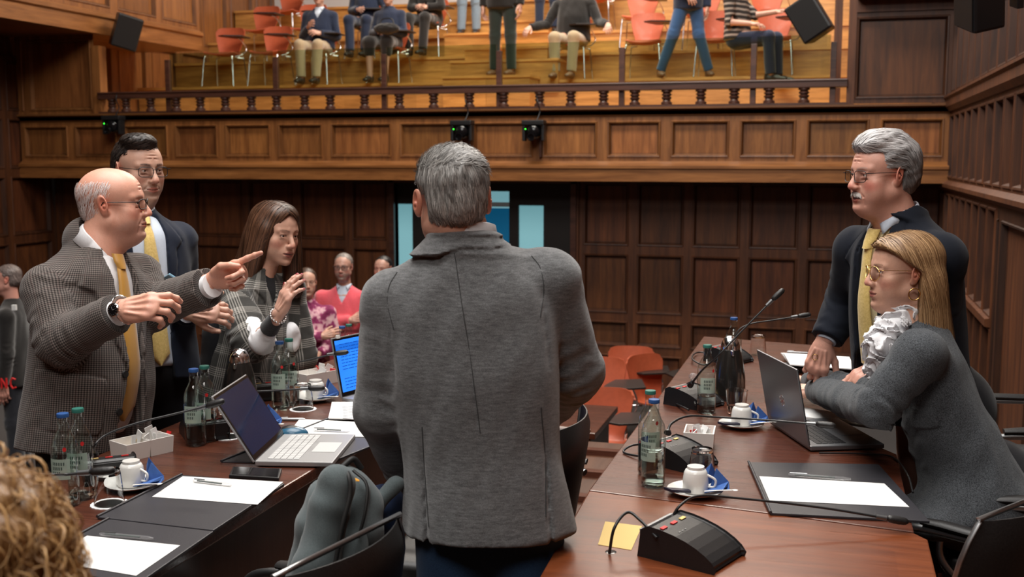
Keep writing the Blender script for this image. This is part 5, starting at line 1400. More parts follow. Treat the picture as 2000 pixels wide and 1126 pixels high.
# ---- clothes -----------------------------------------------------------------
def sidev(f): return nrm(np.cross(nrm(f), (0, 0, 1)))
def garment(vox, N_, Hc, side, st, arms, fold=.004, seed=1, k=.035, arm_r=(.072, .058, .045), yoke=.050, cr=.006):
    """st: stations (t from neck 0 to hem 1, half width, half depth, forward shift)"""
    S = SDF(vox); N_ = np.asarray(N_, float); Hc = np.asarray(Hc, float); fr = Frame(N_, side, N_-Hc); Lt = np.linalg.norm(Hc-N_)
    P_ = [(fr.w(0, fs, -t*Lt), (hw, hd)) for t, hw, hd, fs in st]
    S.loft([q[0] for q in P_], [q[1] for q in P_], fr.s, k)
    segs = []
    for (sh, el, wr) in arms:
        if sh is None: continue
        S.cone(N_+fr.t*-.04+(np.asarray(sh)-N_)*.22, sh, yoke, arm_r[0]*.88, k*.8)
        S.cone(sh, el, arm_r[0], arm_r[1], .03); segs.append((sh, el))
        if wr is not None: S.cone(el, wr, arm_r[1]*1.02, arm_r[2], .022); segs.append((el, wr))
    if fold: folds(S, fold, .22, seed); folds(S, fold*.5, .09, seed+3)
    for i, (sh, el, wr) in enumerate(arms):
        if sh is None or not cr: continue
        Lu = np.linalg.norm(np.asarray(el)-sh)
        crease(S, sh, el, Lu*.88, cr, .034, .07, seed+i); crease(S, sh, el, Lu*.12, cr*.6, .05, .06, seed+i+2)
        if wr is not None: crease(S, el, wr, .05, cr, .03, .06, seed+i+4); crease(S, el, wr, np.linalg.norm(np.asarray(wr)-el)*.85, cr*.5, .028, .05, seed+i+6)
    for (sh, el, wr) in arms:
        if wr is not None: cutplane(S, wr, np.asarray(wr)-el, .085)
    uvf = [(N_, Hc, fr.s, .17)]+[(a, b, fr.s, .055) for a, b in segs]
    S.uvf = uvf; S.fr = fr; S.Lt = Lt
    return S
def surf(S, fr, a, t, off=0, c0=.5, front=1):
    """depth of the garment's surface at (a, t), seen from the front"""
    a = np.atleast_1d(np.asarray(a, float)); t = np.atleast_1d(np.asarray(t, float)); n = len(a); c = np.full(n, c0)
    for _ in range(60):
        P = fr.o+fr.s*a[:, None]+fr.f*(front*c)[:, None]+fr.t*t[:, None]; d = S.ev(P)-off; c = c-np.clip(d, -.02, .02)*.7
    return fr.o+fr.s*a[:, None]+fr.f*(front*c)[:, None]+fr.t*t[:, None]
def strip(name, S, fr, rows, mat, parent, off=.004, th=.004, cols=7, front=1):
    """cloth strip lying on garment S; rows = (t, a_centre, half_width)"""
    A = []; T_ = []
    R_ = []
    for q in range(len(rows)-1):
        for k in range(4): R_.append(tuple(np.array(rows[q])*(1-k/4)+np.array(rows[q+1])*k/4))
    R_.append(rows[-1])
    for t, a, hw in R_:
        for j in range(cols): A.append(a+hw*(j/(cols-1)*2-1)); T_.append(t)
    P = surf(S, fr, A, T_, off, front=front); n = len(R_); e = []
    for i in range(n):
        for j in range(cols): e.append((1-abs(j/(cols-1)*2-1)**4)*th)
    nf = fr.f*front; O = P+np.array(e)[:, None]*nf; B = P-nf*.004
    mb = MB(); mb.add([tuple(v) for v in O]+[tuple(v) for v in B], []); fs = []; m = n*cols
    for i in range(n-1):
        for j in range(cols-1):
            a = i*cols+j; fs.append((a, a+1, a+cols+1, a+cols)); fs.append((m+a, m+a+cols, m+a+cols+1, m+a+1))
        for j in (0, cols-1): a = i*cols+j; fs.append((a, a+cols, m+a+cols, m+a))
    for i in (0, n-1):
        for j in range(cols-1): a = i*cols+j; fs.append((a, a+1, m+a+1, m+a))
    mb.f = fs; mb.m = [0]*len(fs); return mb.build(name, mat, parent, smooth=50)
def ribbon(name, S, fr, pts, mat, parent, r=.0015, off=.001, front=1):
    """thin seam or cord lying on a garment through (a, t) points"""
    q = np.array(curve([(a, t, 0) for a, t in pts], 6)); P = surf(S, fr, q[:, 0], q[:, 1], off, front=front)
    mb = MB(); mb.tube(P, r, 6); return mb.build(name, mat, parent, smooth=60)
def collar(parent, c, fwd, up, r, mat, h=.034, open_=.18, tip=.05, name='shirt_collar', rf=1.0, back=.0):
    f = nrm(fwd); u = nrm(up); s = nrm(np.cross(f, u)); f = np.cross(u, s); n = 36; vs = []; fs = []; c = np.asarray(c, float)
    for i in range(n+1):
        th = open_+(2*PI-2*open_)*i/n; ft = max(0, math.cos(th))**6
        d = f*math.cos(th)*rf+s*math.sin(th)
        top = c+d*(r+.004)+u*(.004-.022*max(0, math.cos(th))**2+back*max(0, -math.cos(th)))
        mid = c+d*(r+.009)+u*(.002-.022*max(0, math.cos(th))**2+back*max(0, -math.cos(th)))
        bot = c+d*(r+.014+.006*ft)-u*(h+tip*ft*.9)+s*math.copysign(.028, math.sin(th))*ft+f*(.006*ft)
        inn = c+d*(r+.002)-u*h
        vs += [tuple(inn), tuple(top), tuple(mid), tuple(bot)]
    for i in range(n):
        for j in range(3): a = i*4+j; fs.append((a, a+1, a+5, a+4))
    mb = MB(); mb.add(vs, fs); me = mb.mesh(60); bm = bmesh.new(); bm.from_mesh(me); bmesh.ops.solidify(bm, geom=bm.faces[:], thickness=.0022); bm.to_mesh(me); bm.free()
    return link(name, me, mat, parent)
def cuff(parent, a, b, r0, r1, mat, name='shirt_cuff'):
    mb = MB(); a = np.asarray(a, float); b = np.asarray(b, float); mb.tube([a, a+(b-a)*.6, b], [r0, (r0+r1)/2, r1], 20, caps=True); return mb.build(name, mat, parent, smooth=60, bevel=0)
def trousers(parent, pelvis, side, legs, mat, vox=.009, hip=(.165, .12), r=(.095, .066, .05), seed=4, name='trousers', top=None, fold=.004):
    S = SDF(vox); pelvis = np.asarray(pelvis, float); s = nrm(side)
    S.cone(pelvis+(np.asarray(top)-pelvis if top is not None else V3(0, 0, .10)), pelvis, (hip[0]*.93, hip[1]*.93), hip, .04, s)
    fr_ = []
    for sg, (kn, an) in zip((1, -1), legs):
        h = pelvis+s*sg*hip[0]*.5-V3(0, 0, .04); S.cone(h, kn, (r[0], r[0]*1.05), (r[1], r[1]), .035, s); S.cone(kn, an, r[1], r[2], .03)
        crease(S, h, kn, np.linalg.norm(np.asarray(kn)-h), .005, .045, .08, seed); crease(S, kn, an, np.linalg.norm(np.asarray(kn)-an)*.9, .004, .035, .08, seed+2); cutplane(S, an, np.asarray(an)-kn, .09)
    folds(S, fold, .15, seed); V_, F_ = S.mesh(); return link(name, pymesh(name, V_, F_), mat, parent)
def shoes(parent, ankles, dirs, mat, z0=None, name='shoe', s=1.0):
    for an, d in zip(ankles, dirs):
        an = np.asarray(an, float); d = nrm(V3(d[0], d[1], 0)); z = an[2]-.085 if z0 is None else z0; S = SDF(.006); sd = V3(d[1], -d[0], 0)
        a = V3(an[0], an[1], z+.04)-d*.03; b = a+d*.1*s; c = a+d*.2*s-V3(0, 0, .012)
        S.cone(a, b, (.036, .04), (.042, .036), .02, sd); S.cone(b, c, (.042, .034), (.036, .024), .02, sd); S.cone(a+V3(0, 0, .05), a, (.036, .04), (.036, .04), .02, sd)
        cutplane(S, V3(an[0], an[1], z), (0, 0, -1), .5); V_, F_ = S.mesh(); link(name, pymesh(name, V_, F_), mat, parent)
# ------------------------------------------------------------------ the people at the desks
SUIT = fabric('navy_suit_cloth', (.003, .0045, .009), (.007, .010, .019), 700, .85, .06)
NAVY = fabric('navy_wool_suit', (.005, .008, .019), (.010, .016, .034), 700, .85, .08)
GREYW = fabric('grey_jersey_jacket', (.070, .071, .073), (.165, .168, .172), 520, .95, .35, .6, melange=(42, (1, 1, 5), .5))
CHARC = fabric('charcoal_wool_coat', (.016, .018, .021), (.115, .125, .137), 330, .95, .12, .8)
SHIRT = plain('white_shirt', (.78, .78, .80), .75, noise=.03, nscale=120)
PALEB = plain('pale_blue_shirt', (.55, .62, .72), .75, noise=.03, nscale=120)
CHECK = weave('brown_check_tweed', 'check', (.022, .018, .017), (.20, .17, .155))
PLAID = weave('black_white_glen_plaid', 'glen', (.016, .016, .015), (.42, .40, .365))
DENIM = fabric('blue_denim', (.012, .035, .085), (.03, .075, .16), 500, .85, .1, .4)
BLACKC = fabric('black_trouser_cloth', (.004, .004, .006), (.010, .010, .013), 500, .85, .15)
def satin(name, c, st=None):
    m = plain(name, c, .38, sheen=.4); return m
GOLDT = satin('gold_satin_tie', (.44, .22, .035)); YELT = fabric('yellow_ribbed_tie', (.62, .44, .13), (.78, .58, .22), 120, .5, .3)
def person(loc, label): return empty('person', tuple(loc), label, 'person')
SK1 = (.70, .36, .26); SKF = (.62, .335, .225)
# ============ 1. bald man in brown check jacket, pointing =====================
def bald_man():
    d = 3.5; f = nrm(RIGHT*.86-VIEW*.42); s = sidev(f)
    N_ = wp(182, 482, d); Hm = wp(160, 868, d)
    p = person((N_[0], N_[1], 0), 'bald man in brown check jacket and gold tie pointing to the right')
    SR = N_+s*.180+V3(0, 0, -.118); SL = N_-s*.18+V3(0, 0, -.11)
    ER = wp(118, 668, d-.22); WR = wp(228, 612, d-.30)
    EL = wp(298, 600, d+.10); WL = wp(406, 560, d-.06)
    h = Head(wp(221, 398, d), nrm(RIGHT*1.0+VIEW*.10+V3(0, 0, .04)), scale=.985, skin=SK1, fat=1.0, age=1, nose=1.05, nosew=1.1, w=1.02, iris=(.08, .07, .06), browc=(.35, .27, .22), brows=.4, redk=(1.08, .76, .76), cheek=.8, beard=((.52, .36, .31), .35), lips=.8)
    hb = h.body(N_+V3(0, 0, -.03)+f*.02, .066, .078)
    # hands
    hr = hand(wp(238, 606, d-.31), nrm(RIGHT*1+V3(0, 0, .16)-VIEW*.1), nrm(-VIEW*.8+V3(0, 0, .6)), False, [(.35, .75, .4), (.45, .9, .5), (.55, 1.0, .6), (.65, 1.1, .6)],
              thumb=[(.016, .026, -.012), (.050, .046, -.024), (.080, .044, -.036), (.104, .034, -.044)], skin=SK1, s=1.06)
    hl = hand(wp(420, 546, d-.07), nrm(RIGHT*.95-VIEW*.12+V3(0, 0, .30)), nrm(VIEW*1+V3(0, 0, .35)), True, [(-.05, .12, .05), (1.15, 1.5, .8), (1.25, 1.5, .8), (1.3, 1.5, .8)],
              thumb=[(.016, .028, -.010), (.046, .044, -.020), (.076, .040, -.026), (.100, .028, -.024)], skin=SK1, s=1.0)
    # the left hand is seen from its palm side: back of the hand away from the camera
    inner = limbs(.014, [(N_-V3(0, 0, .08), N_-V3(0, 0, .45), (.15, .11), (.15, .13), s), (N_-V3(0, 0, .45), V3(Hm[0], Hm[1], .9), (.15, .13), (.13, .1), s), (SR, ER, .05, .04), (ER, WR, .04, .03), (SL, EL, .05, .04), (EL, WL, .04, .03)]+
                  [(V3(Hm[0], Hm[1], .88)+s*q*.08, V3(Hm[0], Hm[1], .08)+s*q*.1, .07, .04) for q in (1, -1)], SK1)
    bodymesh('body', [hb, hr, hl, inner], p); h.eyes(p, nrm(RIGHT+VIEW*.1))
    h.glasses(p, lw=.025, lh=.0155, r=.0016, ydrop=-.004)
    hm = lambda C_: (C_[:, 1] < .018+.0*C_[:, 2]) & (C_[:, 2] < .075-.10*np.maximum(0, C_[:, 1]+.02)) & (C_[:, 2] > -.085) & ~((np.abs(C_[:, 0]) > .066) & (C_[:, 1] > -.040) & (C_[:, 2] < .028)) & ~((C_[:, 1] > -.03) & (C_[:, 2] < .015))
    h.hair(p, [('e', (0, -.015, .036), (.0762, .0980, .0815)), ('e', (0, -.038, -.02), (.060, .066, .05))], (.6, .5, .47),
           [dict(mask=hm, k=2000, dir=lambda R_: np.stack([R_[:, 0]*2, np.full(len(R_), -.6), np.full(len(R_), -.9)], 1), n=5, step=.0035, width=.0007, off=(.0002, .0035), col=(.84, .76, .74), cvar=.12, wob=.3, grav=.5)], shell=False)
    # shirt, tie, jacket
    Sst = [(.02, .075, .07, .015), (.14, .150, .112, .01), (.38, .16, .140, .015), (.66, .165, .160, .03), (1.0, .165, .14, .01)]
    Sh = garment(.007, N_, Hm+V3(0, 0, .06), s, Sst, [(None,)*3]*2, fold=.002)
    cloth('shirt', Sh, SHIRT, p)
    u = nrm(h.W((0, -.02, -.06))-(N_-V3(0, 0, .03)))
    collar(p, N_+V3(0, 0, .02)+f*.022+RIGHT*.012, nrm(f+RIGHT*.3), nrm(u+RIGHT*.25), .068, SHIRT, h=.04, tip=.042, back=.012)
    fr = Sh.fr
    strip('tie', Sh, fr, [(-.028, .0, .018), (-.062, .0, .015), (-.07, .0, .017), (-.2, -.002, .027), (-.40, .0, .037), (-.49, .0, .042), (-.535, .0, .004)], GOLDT, p, off=.016, th=.008)
    strip('tie_knot', Sh, fr, [(-.018, .0, .022), (-.045, .0, .021), (-.064, .0, .014)], GOLDT, p, off=.018, th=.012)
    cuff(p, WR-nrm(WR-ER)*.05, WR+nrm(WR-ER)*.022, .040, .038, SHIRT); cuff(p, WL-nrm(WL-EL)*.05, WL+nrm(WL-EL)*.024, .041, .039, SHIRT)
    Jst = [(.0, .08, .075, .0), (.13, .185, .135, .0), (.38, .19, .165, .012), (.66, .20, .19, .03), (1.0, .215, .19, .005)]
    J = garment(.0052, N_, Hm, s, Jst, [(SR, ER, WR), (SL, EL, WL)], fold=.005, seed=11, arm_r=(.078, .068, .058), cr=.008)
    fr = J.fr
    carve(J, fr, [(-.05, .12), (.045, .12), (.050, -.02), (.038, -.2), (.026, -.36), (.05, -.55), (.10, -1.0), (-.07, -1.0), (-.055, -.5), (-.05, -.3), (-.06, -.1)], .05)
    applique(J, fr, [(.040, .05), (.075, .0), (.125, -.085), (.140, -.125), (.105, -.14), (.088, -.20), (.03, -.38), (.028, -.34), (.040, -.18), (.050, -.02)], .009)
    applique(J, fr, [(-.045, .03), (-.07, -.02), (-.12, -.09), (-.145, -.118), (-.11, -.15), (-.09, -.22), (-.052, -.34), (-.05, -.28), (-.055, -.1)], .006)
    applique(J, fr, [(.10, -.40), (.20, -.38), (.20, -.56), (.11, -.57), (.10, -.55)], .0035)
    # collar of the jacket round the neck
    J.cone(N_+V3(0, 0, .02)-f*.02+RIGHT*.0, N_-V3(0, 0, .03), (.078, .078), (.10, .095), .02, s)
    J.cone(N_+V3(0, 0, .10)+f*.02+RIGHT*.02, N_-V3(0, 0, .02)+f*.02, (.064, .066), (.070, .072), .006, s, mode='s')
    cutplane(J, Hm, Hm-N_, .5)
    cloth('jacket', J, CHECK, p, J.uvf)
    for t, a in ((-.385, .043), (-.50, .055)):
        P = surf(J, fr, [a], [t], .001)[0]; mb = MB(); mb.T = frame_m(P, fr.s, fr.f); mb.lathe([(0, .006), (.011, .005), (.012, 0), (0, 0)], 16); mb.build('button', M['leather'], p, smooth=50)
    # watch
    wc = WR+nrm(WR-ER)*.030; ax = nrm(WR-ER); o = nrm(-VIEW*.9+V3(0, 0, .25)); o = nrm(o-ax*np.dot(o, ax)); b = np.cross(ax, o)
    w_ = empty('wrist_watch', tuple(wc)); w_.parent = p; w_.matrix_parent_inverse = parent_mat(p).inverted()
    ring = [wc+(o*math.cos(t)+b*math.sin(t))*.0375 for t in np.linspace(.35, 2*PI-.35, 30)]
    mb = MB(); mb.tube(ring, [(.0095, .002)]*30, 8, flat=ax); mb.build('bracelet', M['chrome'], w_, smooth=40)
    mb = MB(); mb.T = frame_m(wc+o*.038, ax, o); mb.lathe([(0, 0), (.0195, 0), (.0205, .003), (.0205, .008), (.018, .010), (.0168, .0098), (0, .0098)], 28); mb.build('case', M['chrome'], w_, smooth=40)
    mb = MB(); mb.T = frame_m(wc+o*.0482, ax, o); mb.lathe([(0, .0), (.0160, 0), (0, .0002)], 28); mb.build('dial', M['blackgloss'], w_)
    mb = MB(); mb.T = frame_m(wc+o*.0488, ax, o)
    for k in range(12):
        a = k*PI/6; mb.add([(math.cos(a+q)*r_, math.sin(a+q)*r_, 0) for q, r_ in ((-.05, .0125), (.05, .0125), (.04, .015), (-.04, .015))], [(0, 1, 2, 3)])
    mb.box(-.0007, .0007, 0, .010, 0, .0004); mb.box(0, .008, -.0006, .0006, 0, .0004); mb.build('markings', M['silver'], w_)
    pel = V3(Hm[0], Hm[1], .87)+f*.02
    trousers(p, pel, s, [(pel+s*.10+V3(0, 0, -.40), pel+s*.11+V3(0, 0, -.79)), (pel-s*.10+V3(0, 0, -.40)+f*.03, pel-s*.11+V3(0, 0, -.79))], BLACKC, hip=(.150, .115), r=(.09, .07, .055), vox=.011)
    shoes(p, [pel+s*.11+V3(0, 0, -.785), pel-s*.11+V3(0, 0, -.785)], [f, f], M['sole'], 0)
bald_man()
# ============ 2. dark haired man in navy suit ================================
def navy_man():
    d = 3.98; f = nrm(RIGHT*.62-VIEW*.75); s = sidev(f)
    N_ = wp(262, 412, d); Hm = wp(285, 742, d)
    p = person((N_[0], N_[1], 0), 'dark haired man in glasses, navy suit and pale yellow tie behind the bald man')
    SR = N_+s*.178+V3(0, 0, -.115); SL = N_-s*.168+V3(0, 0, -.108)
    ER = SR+V3(0, 0, -.29)+s*.03-f*.03; WR = wp(322, 600, d-.3); EL = SL+V3(0, 0, -.27)-s*.03-f*.06; WL = wp(366, 612, d-.10)
    h = Head(wp(271, 331, d), nrm(RIGHT*.74-VIEW*.60-V3(0, 0, .04)), scale=.97, skin=(.58, .34, .25), age=1, fat=.35, w=1.02, nose=1.08, nosew=1.2, browc=(.04, .03, .03), brows=.95, browt=1.3, beard=((.30, .21, .17), .45), lips=.8, bags=.8)
    hb = h.body(N_+V3(0, 0, -.02), .058, .066)
    hr = hand(wp(330, 592, d-.31), nrm(RIGHT+V3(0, 0, .1)), nrm(-VIEW), False, RELAX, skin=(.55, .32, .24))
    hl = hand(wp(376, 610, d-.11), nrm(RIGHT*1+V3(0, 0, .1)-VIEW*.3), nrm(-VIEW+V3(0, 0, .5)), True, [(.7, .9, .4)]*4, skin=(.55, .32, .24))
    inner = limbs(.014, [(N_-V3(0, 0, .08), N_-V3(0, 0, .45), (.12, .07), (.12, .08), s), (N_-V3(0, 0, .45), V3(Hm[0], Hm[1], .9), (.12, .08), (.11, .08), s), (SR, ER, .05, .04), (ER, WR, .04, .03), (SL, EL, .05, .04), (EL, WL, .04, .03)]+
                  [(V3(Hm[0], Hm[1], .88)+s*q*.08, V3(Hm[0], Hm[1], .08)+s*q*.1, .07, .04) for q in (1, -1)], SK1)
    bodymesh('body', [hb, hr, hl, inner], p); h.eyes(p, nrm(RIGHT*.9-VIEW*.3)); h.glasses(p, lw=.027, lh=.018, r=.0014, col=M['black'])
    vol = [('e', (0, -.018, .044), (.0795, .098, .079)), ('e', (0, -.03, .0), (.079, .088, .07)), ('e', (.012, .045, .102), (.052, .042, .024)), ('e', (.02, .02, .108), (.055, .06, .025)),
           ('f', lambda P, D: np.maximum(D, np.minimum(P[:, 1]-.070+.15*np.abs(P[:, 0]), .076-P[:, 2]))), 
           ('f', lambda P, D: np.maximum(D, np.minimum(np.minimum(P[:, 1]+.022-.55*np.maximum(0, P[:, 2]-.01), .058-P[:, 2]), .3))),
           ('f', lambda P, D: np.maximum(D, -(P[:, 2]+.062+.2*(P[:, 1]+.1)))), ('f', lambda P, D: D+.0015*sinnoise(P, .02, 3, 6, (1, 1, .5)))]
    h.hair(p, vol, (.018, .014, .013), [dict(k=5200, dir=lambda R_: np.where((R_[:, 2:3] > .07), np.array([[-.5, .55, .3]]), np.array([[0, -.75, -.55]])), n=6, step=.006, width=.0010, off=(-.001, .003), col=(.035, .027, .023), cvar=.45, grav=.15, wob=.12)])
    Sst = [(.02, .07, .06, .01), (.16, .16, .11, .01), (.45, .16, .12, .01), (1.0, .16, .12, .01)]
    Sh = garment(.008, N_, Hm+V3(0, 0, .06), s, Sst, [(None,)*3]*2, fold=.002); cloth('shirt', Sh, PALEB, p)
    collar(p, N_+V3(0, 0, .02)+f*.012, f, nrm(V3(0, 0, 1)+f*.15), .058, PALEB, h=.032, tip=.035); fr = Sh.fr
    strip('tie', Sh, fr, [(-.03, .0, .016), (-.06, .0, .014), (-.2, .0, .026), (-.45, -.002, .036), (-.52, -.004, .038), (-.56, -.004, .004)], YELT, p, off=.008, th=.007)
    strip('tie_knot', Sh, fr, [(-.012, .0, .020), (-.04, .0, .019), (-.058, .0, .013)], YELT, p, off=.014, th=.011)
    J = garment(.0058, N_, Hm, s, [(.0, .07, .065, .0), (.15, .195, .128, .0), (.42, .185, .135, .005), (.7, .185, .14, .01), (1.0, .205, .15, .0)], [(SR, ER, WR), (SL, EL, WL)], fold=.004, seed=21, arm_r=(.060, .056, .046))
    fr = J.fr
    carve(J, fr, [(-.05, .1), (.05, .1), (.062, -.08), (.05, -.3), (.03, -.46), (.10, -1.0), (-.08, -1.0), (-.05, -.5), (-.055, -.3), (-.062, -.08)], .045)
    applique(J, fr, [(.045, .02), (.09, -.05), (.13, -.12), (.10, -.15), (.10, -.2), (.03, -.45), (.05, -.3), (.063, -.1)], .006)
    applique(J, fr, [(-.045, .02), (-.09, -.05), (-.13, -.12), (-.10, -.15), (-.10, -.2), (-.05, -.45), (-.055, -.3), (-.063, -.1)], .006)
    J.cone(N_+V3(0, 0, .012)-f*.012, N_-V3(0, 0, .03), (.068, .066), (.09, .085), .02, s); J.cone(N_+V3(0, 0, .10)+f*.01, N_-V3(0, 0, .03)+f*.015, (.058, .058), (.062, .062), .006, s, mode='s')
    cutplane(J, Hm, Hm-N_, .5); cloth('jacket', J, NAVY, p)
    cuff(p, WR-nrm(WR-ER)*.03, WR+nrm(WR-ER)*.015, .032, .032, PALEB); cuff(p, WL-nrm(WL-EL)*.03, WL+nrm(WL-EL)*.015, .032, .032, PALEB)
    pel = V3(Hm[0], Hm[1], .90)
    trousers(p, pel, s, [(pel+s*.09+V3(0, 0, -.42), pel+s*.10+V3(0, 0, -.82)), (pel-s*.09+V3(0, 0, -.42)+f*.03, pel-s*.10+V3(0, 0, -.82))], BLACKC, vox=.011)
    shoes(p, [pel+s*.10+V3(0, 0, -.815), pel-s*.10+V3(0, 0, -.815)], [f, f], M['sole'], 0)
    t = empty('mobile_phone', tuple(wp(346, 550, d-.34)), 'phone with light edge held by the man in navy suit', 'phone')
    mb = MB(); mb.T = Matrix.Rotation(-.5, 4, 'Z') @ Matrix.Rotation(.9, 4, 'X') @ Matrix.Rotation(-.35, 4, 'Y'); mb.box(-.038, .038, -.004, .004, -.04, .04); part(mb, 'case', plain('pale_blue_case', (.25, .45, .6), .3), t, bevel=.003)
navy_man()
# ============ 3. woman in plaid coat =========================================
def plaid_woman():
    d = 4.3; f = nrm(RIGHT*.80-VIEW*.45); s = sidev(f)
    N_ = wp(507, 528, d); Hm = wp(462, 800, d+.05)
    p = person((Hm[0], Hm[1], 0), 'long haired woman in black and white plaid coat with raised hand')
    SR = N_+s*.145+V3(0, 0, -.09); SL = N_-s*.145+V3(0, 0, -.09)+RIGHT*.02
    ER = wp(492, 668, d-.26); WR = wp(528, 636, d-.40)
    EL = SL+V3(0, 0, -.27)+f*.03; WL = wp(567, 648, d+.06)
    h = Head(wp(538, 455, d), nrm(RIGHT*.76-VIEW*.60-V3(0, 0, .10)), up=nrm(V3(0, 0, 1)+RIGHT*.13), scale=.985, skin=(.58, .33, .24), fem=1, age=0, w=.97, jaw=.95, nose=1.04, mouth=.004, mouthw=.95, lipc=(.36, .11, .09), browc=(.06, .035, .025), brows=.8, browt=.8, lash=.8)
    hb = h.body(N_+V3(0, 0, -.03), .049, .056)
    sk = (.56, .32, .24)
    hh = hand(wp(545, 612, d-.46), nrm(RIGHT*.42+V3(0, 0, 1.0)-VIEW*.05), nrm(-VIEW*.62-RIGHT*.75+V3(0, 0, .2)), False, [(.22, .25, .15), (.25, .30, .2), (.30, .35, .25), (.38, .4, .3)],
              thumb=[(.020, .026, -.010), (.056, .042, -.014), (.086, .047, -.012), (.114, .048, -.004)], skin=sk, nails=(.22, .0, .01), s=.86, spread=(.04, .02, -.0, -.02))
    inner = limbs(.014, [(N_-V3(0, 0, .04), N_-V3(0, 0, .3)-RIGHT*.03, (.055, .045), (.09, .06), s), (N_-V3(0, 0, .3)-RIGHT*.03, Hm, (.09, .06), (.11, .07), s), (Hm, V3(Hm[0], Hm[1], .85), (.10, .07), (.10, .08), s), (SR, ER, .034, .028), (ER, WR, .028, .024), (WR, wp(545, 612, d-.46), .024, .024), (SL, EL, .04, .035), (EL, WL, .035, .026)]+
                  [(V3(Hm[0], Hm[1], .86)+s*q*.07, V3(Hm[0], Hm[1], .08)+s*q*.08, .06, .035) for q in (1, -1)], sk)
    bodymesh('body', [hb, hh, inner], p); h.eyes(p, nrm(RIGHT*.9-VIEW*.6-V3(0, 0, .15)))
    def cutface(P, D):       # free the face from the hair
        x, y, z = P.T; r = np.sqrt((x/.062)**2+((z+.012)/.098)**2); return np.maximum(D, np.minimum(y-.004, (1-r)*.06))
    vol = [('e', (0, -.022, .042), (.088, .098, .084)), ('e', (0, -.045, -.03), (.088, .080, .09)), ('e', (.0, .02, .072), (.066, .068, .048)),
           ('c', (-.066, .012, .01), (-.084, .045, -.22), (.030, .045), (.036, .034), .03), ('c', (.068, .0, .01), (.094, -.03, -.20), (.030, .048), (.036, .040), .03), ('c', (0, -.07, -.02), (.02, -.125, -.21), (.078, .045), (.085, .034), .04), ('f', cutface)]
    fl = lambda P: np.stack([np.sign(P[:, 0])*.15, -.2*(P[:, 2] > .03), np.full(len(P), -.9)], 1)
    h.hair(p, vol, (.030, .014, .008), [dict(k=3600, mask=lambda C_: C_[:, 2] > -.02, dir=lambda R_: np.stack([np.sign(R_[:, 0]-.012)*1.3, np.full(len(R_), .1), np.full(len(R_), -.2)], 1), n=16, step=.014, width=.0013, off=(-.001, .005), col=(.085, .038, .020), cvar=.38, grav=.9, wob=.10, flow=fl, seed=2),
        dict(k=1500, mask=lambda C_: C_[:, 2] < .0, dir=(0, 0, -1), n=12, step=.013, width=.0012, off=(-.001, .007), col=(.07, .03, .016), cvar=.4, grav=1, wob=.16, flow=fl, seed=5)])
    # blouse, coat
    Sh = garment(.008, N_, Hm, s, [(.0, .066, .05, .0), (.12, .11, .085, .0), (.3, .115, .095, .0), (.6, .115, .085, .0), (1, .13, .1, 0)], [(None,)*3]*2, fold=.002); cloth('blouse', Sh, BLACKC, p)
    J = garment(.0055, N_, Hm, s, [(.0, .06, .055, -.0), (.17, .145, .105, .0), (.45, .16, .13, .01), (.8, .185, .16, .01), (1.25, .21, .18, .0)], [(SR, ER, None), (SL, EL, None)], fold=.006, seed=31, arm_r=(.064, .078, .07), cr=.006)
    carve(J, J.fr, [(-.02, .1), (.02, .1), (.024, -.04), (.010, -.12), (-.010, -.12), (-.024, -.04)], .02)
    applique(J, J.fr, [(.02, .02), (.06, -.0), (.085, -.06), (.05, -.10), (.014, -.22), (.03, -.04)], .006)
    cutplane(J, Hm+(Hm-N_)*.26, Hm-N_, .6); cloth('coat', J, PLAID, p, J.uvf)
    # white puffed sleeve with dark cuff
    S = SDF(.006); a, b = ER+V3(0, 0, .03), WR
    S.cone(ER+V3(0, 0, .06), wp(513, 668, d-.34), .036, .038, .03); S.cone(wp(513, 668, d-.34), wp(530, 638, d-.40), .038, .028, .03)
    crease(S, wp(508, 692, d-.33), wp(530, 636, d-.40), .05, .008, .022, .09, 2); folds(S, .004, .06, 3, (1, 1, .3)); V_, F_ = S.mesh(); link('blouse_sleeve', pymesh('blouse_sleeve', V_, F_), SHIRT, p)
    mb = MB(); mb.tube([wp(526, 641, d-.40), wp(533, 631, d-.425), wp(540, 622, d-.44)], [.034, .031, .029], 24); mb.build('ribbed_cuff', fabric('ribbed_black', (.01, .01, .012), (.03, .03, .033), 200), p, smooth=50)
    mb = MB(); c = wp(543, 616, d-.455); ax = nrm(wp(545, 612, d-.46)-wp(528, 636, d-.40)); o = nrm(np.cross(ax, (0, 0, 1))); b = np.cross(ax, o)
    for k in range(18):
        t = 2*PI*k/18; q = c+(o*math.cos(t)+b*math.sin(t))*.028; mb.lathe([(0, -.005), (.004, -.003), (.005, 0), (.004, .003), (0, .005)], 8, tuple(q))
    mb.build('bracelet', M['chrome'], p, smooth=50)
    S = SDF(.007); S.cone(EL+V3(0, 0, -.02), WL, .034, .030, .03); S.cone(WL, WL+V3(0, 0, -.05), .030, .026, .03); folds(S, .005, .06, 6); V_, F_ = S.mesh(); link('blouse_sleeve', pymesh('blouse_sleeve', V_, F_), SHIRT, p)
    pel = V3(Hm[0], Hm[1], .86)
    trousers(p, pel, s, [(pel+s*.08+V3(0, 0, -.40), pel+s*.08+V3(0, 0, -.78)), (pel-s*.08+V3(0, 0, -.40)+f*.03, pel-s*.08+V3(0, 0, -.78))], BLACKC, hip=(.15, .11), r=(.08, .06, .045), vox=.012)
    shoes(p, [pel+s*.08+V3(0, 0, -.775), pel-s*.08+V3(0, 0, -.775)], [f, f], M['sole'], 0, s=.85)
plaid_woman()
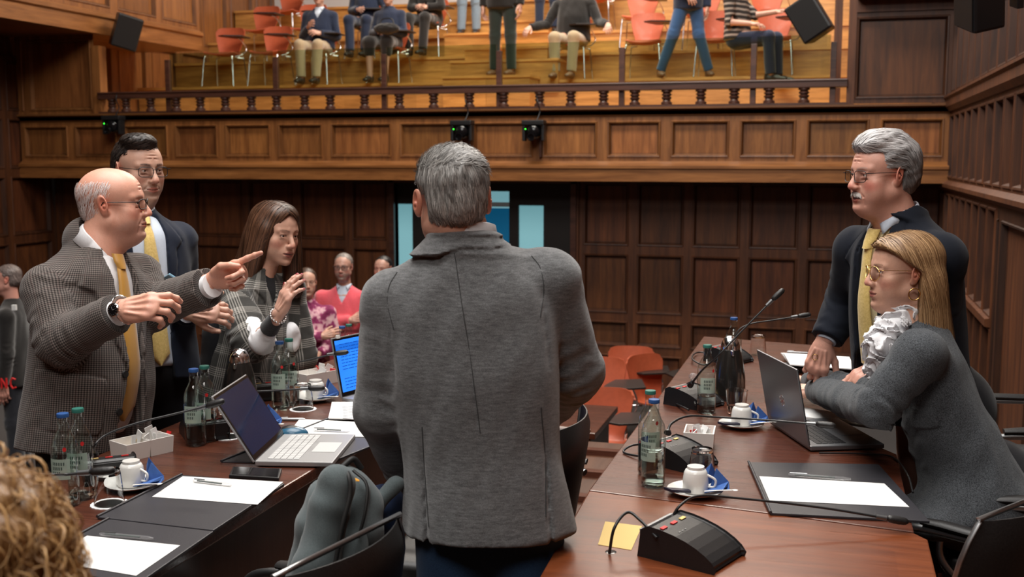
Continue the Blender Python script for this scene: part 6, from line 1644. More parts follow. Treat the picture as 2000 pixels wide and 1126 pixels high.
# ============ 4. man in grey jacket, seen from behind ========================
def grey_man():
    d = 2.55; f = nrm(VIEW*1+RIGHT*.06); s = sidev(f)
    N_ = wp(905, 478, d); Hm = wp(955, 1040, d-.0)
    p = person((Hm[0], Hm[1], 0), 'grey haired man in mottled grey jacket seen from behind in the middle')
    SR = wp(1072, 548, d+.02); SL = wp(768, 590, d+.02)
    ER = wp(1122, 725, d+.10); WR = wp(1068, 800, d+.33); EL = wp(752, 800, d+.05); WL = wp(800, 935, d+.22)
    sk = (.60, .31, .22)
    h = Head(wp(884, 392, d+.0), nrm(VIEW*1-RIGHT*.24-V3(0, 0, .10)), up=nrm(V3(0, 0, 1)-RIGHT*.03), scale=.99, skin=sk, fat=.6, w=1.0, age=1, earout=.007)
    hb = h.body(N_+V3(0, 0, -.02)+f*.01, .060, .07)
    hl = hand(WL, nrm(f-V3(0, 0, .4)), nrm(-RIGHT), True, RELAX, skin=sk); hr = hand(WR, nrm(f-RIGHT*.5), nrm(V3(0, 0, 1)), False, RELAX, skin=sk)
    inner = limbs(.014, [(N_-V3(0, 0, .08), N_-V3(0, 0, .4), (.15, .09), (.14, .10), s), (N_-V3(0, 0, .4), Hm, (.14, .10), (.12, .08), s), (SR, ER, .05, .04), (ER, WR, .04, .03), (SL, EL, .05, .04), (EL, WL, .04, .03)]+
                  [(V3(Hm[0], Hm[1], .84)+s*q*.08, V3(Hm[0], Hm[1], .08)+s*q*.1, .06, .04) for q in (1, -1)], sk)
    bodymesh('body', [hb, hl, hr, inner], p); h.eyes(p)
    vol = [('e', (0, -.018, .038), (.0815, .1035, .086)), ('e', (0, -.032, -.012), (.072, .082, .062)), ('e', (0, .02, .05), (.074, .075, .07)),
           ('f', lambda P, D: np.maximum(D, np.minimum(P[:, 1]-.0+.0*P[:, 0], .05-P[:, 2]))),
           ('f', lambda P, D: np.maximum(D, np.minimum(np.minimum(np.abs(P[:, 0])-.060, P[:, 1]+.046), .020-P[:, 2]))),
           ('f', lambda P, D: np.maximum(D, np.where(P[:, 2] < .05, np.abs(P[:, 0])-(.0665+.32*np.maximum(0, P[:, 2])+.10*np.minimum(0, P[:, 2])), -1))), ('f', lambda P, D: np.maximum(D, -(P[:, 2]+.078-.35*np.abs(P[:, 0])))), ('f', lambda P, D: D+.002*sinnoise(P, .02, 3, 6, (1, 1, .4)))]
    def cf(R_, r):
        g = .28+.14*sinnoise(R_, .05, 9)+.10*(R_[:, 2] < .02); g = np.clip(g*r.uniform(.55, 1.5, len(R_)), .05, .62); return np.stack([g*1.02, g*.98, g*.93], 1)
    h.hair(p, vol, (.20, .19, .18), [dict(k=9500, dir=lambda R_: np.stack([R_[:, 0]*6+.25, -(R_[:, 2]-.0)*0+.0*R_[:, 0]-.3*(R_[:, 2] > .09), np.full(len(R_), -1.)], 1), n=6, step=.0058, width=.00075, off=(-.001, .0035), cvar=.1, grav=.5, wob=.28, colf=cf, seed=3),
        dict(k=1800, mask=lambda C_: C_[:, 2] > .07, dir=lambda R_: np.stack([R_[:, 0]*3+.4, -R_[:, 1]*2-.3, np.full(len(R_), .2)], 1), n=5, step=.006, width=.0008, off=(.0, .004), lift=1, cvar=.1, grav=0, wob=.5, colf=cf, seed=4)])
    collar(p, N_+V3(0, 0, .036)+f*.008, nrm(f), nrm(V3(0, 0, 1)+f*.12-RIGHT*.10), .066, SHIRT, h=.05, tip=-.01, back=.008)
    J = garment(.0052, N_, Hm, s, [(.0, .075, .065, -.01), (.10, .165, .095, -.01), (.22, .20, .115, -.01), (.45, .195, .13, -.01), (.72, .182, .135, -.0), (1.0, .200, .155, .0)], [(SR, ER, WR), (SL, EL, WL)], fold=.004, seed=41, arm_r=(.076, .068, .053), yoke=.064, cr=.005)
    J.cone(N_+V3(0, 0, .016)+f*.004, N_-V3(0, 0, .02), (.080, .080), (.125, .098), .02, s, cap=.010)
    J.cone(N_+V3(0, 0, .12)+f*.03, N_-V3(0, 0, .02)+f*.02, (.070, .072), (.072, .074), .006, s, mode='s')
    fr = J.fr; B = -1
    applique(J, fr, [(-.125, -.014), (-.06, .05), (.06, .05), (.125, -.004), (.07, -.018), (.0, -.012), (-.06, -.024)], .005, front=-1)
    cutplane(J, Hm, nrm(Hm-N_)-RIGHT*.08*0+nrm(V3(0, 0, 0))*0 if False else nrm(nrm(Hm-N_)-s*.10), .5)
    # side vents
    for a in (-.125, .150):
        def vent(P, D, a=a):
            x, c, t = fr.loc(P); e = np.abs(x-a-.02*(t+.5)); m = (c < 0) & (t < -.42); return np.where(m, D+.012*np.exp(-(e/.0035)**2)*np.clip((-.42-t)*8, 0, 1)+.004*np.exp(-((x-a+.03*np.sign(a))/.03)**2)*0, D)
        J.fnop(vent, -9, 9, 0, 'd')
    def cseam(P, D):
        x, c, t = fr.loc(P); return np.where((c < 0) & (t < -.02), D+.0022*np.exp(-(np.abs(x-.006)/.0028)**2), D)
    J.fnop(cseam, -9, 9, 0, 'd')
    def sseam(P, D):        # armhole seams
        x, c, t = fr.loc(P); q = np.abs(np.abs(x)-(.175-.25*np.maximum(0, -.08-t)*0)); return np.where((c < .03) & (t > -.30) & (t < -.04), D+.0028*np.exp(-(q/.003)**2), D)
    J.fnop(sseam, -9, 9, 0, 'd')
    cloth('jacket', J, GREYW, p)
    sm = plain('seam_thread', (.035, .035, .036), .9)
    ribbon('seam', J, fr, [(-.012, -.02), (-.004, -.12), (.006, -.24), (.012, -.36), (.014, -.42)], sm, p, .0011, .0002, -1)
    ribbon('seam', J, fr, [(-.152, -.05), (-.170, -.08), (-.176, -.12), (-.165, -.18)], sm, p, .0012, .0002, -1)
    ribbon('seam', J, fr, [(.156, -.04), (.174, -.07), (.178, -.12), (.165, -.18)], sm, p, .0012, .0002, -1)
    ribbon('seam', J, fr, [(-.118, -.40), (-.122, -.5), (-.120, -.62)], sm, p, .0016, .0002, -1)
    ribbon('seam', J, fr, [(.150, -.38), (.148, -.5), (.140, -.62)], sm, p, .0016, .0002, -1)
    pel = V3(Hm[0], Hm[1], .84)+f*.01
    trousers(p, pel, s, [(pel+s*.10+V3(0, 0, -.42)+f*.03, pel+s*.11+V3(0, 0, -.78)), (pel-s*.10+V3(0, 0, -.42)+f*.03, pel-s*.11+V3(0, 0, -.78))], DENIM, name='jeans', hip=(.16, .11), r=(.095, .07, .055), top=V3(Hm[0], Hm[1], .90))
    shoes(p, [pel+s*.11+V3(0, 0, -.775), pel-s*.11+V3(0, 0, -.775)], [f, f], M['sole'], 0)
grey_man()
# ============ 5. standing man at the right desk ==============================
def right_man():
    d = 3.45; f = nrm(-RIGHT*.95-VIEW*.30); s = sidev(f)          # s points away from the camera
    N_ = wp(1757, 422, d+.02); Hm = wp(1782, 800, d+.12)
    p = person((Hm[0]+.05, Hm[1], 0), 'standing grey haired man in dark navy suit and yellow tie leaning on the right desk')
    SR = N_+s*.175+V3(0, 0, -.12)+f*.02; SL = N_-s*.18+V3(0, 0, -.12)+RIGHT*.01
    ER = wp(1652, 585, d+.34); WR = wp(1615, 662, d+.30); EL = wp(1815, 640, d-.02); WL = wp(1722, 712, d+.06)
    sk = (.62, .32, .24)
    h = Head(wp(1722, 341, d), nrm(-RIGHT*.95-VIEW*.27-V3(0, 0, .01)), scale=.985, skin=sk, fat=.9, age=1, w=1.0, nose=1.03, nosew=1.15, mouth=.006, browc=(.4, .34, .32), brows=.5, beard=None, redk=(1.08, .66, .64), cheek=1.2, lips=.8)
    hb = h.body(N_+V3(0, 0, -.03)+f*.01, .064, .074)
    hr = hand(wp(1607, 672, d+.30), nrm(-V3(0, 0, 1.0)-RIGHT*.25), nrm(-RIGHT*.45-VIEW*.9+V3(0, 0, .1)), False, [(.25, .7, .5), (.35, .9, .5), (.45, 1.0, .5), (.5, 1.0, .5)], skin=sk, s=1.02, spread=(.16, .04, -.06, -.18), fl=.9)
    hl = hand(WL, nrm(-RIGHT*.8-V3(0, 0, .5)), nrm(V3(0, 0, 1)-VIEW*.3), True, RELAX, skin=sk)
    inner = limbs(.014, [(N_-V3(0, 0, .08), N_-V3(0, 0, .45), (.12, .07), (.12, .08), s), (N_-V3(0, 0, .45), Hm, (.12, .08), (.11, .08), s), (SR, ER, .05, .04), (ER, WR, .04, .03), (SL, EL, .05, .04), (EL, WL, .04, .03)]+
                  [(V3(Hm[0]+.06, Hm[1], .88)+s*q*.08, V3(Hm[0]+.1, Hm[1], .08)+s*q*.1, .07, .04) for q in (1, -1)], sk)
    bodymesh('body', [hb, hr, hl, inner], p); h.eyes(p, nrm(-RIGHT)); h.glasses(p, lw=.024, lh=.018, r=.0012, ydrop=-.004)
    vol = [('e', (0, -.024, .048), (.0845, .106, .087)), ('e', (0, -.045, .0), (.080, .082, .078)), ('e', (0, .042, .094), (.060, .052, .030)), ('e', (0, .0, .115), (.058, .07, .028)),
           ('f', lambda P, D: np.maximum(D, np.minimum(P[:, 1]-.055+.3*np.abs(P[:, 0]), .072-P[:, 2]))),
           ('f', lambda P, D: np.maximum(D, np.minimum(P[:, 1]-.030-.45*np.maximum(0, P[:, 2]-.01), .066-P[:, 2]))),
           ('f', lambda P, D: np.maximum(D, np.minimum(P[:, 1]+.034, .022-P[:, 2]))),
           ('f', lambda P, D: np.maximum(D, -(P[:, 2]+.074))), ('f', lambda P, D: D+.002*sinnoise(P, .03, 3, 6, (1, .4, 1)))]
    def cf(R_, r):
        g = np.where(R_[:, 2] > .085, .46, .24)+.10*sinnoise(R_, .05, 2)+.2*(R_[:, 1] > .02); g = np.clip(g*r.uniform(.65, 1.35, len(R_)), .08, .75); return np.stack([g, g*.97, g*.96], 1)
    h.hair(p, vol, (.26, .25, .25), [dict(k=7000, dir=lambda R_: np.stack([R_[:, 0]*2, np.full(len(R_), -1.), np.where(R_[:, 1] > -.02, .15, -.8)], 1), n=8, step=.0075, width=.0009, off=(-.001, .004), cvar=.1, grav=.35, wob=.18, colf=cf, flow=lambda P: np.stack([0*P[:, 0], np.where(P[:, 1] > -.03, -.8, -.2), np.where(P[:, 1] > -.03, 0., -.6)], 1))])
    # moustache
    R_ = np.stack([np.random.default_rng(1).uniform(-.028, .028, 420), np.full(420, .101), np.random.default_rng(2).uniform(-.060, -.052, 420)], 1); R_[:, 1] -= 9*R_[:, 0]**2; R_[:, 2] -= 5*R_[:, 0]**2
    a, b, c = strands(R_, np.stack([np.sign(R_[:, 0])*.5, 0*R_[:, 0]+.1, -np.ones(420)], 1), h.S, n=4, step=.0028, width=.0006, off=(.0005, .003), col=(.62, .58, .55), cvar=.2, wob=.2); link('moustache', pymesh('moustache', h.W(a), b, c), HAIR, p)
    Sh = garment(.007, N_, Hm, s, [(.02, .072, .062, .01), (.14, .15, .105, .01), (.4, .155, .13, .015), (1.0, .15, .13, .01)], [(None,)*3]*2, fold=.002); cloth('vest', Sh, fabric('cream_knit_vest', (.62, .52, .30), (.78, .68, .42), 300, .9), p)
    collar(p, N_+V3(0, 0, .022)+f*.02, nrm(f), nrm(V3(0, 0, 1)+f*.28), .064, PALEB, h=.028, tip=.03, back=.004); fr = Sh.fr
    strip('tie', Sh, fr, [(-.045, .0, .018), (-.085, .0, .017), (-.2, .0, .026), (-.34, .0, .034), (-.45, .0, .036)], YELT, p, off=.014, th=.007)
    strip('tie_knot', Sh, fr, [(-.026, .0, .026), (-.06, .0, .024), (-.082, .0, .018)], YELT, p, off=.018, th=.014)
    J = garment(.0055, N_, Hm, s, [(.0, .08, .07, -.01), (.14, .195, .135, -.01), (.4, .20, .155, .0), (.7, .20, .165, .005), (1.0, .21, .17, .0)], [(SR, ER, WR), (SL, EL, WL)], fold=.004, seed=51, arm_r=(.082, .068, .054))
    fr = J.fr
    carve(J, fr, [(-.045, .1), (.04, .1), (.052, -.05), (.050, -.3), (.03, -.55), (.06, -.95), (-.05, -.95), (-.035, -.55), (-.062, -.3), (-.058, -.05)], .05)
    applique(J, fr, [(-.045, .04), (-.10, -.04), (-.145, -.12), (-.118, -.16), (-.118, -.22), (-.04, -.53), (-.065, -.3), (-.060, -.06)], .007)
    applique(J, fr, [(.045, .03), (.09, -.05), (.14, -.13), (.11, -.165), (.11, -.22), (.035, -.5), (.053, -.3), (.063, -.1)], .006)
    J.cone(N_+V3(0, 0, .030)-f*.022, N_-V3(0, 0, .02), (.072, .072), (.10, .09), .015, s, cap=.012); J.cone(N_+V3(0, 0, .10)+f*.012, N_-V3(0, 0, .02)+f*.02, (.066, .068), (.068, .07), .006, s, mode='s')
    cutplane(J, Hm, Hm-N_, .5); cloth('jacket', J, SUIT, p)
    P = surf(J, fr, [-.095], [-.155], .004)[0]; mb = MB(); mb.T = frame_m(P, fr.s, fr.f); mb.box(-.006, .006, -.008, .008, 0, .003); mb.build('lapel_pin', M['gold'], p, bevel=.001)
    cuff(p, WR-nrm(WR-ER)*.03, WR+nrm(WR-ER)*.008, .034, .034, PALEB)
    mb = MB(); rr = wp(1592, 697, d+.285); mb.tube([rr+V3(math.cos(t)*.0095, 0, math.sin(t)*.0095) for t in np.linspace(0, 2*PI, 14)], .0013, 6); mb.build('ring', M['gold'], p)
    pel = V3(Hm[0]+.10, Hm[1]+.02, .88)
    trousers(p, pel, s, [(pel+s*.09+V3(0, 0, -.42), pel+s*.10+V3(0, 0, -.80)), (pel-s*.09+V3(0, 0, -.42), pel-s*.10+V3(0, 0, -.80))], BLACKC, vox=.011, top=Hm+V3(.03, 0, .12))
    shoes(p, [pel+s*.10+V3(0, 0, -.795), pel-s*.10+V3(0, 0, -.795)], [f, f], M['sole'], 0)
right_man()
# ============ 6. seated woman in charcoal coat ===============================
def seated_woman():
    d = 3.2; f = nrm(-RIGHT*1.0+VIEW*.05); s = sidev(f)            # s away from the camera
    N_ = wp(1800, 632, d); Hm = wp(1915, 985, d-.0)
    p = person((.50, 3.44, 0), 'seated woman with straight blonde hair, glasses and charcoal coat at the grey laptop')
    SR = N_+s*.15+V3(0, 0, -.085); SL = wp(1795, 694, d-.15)
    EL = wp(1712, 795, d-.14); WL = onz(1592, 762, .835); ER = wp(1735, 770, d+.18); WR = onz(1582, 745, .835)
    sk = (.62, .35, .25)
    h = Head(wp(1764, 529, d), nrm(-RIGHT*1.0-VIEW*.02), up=nrm(V3(0, 0, 1)+RIGHT*.02), scale=.945, skin=sk, fem=1, w=.96, jaw=.95, nose=1.02, lipc=(.42, .13, .11), browc=(.14, .075, .04), brows=.8, browt=.8, lash=.8, fat=.15)
    hb = h.body(N_+V3(0, 0, -.02)+f*.01, .052, .06)
    hl = hand(onz(1584, 764, .83), nrm(-RIGHT+VIEW*.5), nrm(V3(0, 0, 1)-VIEW*.3), True, [(.4, .6, .3)]*4, skin=sk, s=.92)
    hr = hand(onz(1574, 746, .83), nrm(-RIGHT), nrm(V3(0, 0, 1)-VIEW*.3), False, [(.4, .6, .3)]*4, skin=sk, s=.92)
    pel = V3(.50, 3.44, .56)
    KR, KL = V3(.10, 3.56, .52), V3(.10, 3.30, .52)
    inner = limbs(.014, [(N_-V3(0, 0, .08), wp(1838, 800, d), (.12, .07), (.12, .08), s), (wp(1838, 800, d), wp(1905, 960, d), (.12, .08), (.13, .1), s), (wp(1905, 960, d), pel, (.12, .10), (.12, .09), s), (SR, ER, .045, .035), (ER, WR, .035, .026), (SL, EL, .045, .035), (EL, WL, .035, .026), (pel+V3(-.05, .08, 0), KR, .05, .04), (pel-V3(.05, .08, 0), KL, .05, .04), (KR, V3(.13, 3.56, .1), .05, .035), (KL, V3(.13, 3.30, .1), .05, .035)], sk)
    bodymesh('body', [hb, hl, hr, inner], p); h.eyes(p, nrm(-RIGHT+V3(0, 0, .02)))
    h.glasses(p, 'round', lw=.026, lh=.022, r=.0012, col=M['gold'])
    def cutface(P, D):
        x, y, z = P.T; return np.maximum(D, y-np.interp(z-.12*np.abs(x), [-.3, -.005, .02, .045, .07, .085], [-.030, -.030, .008, .040, .078, .13]))
    vol = [('e', (0, -.022, .040), (.086, .100, .084)), ('e', (.0, .028, .056), (.074, .072, .054)), ('e', (0, -.05, -.04), (.082, .066, .10)), ('c', (-.058, -.045, -.02), (-.066, -.068, -.17), (.030, .045), (.028, .036), .03), ('c', (.058, -.045, -.02), (.066, -.068, -.17), (.030, .045), (.028, .036), .03),
           ('c', (0, -.085, -.03), (-.02, -.125, -.20), (.066, .035), (.05, .022), .03), ('f', cutface)]
    fl = lambda P: np.stack([0*P[:, 0], -.35*np.ones(len(P))*(P[:, 2] > -.1), np.full(len(P), -.75)], 1)
    def cf(R_, r):
        m = r.uniform(0, 1, len(R_))[:, None]**1.4; return np.array((.17, .085, .035))*(1-m)+np.array((.52, .32, .16))*m
    h.hair(p, vol, (.14, .072, .032), [dict(k=5200, mask=lambda C_: C_[:, 2] > -.03, dir=lambda R_: np.stack([np.sign(R_[:, 0]-.01)*.9, np.where(R_[:, 1] > .0, -.5, -.3), np.full(len(R_), -.15)], 1), n=15, step=.0145, width=.0011, off=(-.001, .005), cvar=.1, grav=.8, wob=.06, flow=fl, colf=cf, seed=2),
        dict(k=1500, mask=lambda C_: (C_[:, 2] < -.03), dir=(0, -.3, -1), n=10, step=.013, width=.001, off=(-.001, .007), cvar=.1, grav=1, wob=.12, flow=fl, colf=cf, seed=4)])
    mb = MB(); c = h.W((-.082, -.006, -.062)); r_ = .0165
    mb.tube([c+RIGHT*math.cos(t)*r_+V3(0, 0, math.sin(t)*r_) for t in np.linspace(0, 2*PI, 26)], .0018, 8); mb.build('hoop_earring', M['gold'], p, smooth=60)
    # ruffled blouse
    S = SDF(.005); S.cone(h.W((0, .0, -.125)), wp(1722, 672, d-.02), (.058, .045), (.05, .04), .02, s); S.cone(wp(1722, 672, d-.02), wp(1712, 720, d), .045, .03, .02)
    S.fnop(lambda P, D: D+.012*np.sin(P[:, 2]*190+7*sinnoise(P, .08, 5))*(D > -.03), -9, 9, 0, 'd'); V_, F_ = S.mesh(); link('ruffled_blouse', pymesh('ruffled_blouse', V_, F_), SHIRT, p)
    # coat
    J = SDF(.0055); A = J; mid = wp(1838, 800, d); low_ = wp(1905, 960, d)
    ch = N_-V3(0, 0, .10)+RIGHT*.02; K_ = .045
    J.loft([N_+V3(0, 0, .0), ch, mid, low_, wp(1935, 1015, d)], [(.07, .055), (.150, .088), (.155, .112), (.185, .14), (.20, .15)], s, .03)
    J.cone(wp(1905, 985, d-.05), wp(1800, 1010, d-.10), (.15, .085), (.13, .05), .05, s); J.cone(wp(1900, 990, d-.08), wp(2010, 1040, d-.05), .12, .10, .05)
    J.cone(N_+V3(0, 0, -.065), SL, .045, .066, .04); J.cone(N_+V3(0, 0, -.065), SR, .045, .066, .04)
    for a, b, c in ((SL, EL, WL), (SR, ER, WR)): J.cone(a, b, .070, .060, .025); J.cone(b, c, .058, .043, .022)
    folds(J, .006, .2, 61); folds(J, .003, .08, 62)
    for i, (a, b, c) in enumerate(((SL, EL, WL), (SR, ER, WR))):
        crease(J, a, b, np.linalg.norm(b-a)*.9, .008, .04, .08, i); crease(J, b, c, .04, .007, .032, .06, i+2); crease(J, b, c, np.linalg.norm(c-b)*.6, .004, .03, .08, i+5); cutplane(J, c, c-b, .08)
    crease(J, mid, low_, .05, .008, .06, .12, 3, .3)
    fr = Frame(mid, V3(0, 0, 1), -VIEW) if False else None
    # pocket flap on the near side
    o = wp(1800, 845, d-.2); ux = nrm(wp(1850, 838, d-.2)-wp(1752, 868, d-.2)); uz = nrm(np.cross(ux, VIEW)); uz = uz if uz[2] > 0 else -uz
    def flap(P, D):
        Q = P-o; a = Q@ux; t = Q@uz; c = -(Q@VIEW); r = np.maximum(poly2d(a, t, [(-.068, .032), (.072, .028), (.076, -.022), (.0, -.034), (-.064, -.034)]), -c-.15); return np.minimum(D, np.maximum(D-.007, r))
    J.fnop(flap, o-.3, o+.3, 0, 'd')
    cloth('coat', J, CHARC, p)
    trousers(p, pel, V3(0, -1, 0), [(KL, V3(.15, 3.30, .10)), (KR, V3(.15, 3.56, .10))], BLACKC, vox=.012, hip=(.17, .14), r=(.085, .062, .045), top=pel+V3(0, 0, .12))
    shoes(p, [V3(.15, 3.30, .09), V3(.15, 3.56, .09)], [(-1, 0, 0)]*2, M['sole'], 0, s=.85)
seated_woman()
# ============ 7. curly hair in the foreground ================================
def curly():
    d = 1.22; c = wp(-105, 1110, d); f = nrm(VIEW+RIGHT*.35); p = person((c[0], c[1], 0), 'foreground person with curly golden blonde hair seen from behind, lower left corner')
    h = Head(c, f, scale=.95, skin=SKF, fem=1); N_ = c+V3(0, 0, -.21)-f*.03; s = sidev(f)
    hb = h.body(N_, .05, .056, .004)
    SR, SL = N_+s*.17-V3(0, 0, .06), N_-s*.17-V3(0, 0, .06); ER, EL = SR-V3(0, 0, .28), SL-V3(0, 0, .28); WR, WL = ER+f*.22, EL+f*.22
    pel = N_-V3(0, 0, .50)
    hr = hand(WR, f, (0, 0, 1), False, RELAX, skin=SKF, vox=.004); hl = hand(WL, f, (0, 0, 1), True, RELAX, skin=SKF, vox=.004)
    inner = limbs(.016, [(N_-V3(0, 0, .08), pel, (.13, .09), (.14, .11), s), (SR, ER, .04, .035), (ER, WR, .035, .026), (SL, EL, .04, .035), (EL, WL, .035, .026), (pel+s*.08, pel+s*.1+f*.4, .07, .055), (pel-s*.08, pel-s*.1+f*.4, .07, .055), (pel+s*.1+f*.4, pel+s*.1+f*.4-V3(0, 0, .42), .05, .04), (pel-s*.1+f*.4, pel-s*.1+f*.4-V3(0, 0, .42), .05, .04)], SKF)
    bodymesh('body', [hb, hr, hl, inner], p); h.eyes(p)
    J = garment(.012, N_, pel, s, [(.05, .07, .06, 0), (.2, .17, .12, 0), (.6, .16, .12, 0), (1.0, .19, .14, 0)], [(SR, ER, WR), (SL, EL, WL)], seed=3); cloth('sweater', J, BLACKC, p)
    trousers(p, pel, s, [(pel+s*.1+f*.4, pel+s*.1+f*.4-V3(0, 0, pel[2]-.12)), (pel-s*.1+f*.4, pel-s*.1+f*.4-V3(0, 0, pel[2]-.12))], BLACKC, vox=.014)
    r = np.random.default_rng(8); cv = wp(-102, 1105, d)
    S = SDF(.006); S.ell(h.Lc(cv), (.122, .135, .128), .02); S.ell(h.Lc(cv-V3(0, 0, .10)+RIGHT*.022), (.126, .135, .10), .05); S.fnop(lambda P, D: D+.008*sinnoise(P, .05, 2), -9, 9, 0, 'd'); V_, F_ = S.mesh()
    Vs, Fs, Cs, n0 = [h.W(V_)], [F_], [np.tile((.20, .10, .035), (len(V_), 1))], len(V_)
    # ringlets: helical locks hanging over the volume
    k = 1900; R_ = roots_on(V_, F_, lambda C_: np.ones(len(C_), bool), k, 3); n = 26; P = R_.copy(); pts = []
    D = np.tile((0, 0, -1.), (k, 1))+r.normal(size=(k, 3))*.35; ph = r.uniform(0, 6.28, k); rad = r.uniform(.003, .012, k); fq = r.uniform(.35, .8, k)*r.choice([-1, 1], k); off = r.uniform(-.004, .014, k)
    for i in range(n):
        G = np.stack([S.ev(P+e)-S.ev(P-e) for e in np.eye(3)*.003], 1); G /= np.linalg.norm(G, axis=1)[:, None]+1e-9
        P = P-G*(S.ev(P)-off)[:, None]*.6; T = D-G*(D*G).sum(1)[:, None]; T /= np.linalg.norm(T, axis=1)[:, None]+1e-9; B = np.cross(T, G)
        a = ph+fq*i; pts.append(P+(G*np.cos(a)[:, None]+B*np.sin(a)[:, None])*rad[:, None]); P = P+T*.0065
    pts = np.stack(pts, 1); tan = np.gradient(pts, axis=1); tan /= np.linalg.norm(tan, axis=2)[:, :, None]+1e-9
    up = np.tile((.3, .9, .2), (k, n, 1)); a1 = np.cross(tan, up); a1 /= np.linalg.norm(a1, axis=2)[:, :, None]+1e-9; a2 = np.cross(tan, a1)
    w = (r.uniform(.0005, .0018, k)[:, None]*np.sin(np.linspace(.35, 3.0, n))[None])[:, :, None]; m = 5
    ring = np.stack([pts+a1*w*math.cos(2*PI*q/m)+a2*w*math.sin(2*PI*q/m) for q in range(m)], 2).reshape(-1, 3)
    b = (np.arange(k)*n*m)[:, None, None]+(np.arange(n-1)*m)[None, :, None]+np.arange(m)[None, None]; b2 = (np.arange(k)*n*m)[:, None, None]+(np.arange(n-1)*m)[None, :, None]+((np.arange(m)+1) % m)[None, None]
    F2 = np.stack([b, b2, b2+m, b+m], 3).reshape(-1, 4); cc = r.uniform(0, 1, k)[:, None]; cc = np.array((.19, .09, .028))*(1-cc)+np.array((.60, .36, .15))*cc
    Vs.append(h.W(ring)); Fs.append(F2+n0); Cs.append(np.repeat(cc, n*m, axis=0))
    link('hair', pymesh('hair', np.concatenate(Vs), np.concatenate(Fs), np.concatenate(Cs)), HAIR, p)
curly()
# ------------------------------------------------------------------ onlookers
KHAKI = fabric('khaki_cotton', (.30, .22, .13), (.42, .33, .21), 300, .9); DNAVY = fabric('navy_jacket_cloth', (.008, .013, .032), (.018, .028, .06), 300)
DBLACK = fabric('black_jacket_cloth', (.008, .007, .007), (.020, .018, .017), 300); JEAN = fabric('mid_blue_jeans', (.02, .055, .14), (.045, .11, .24), 300)
JEAN2 = fabric('washed_jeans', (.12, .17, .23), (.22, .29, .36), 200); PINK = fabric('coral_pink_knit', (.62, .075, .10), (.80, .13, .16), 220, .95, .4)
def pattern(name, bands):
    m, nt, b = nodes(name); t = N(nt, 'TexVoronoi', Scale=26); L(nt, mp(nt), t.inputs['Vector']); n2 = N(nt, 'TexNoise', Scale=14, Detail=3); L(nt, mp(nt), n2.inputs['Vector'])
    if bands == 'floral': c = ramp(nt, n2.outputs['Fac'], [(.42, (.16, .012, .06)), (.5, (.28, .03, .12)), (.56, (.62, .35, .40)), (.7, (.75, .5, .5))])
    else:
        w_ = N(nt, 'TexWave', Scale=5.5, Distortion=1.5, Detail=2, bands_direction='Z'); L(nt, mp(nt), w_.inputs['Vector']); c = ramp(nt, w_.outputs['Fac'], [(.3, (.02, .016, .015)), (.62, (.05, .04, .035)), (.8, (.32, .27, .23))])
    L(nt, c, b.inputs['Base Color']); b.inputs['Roughness'].default_value = .9; return m
FLORAL = pattern('purple_floral_print', 'floral'); STRIPE = pattern('striped_knit', 'stripe')
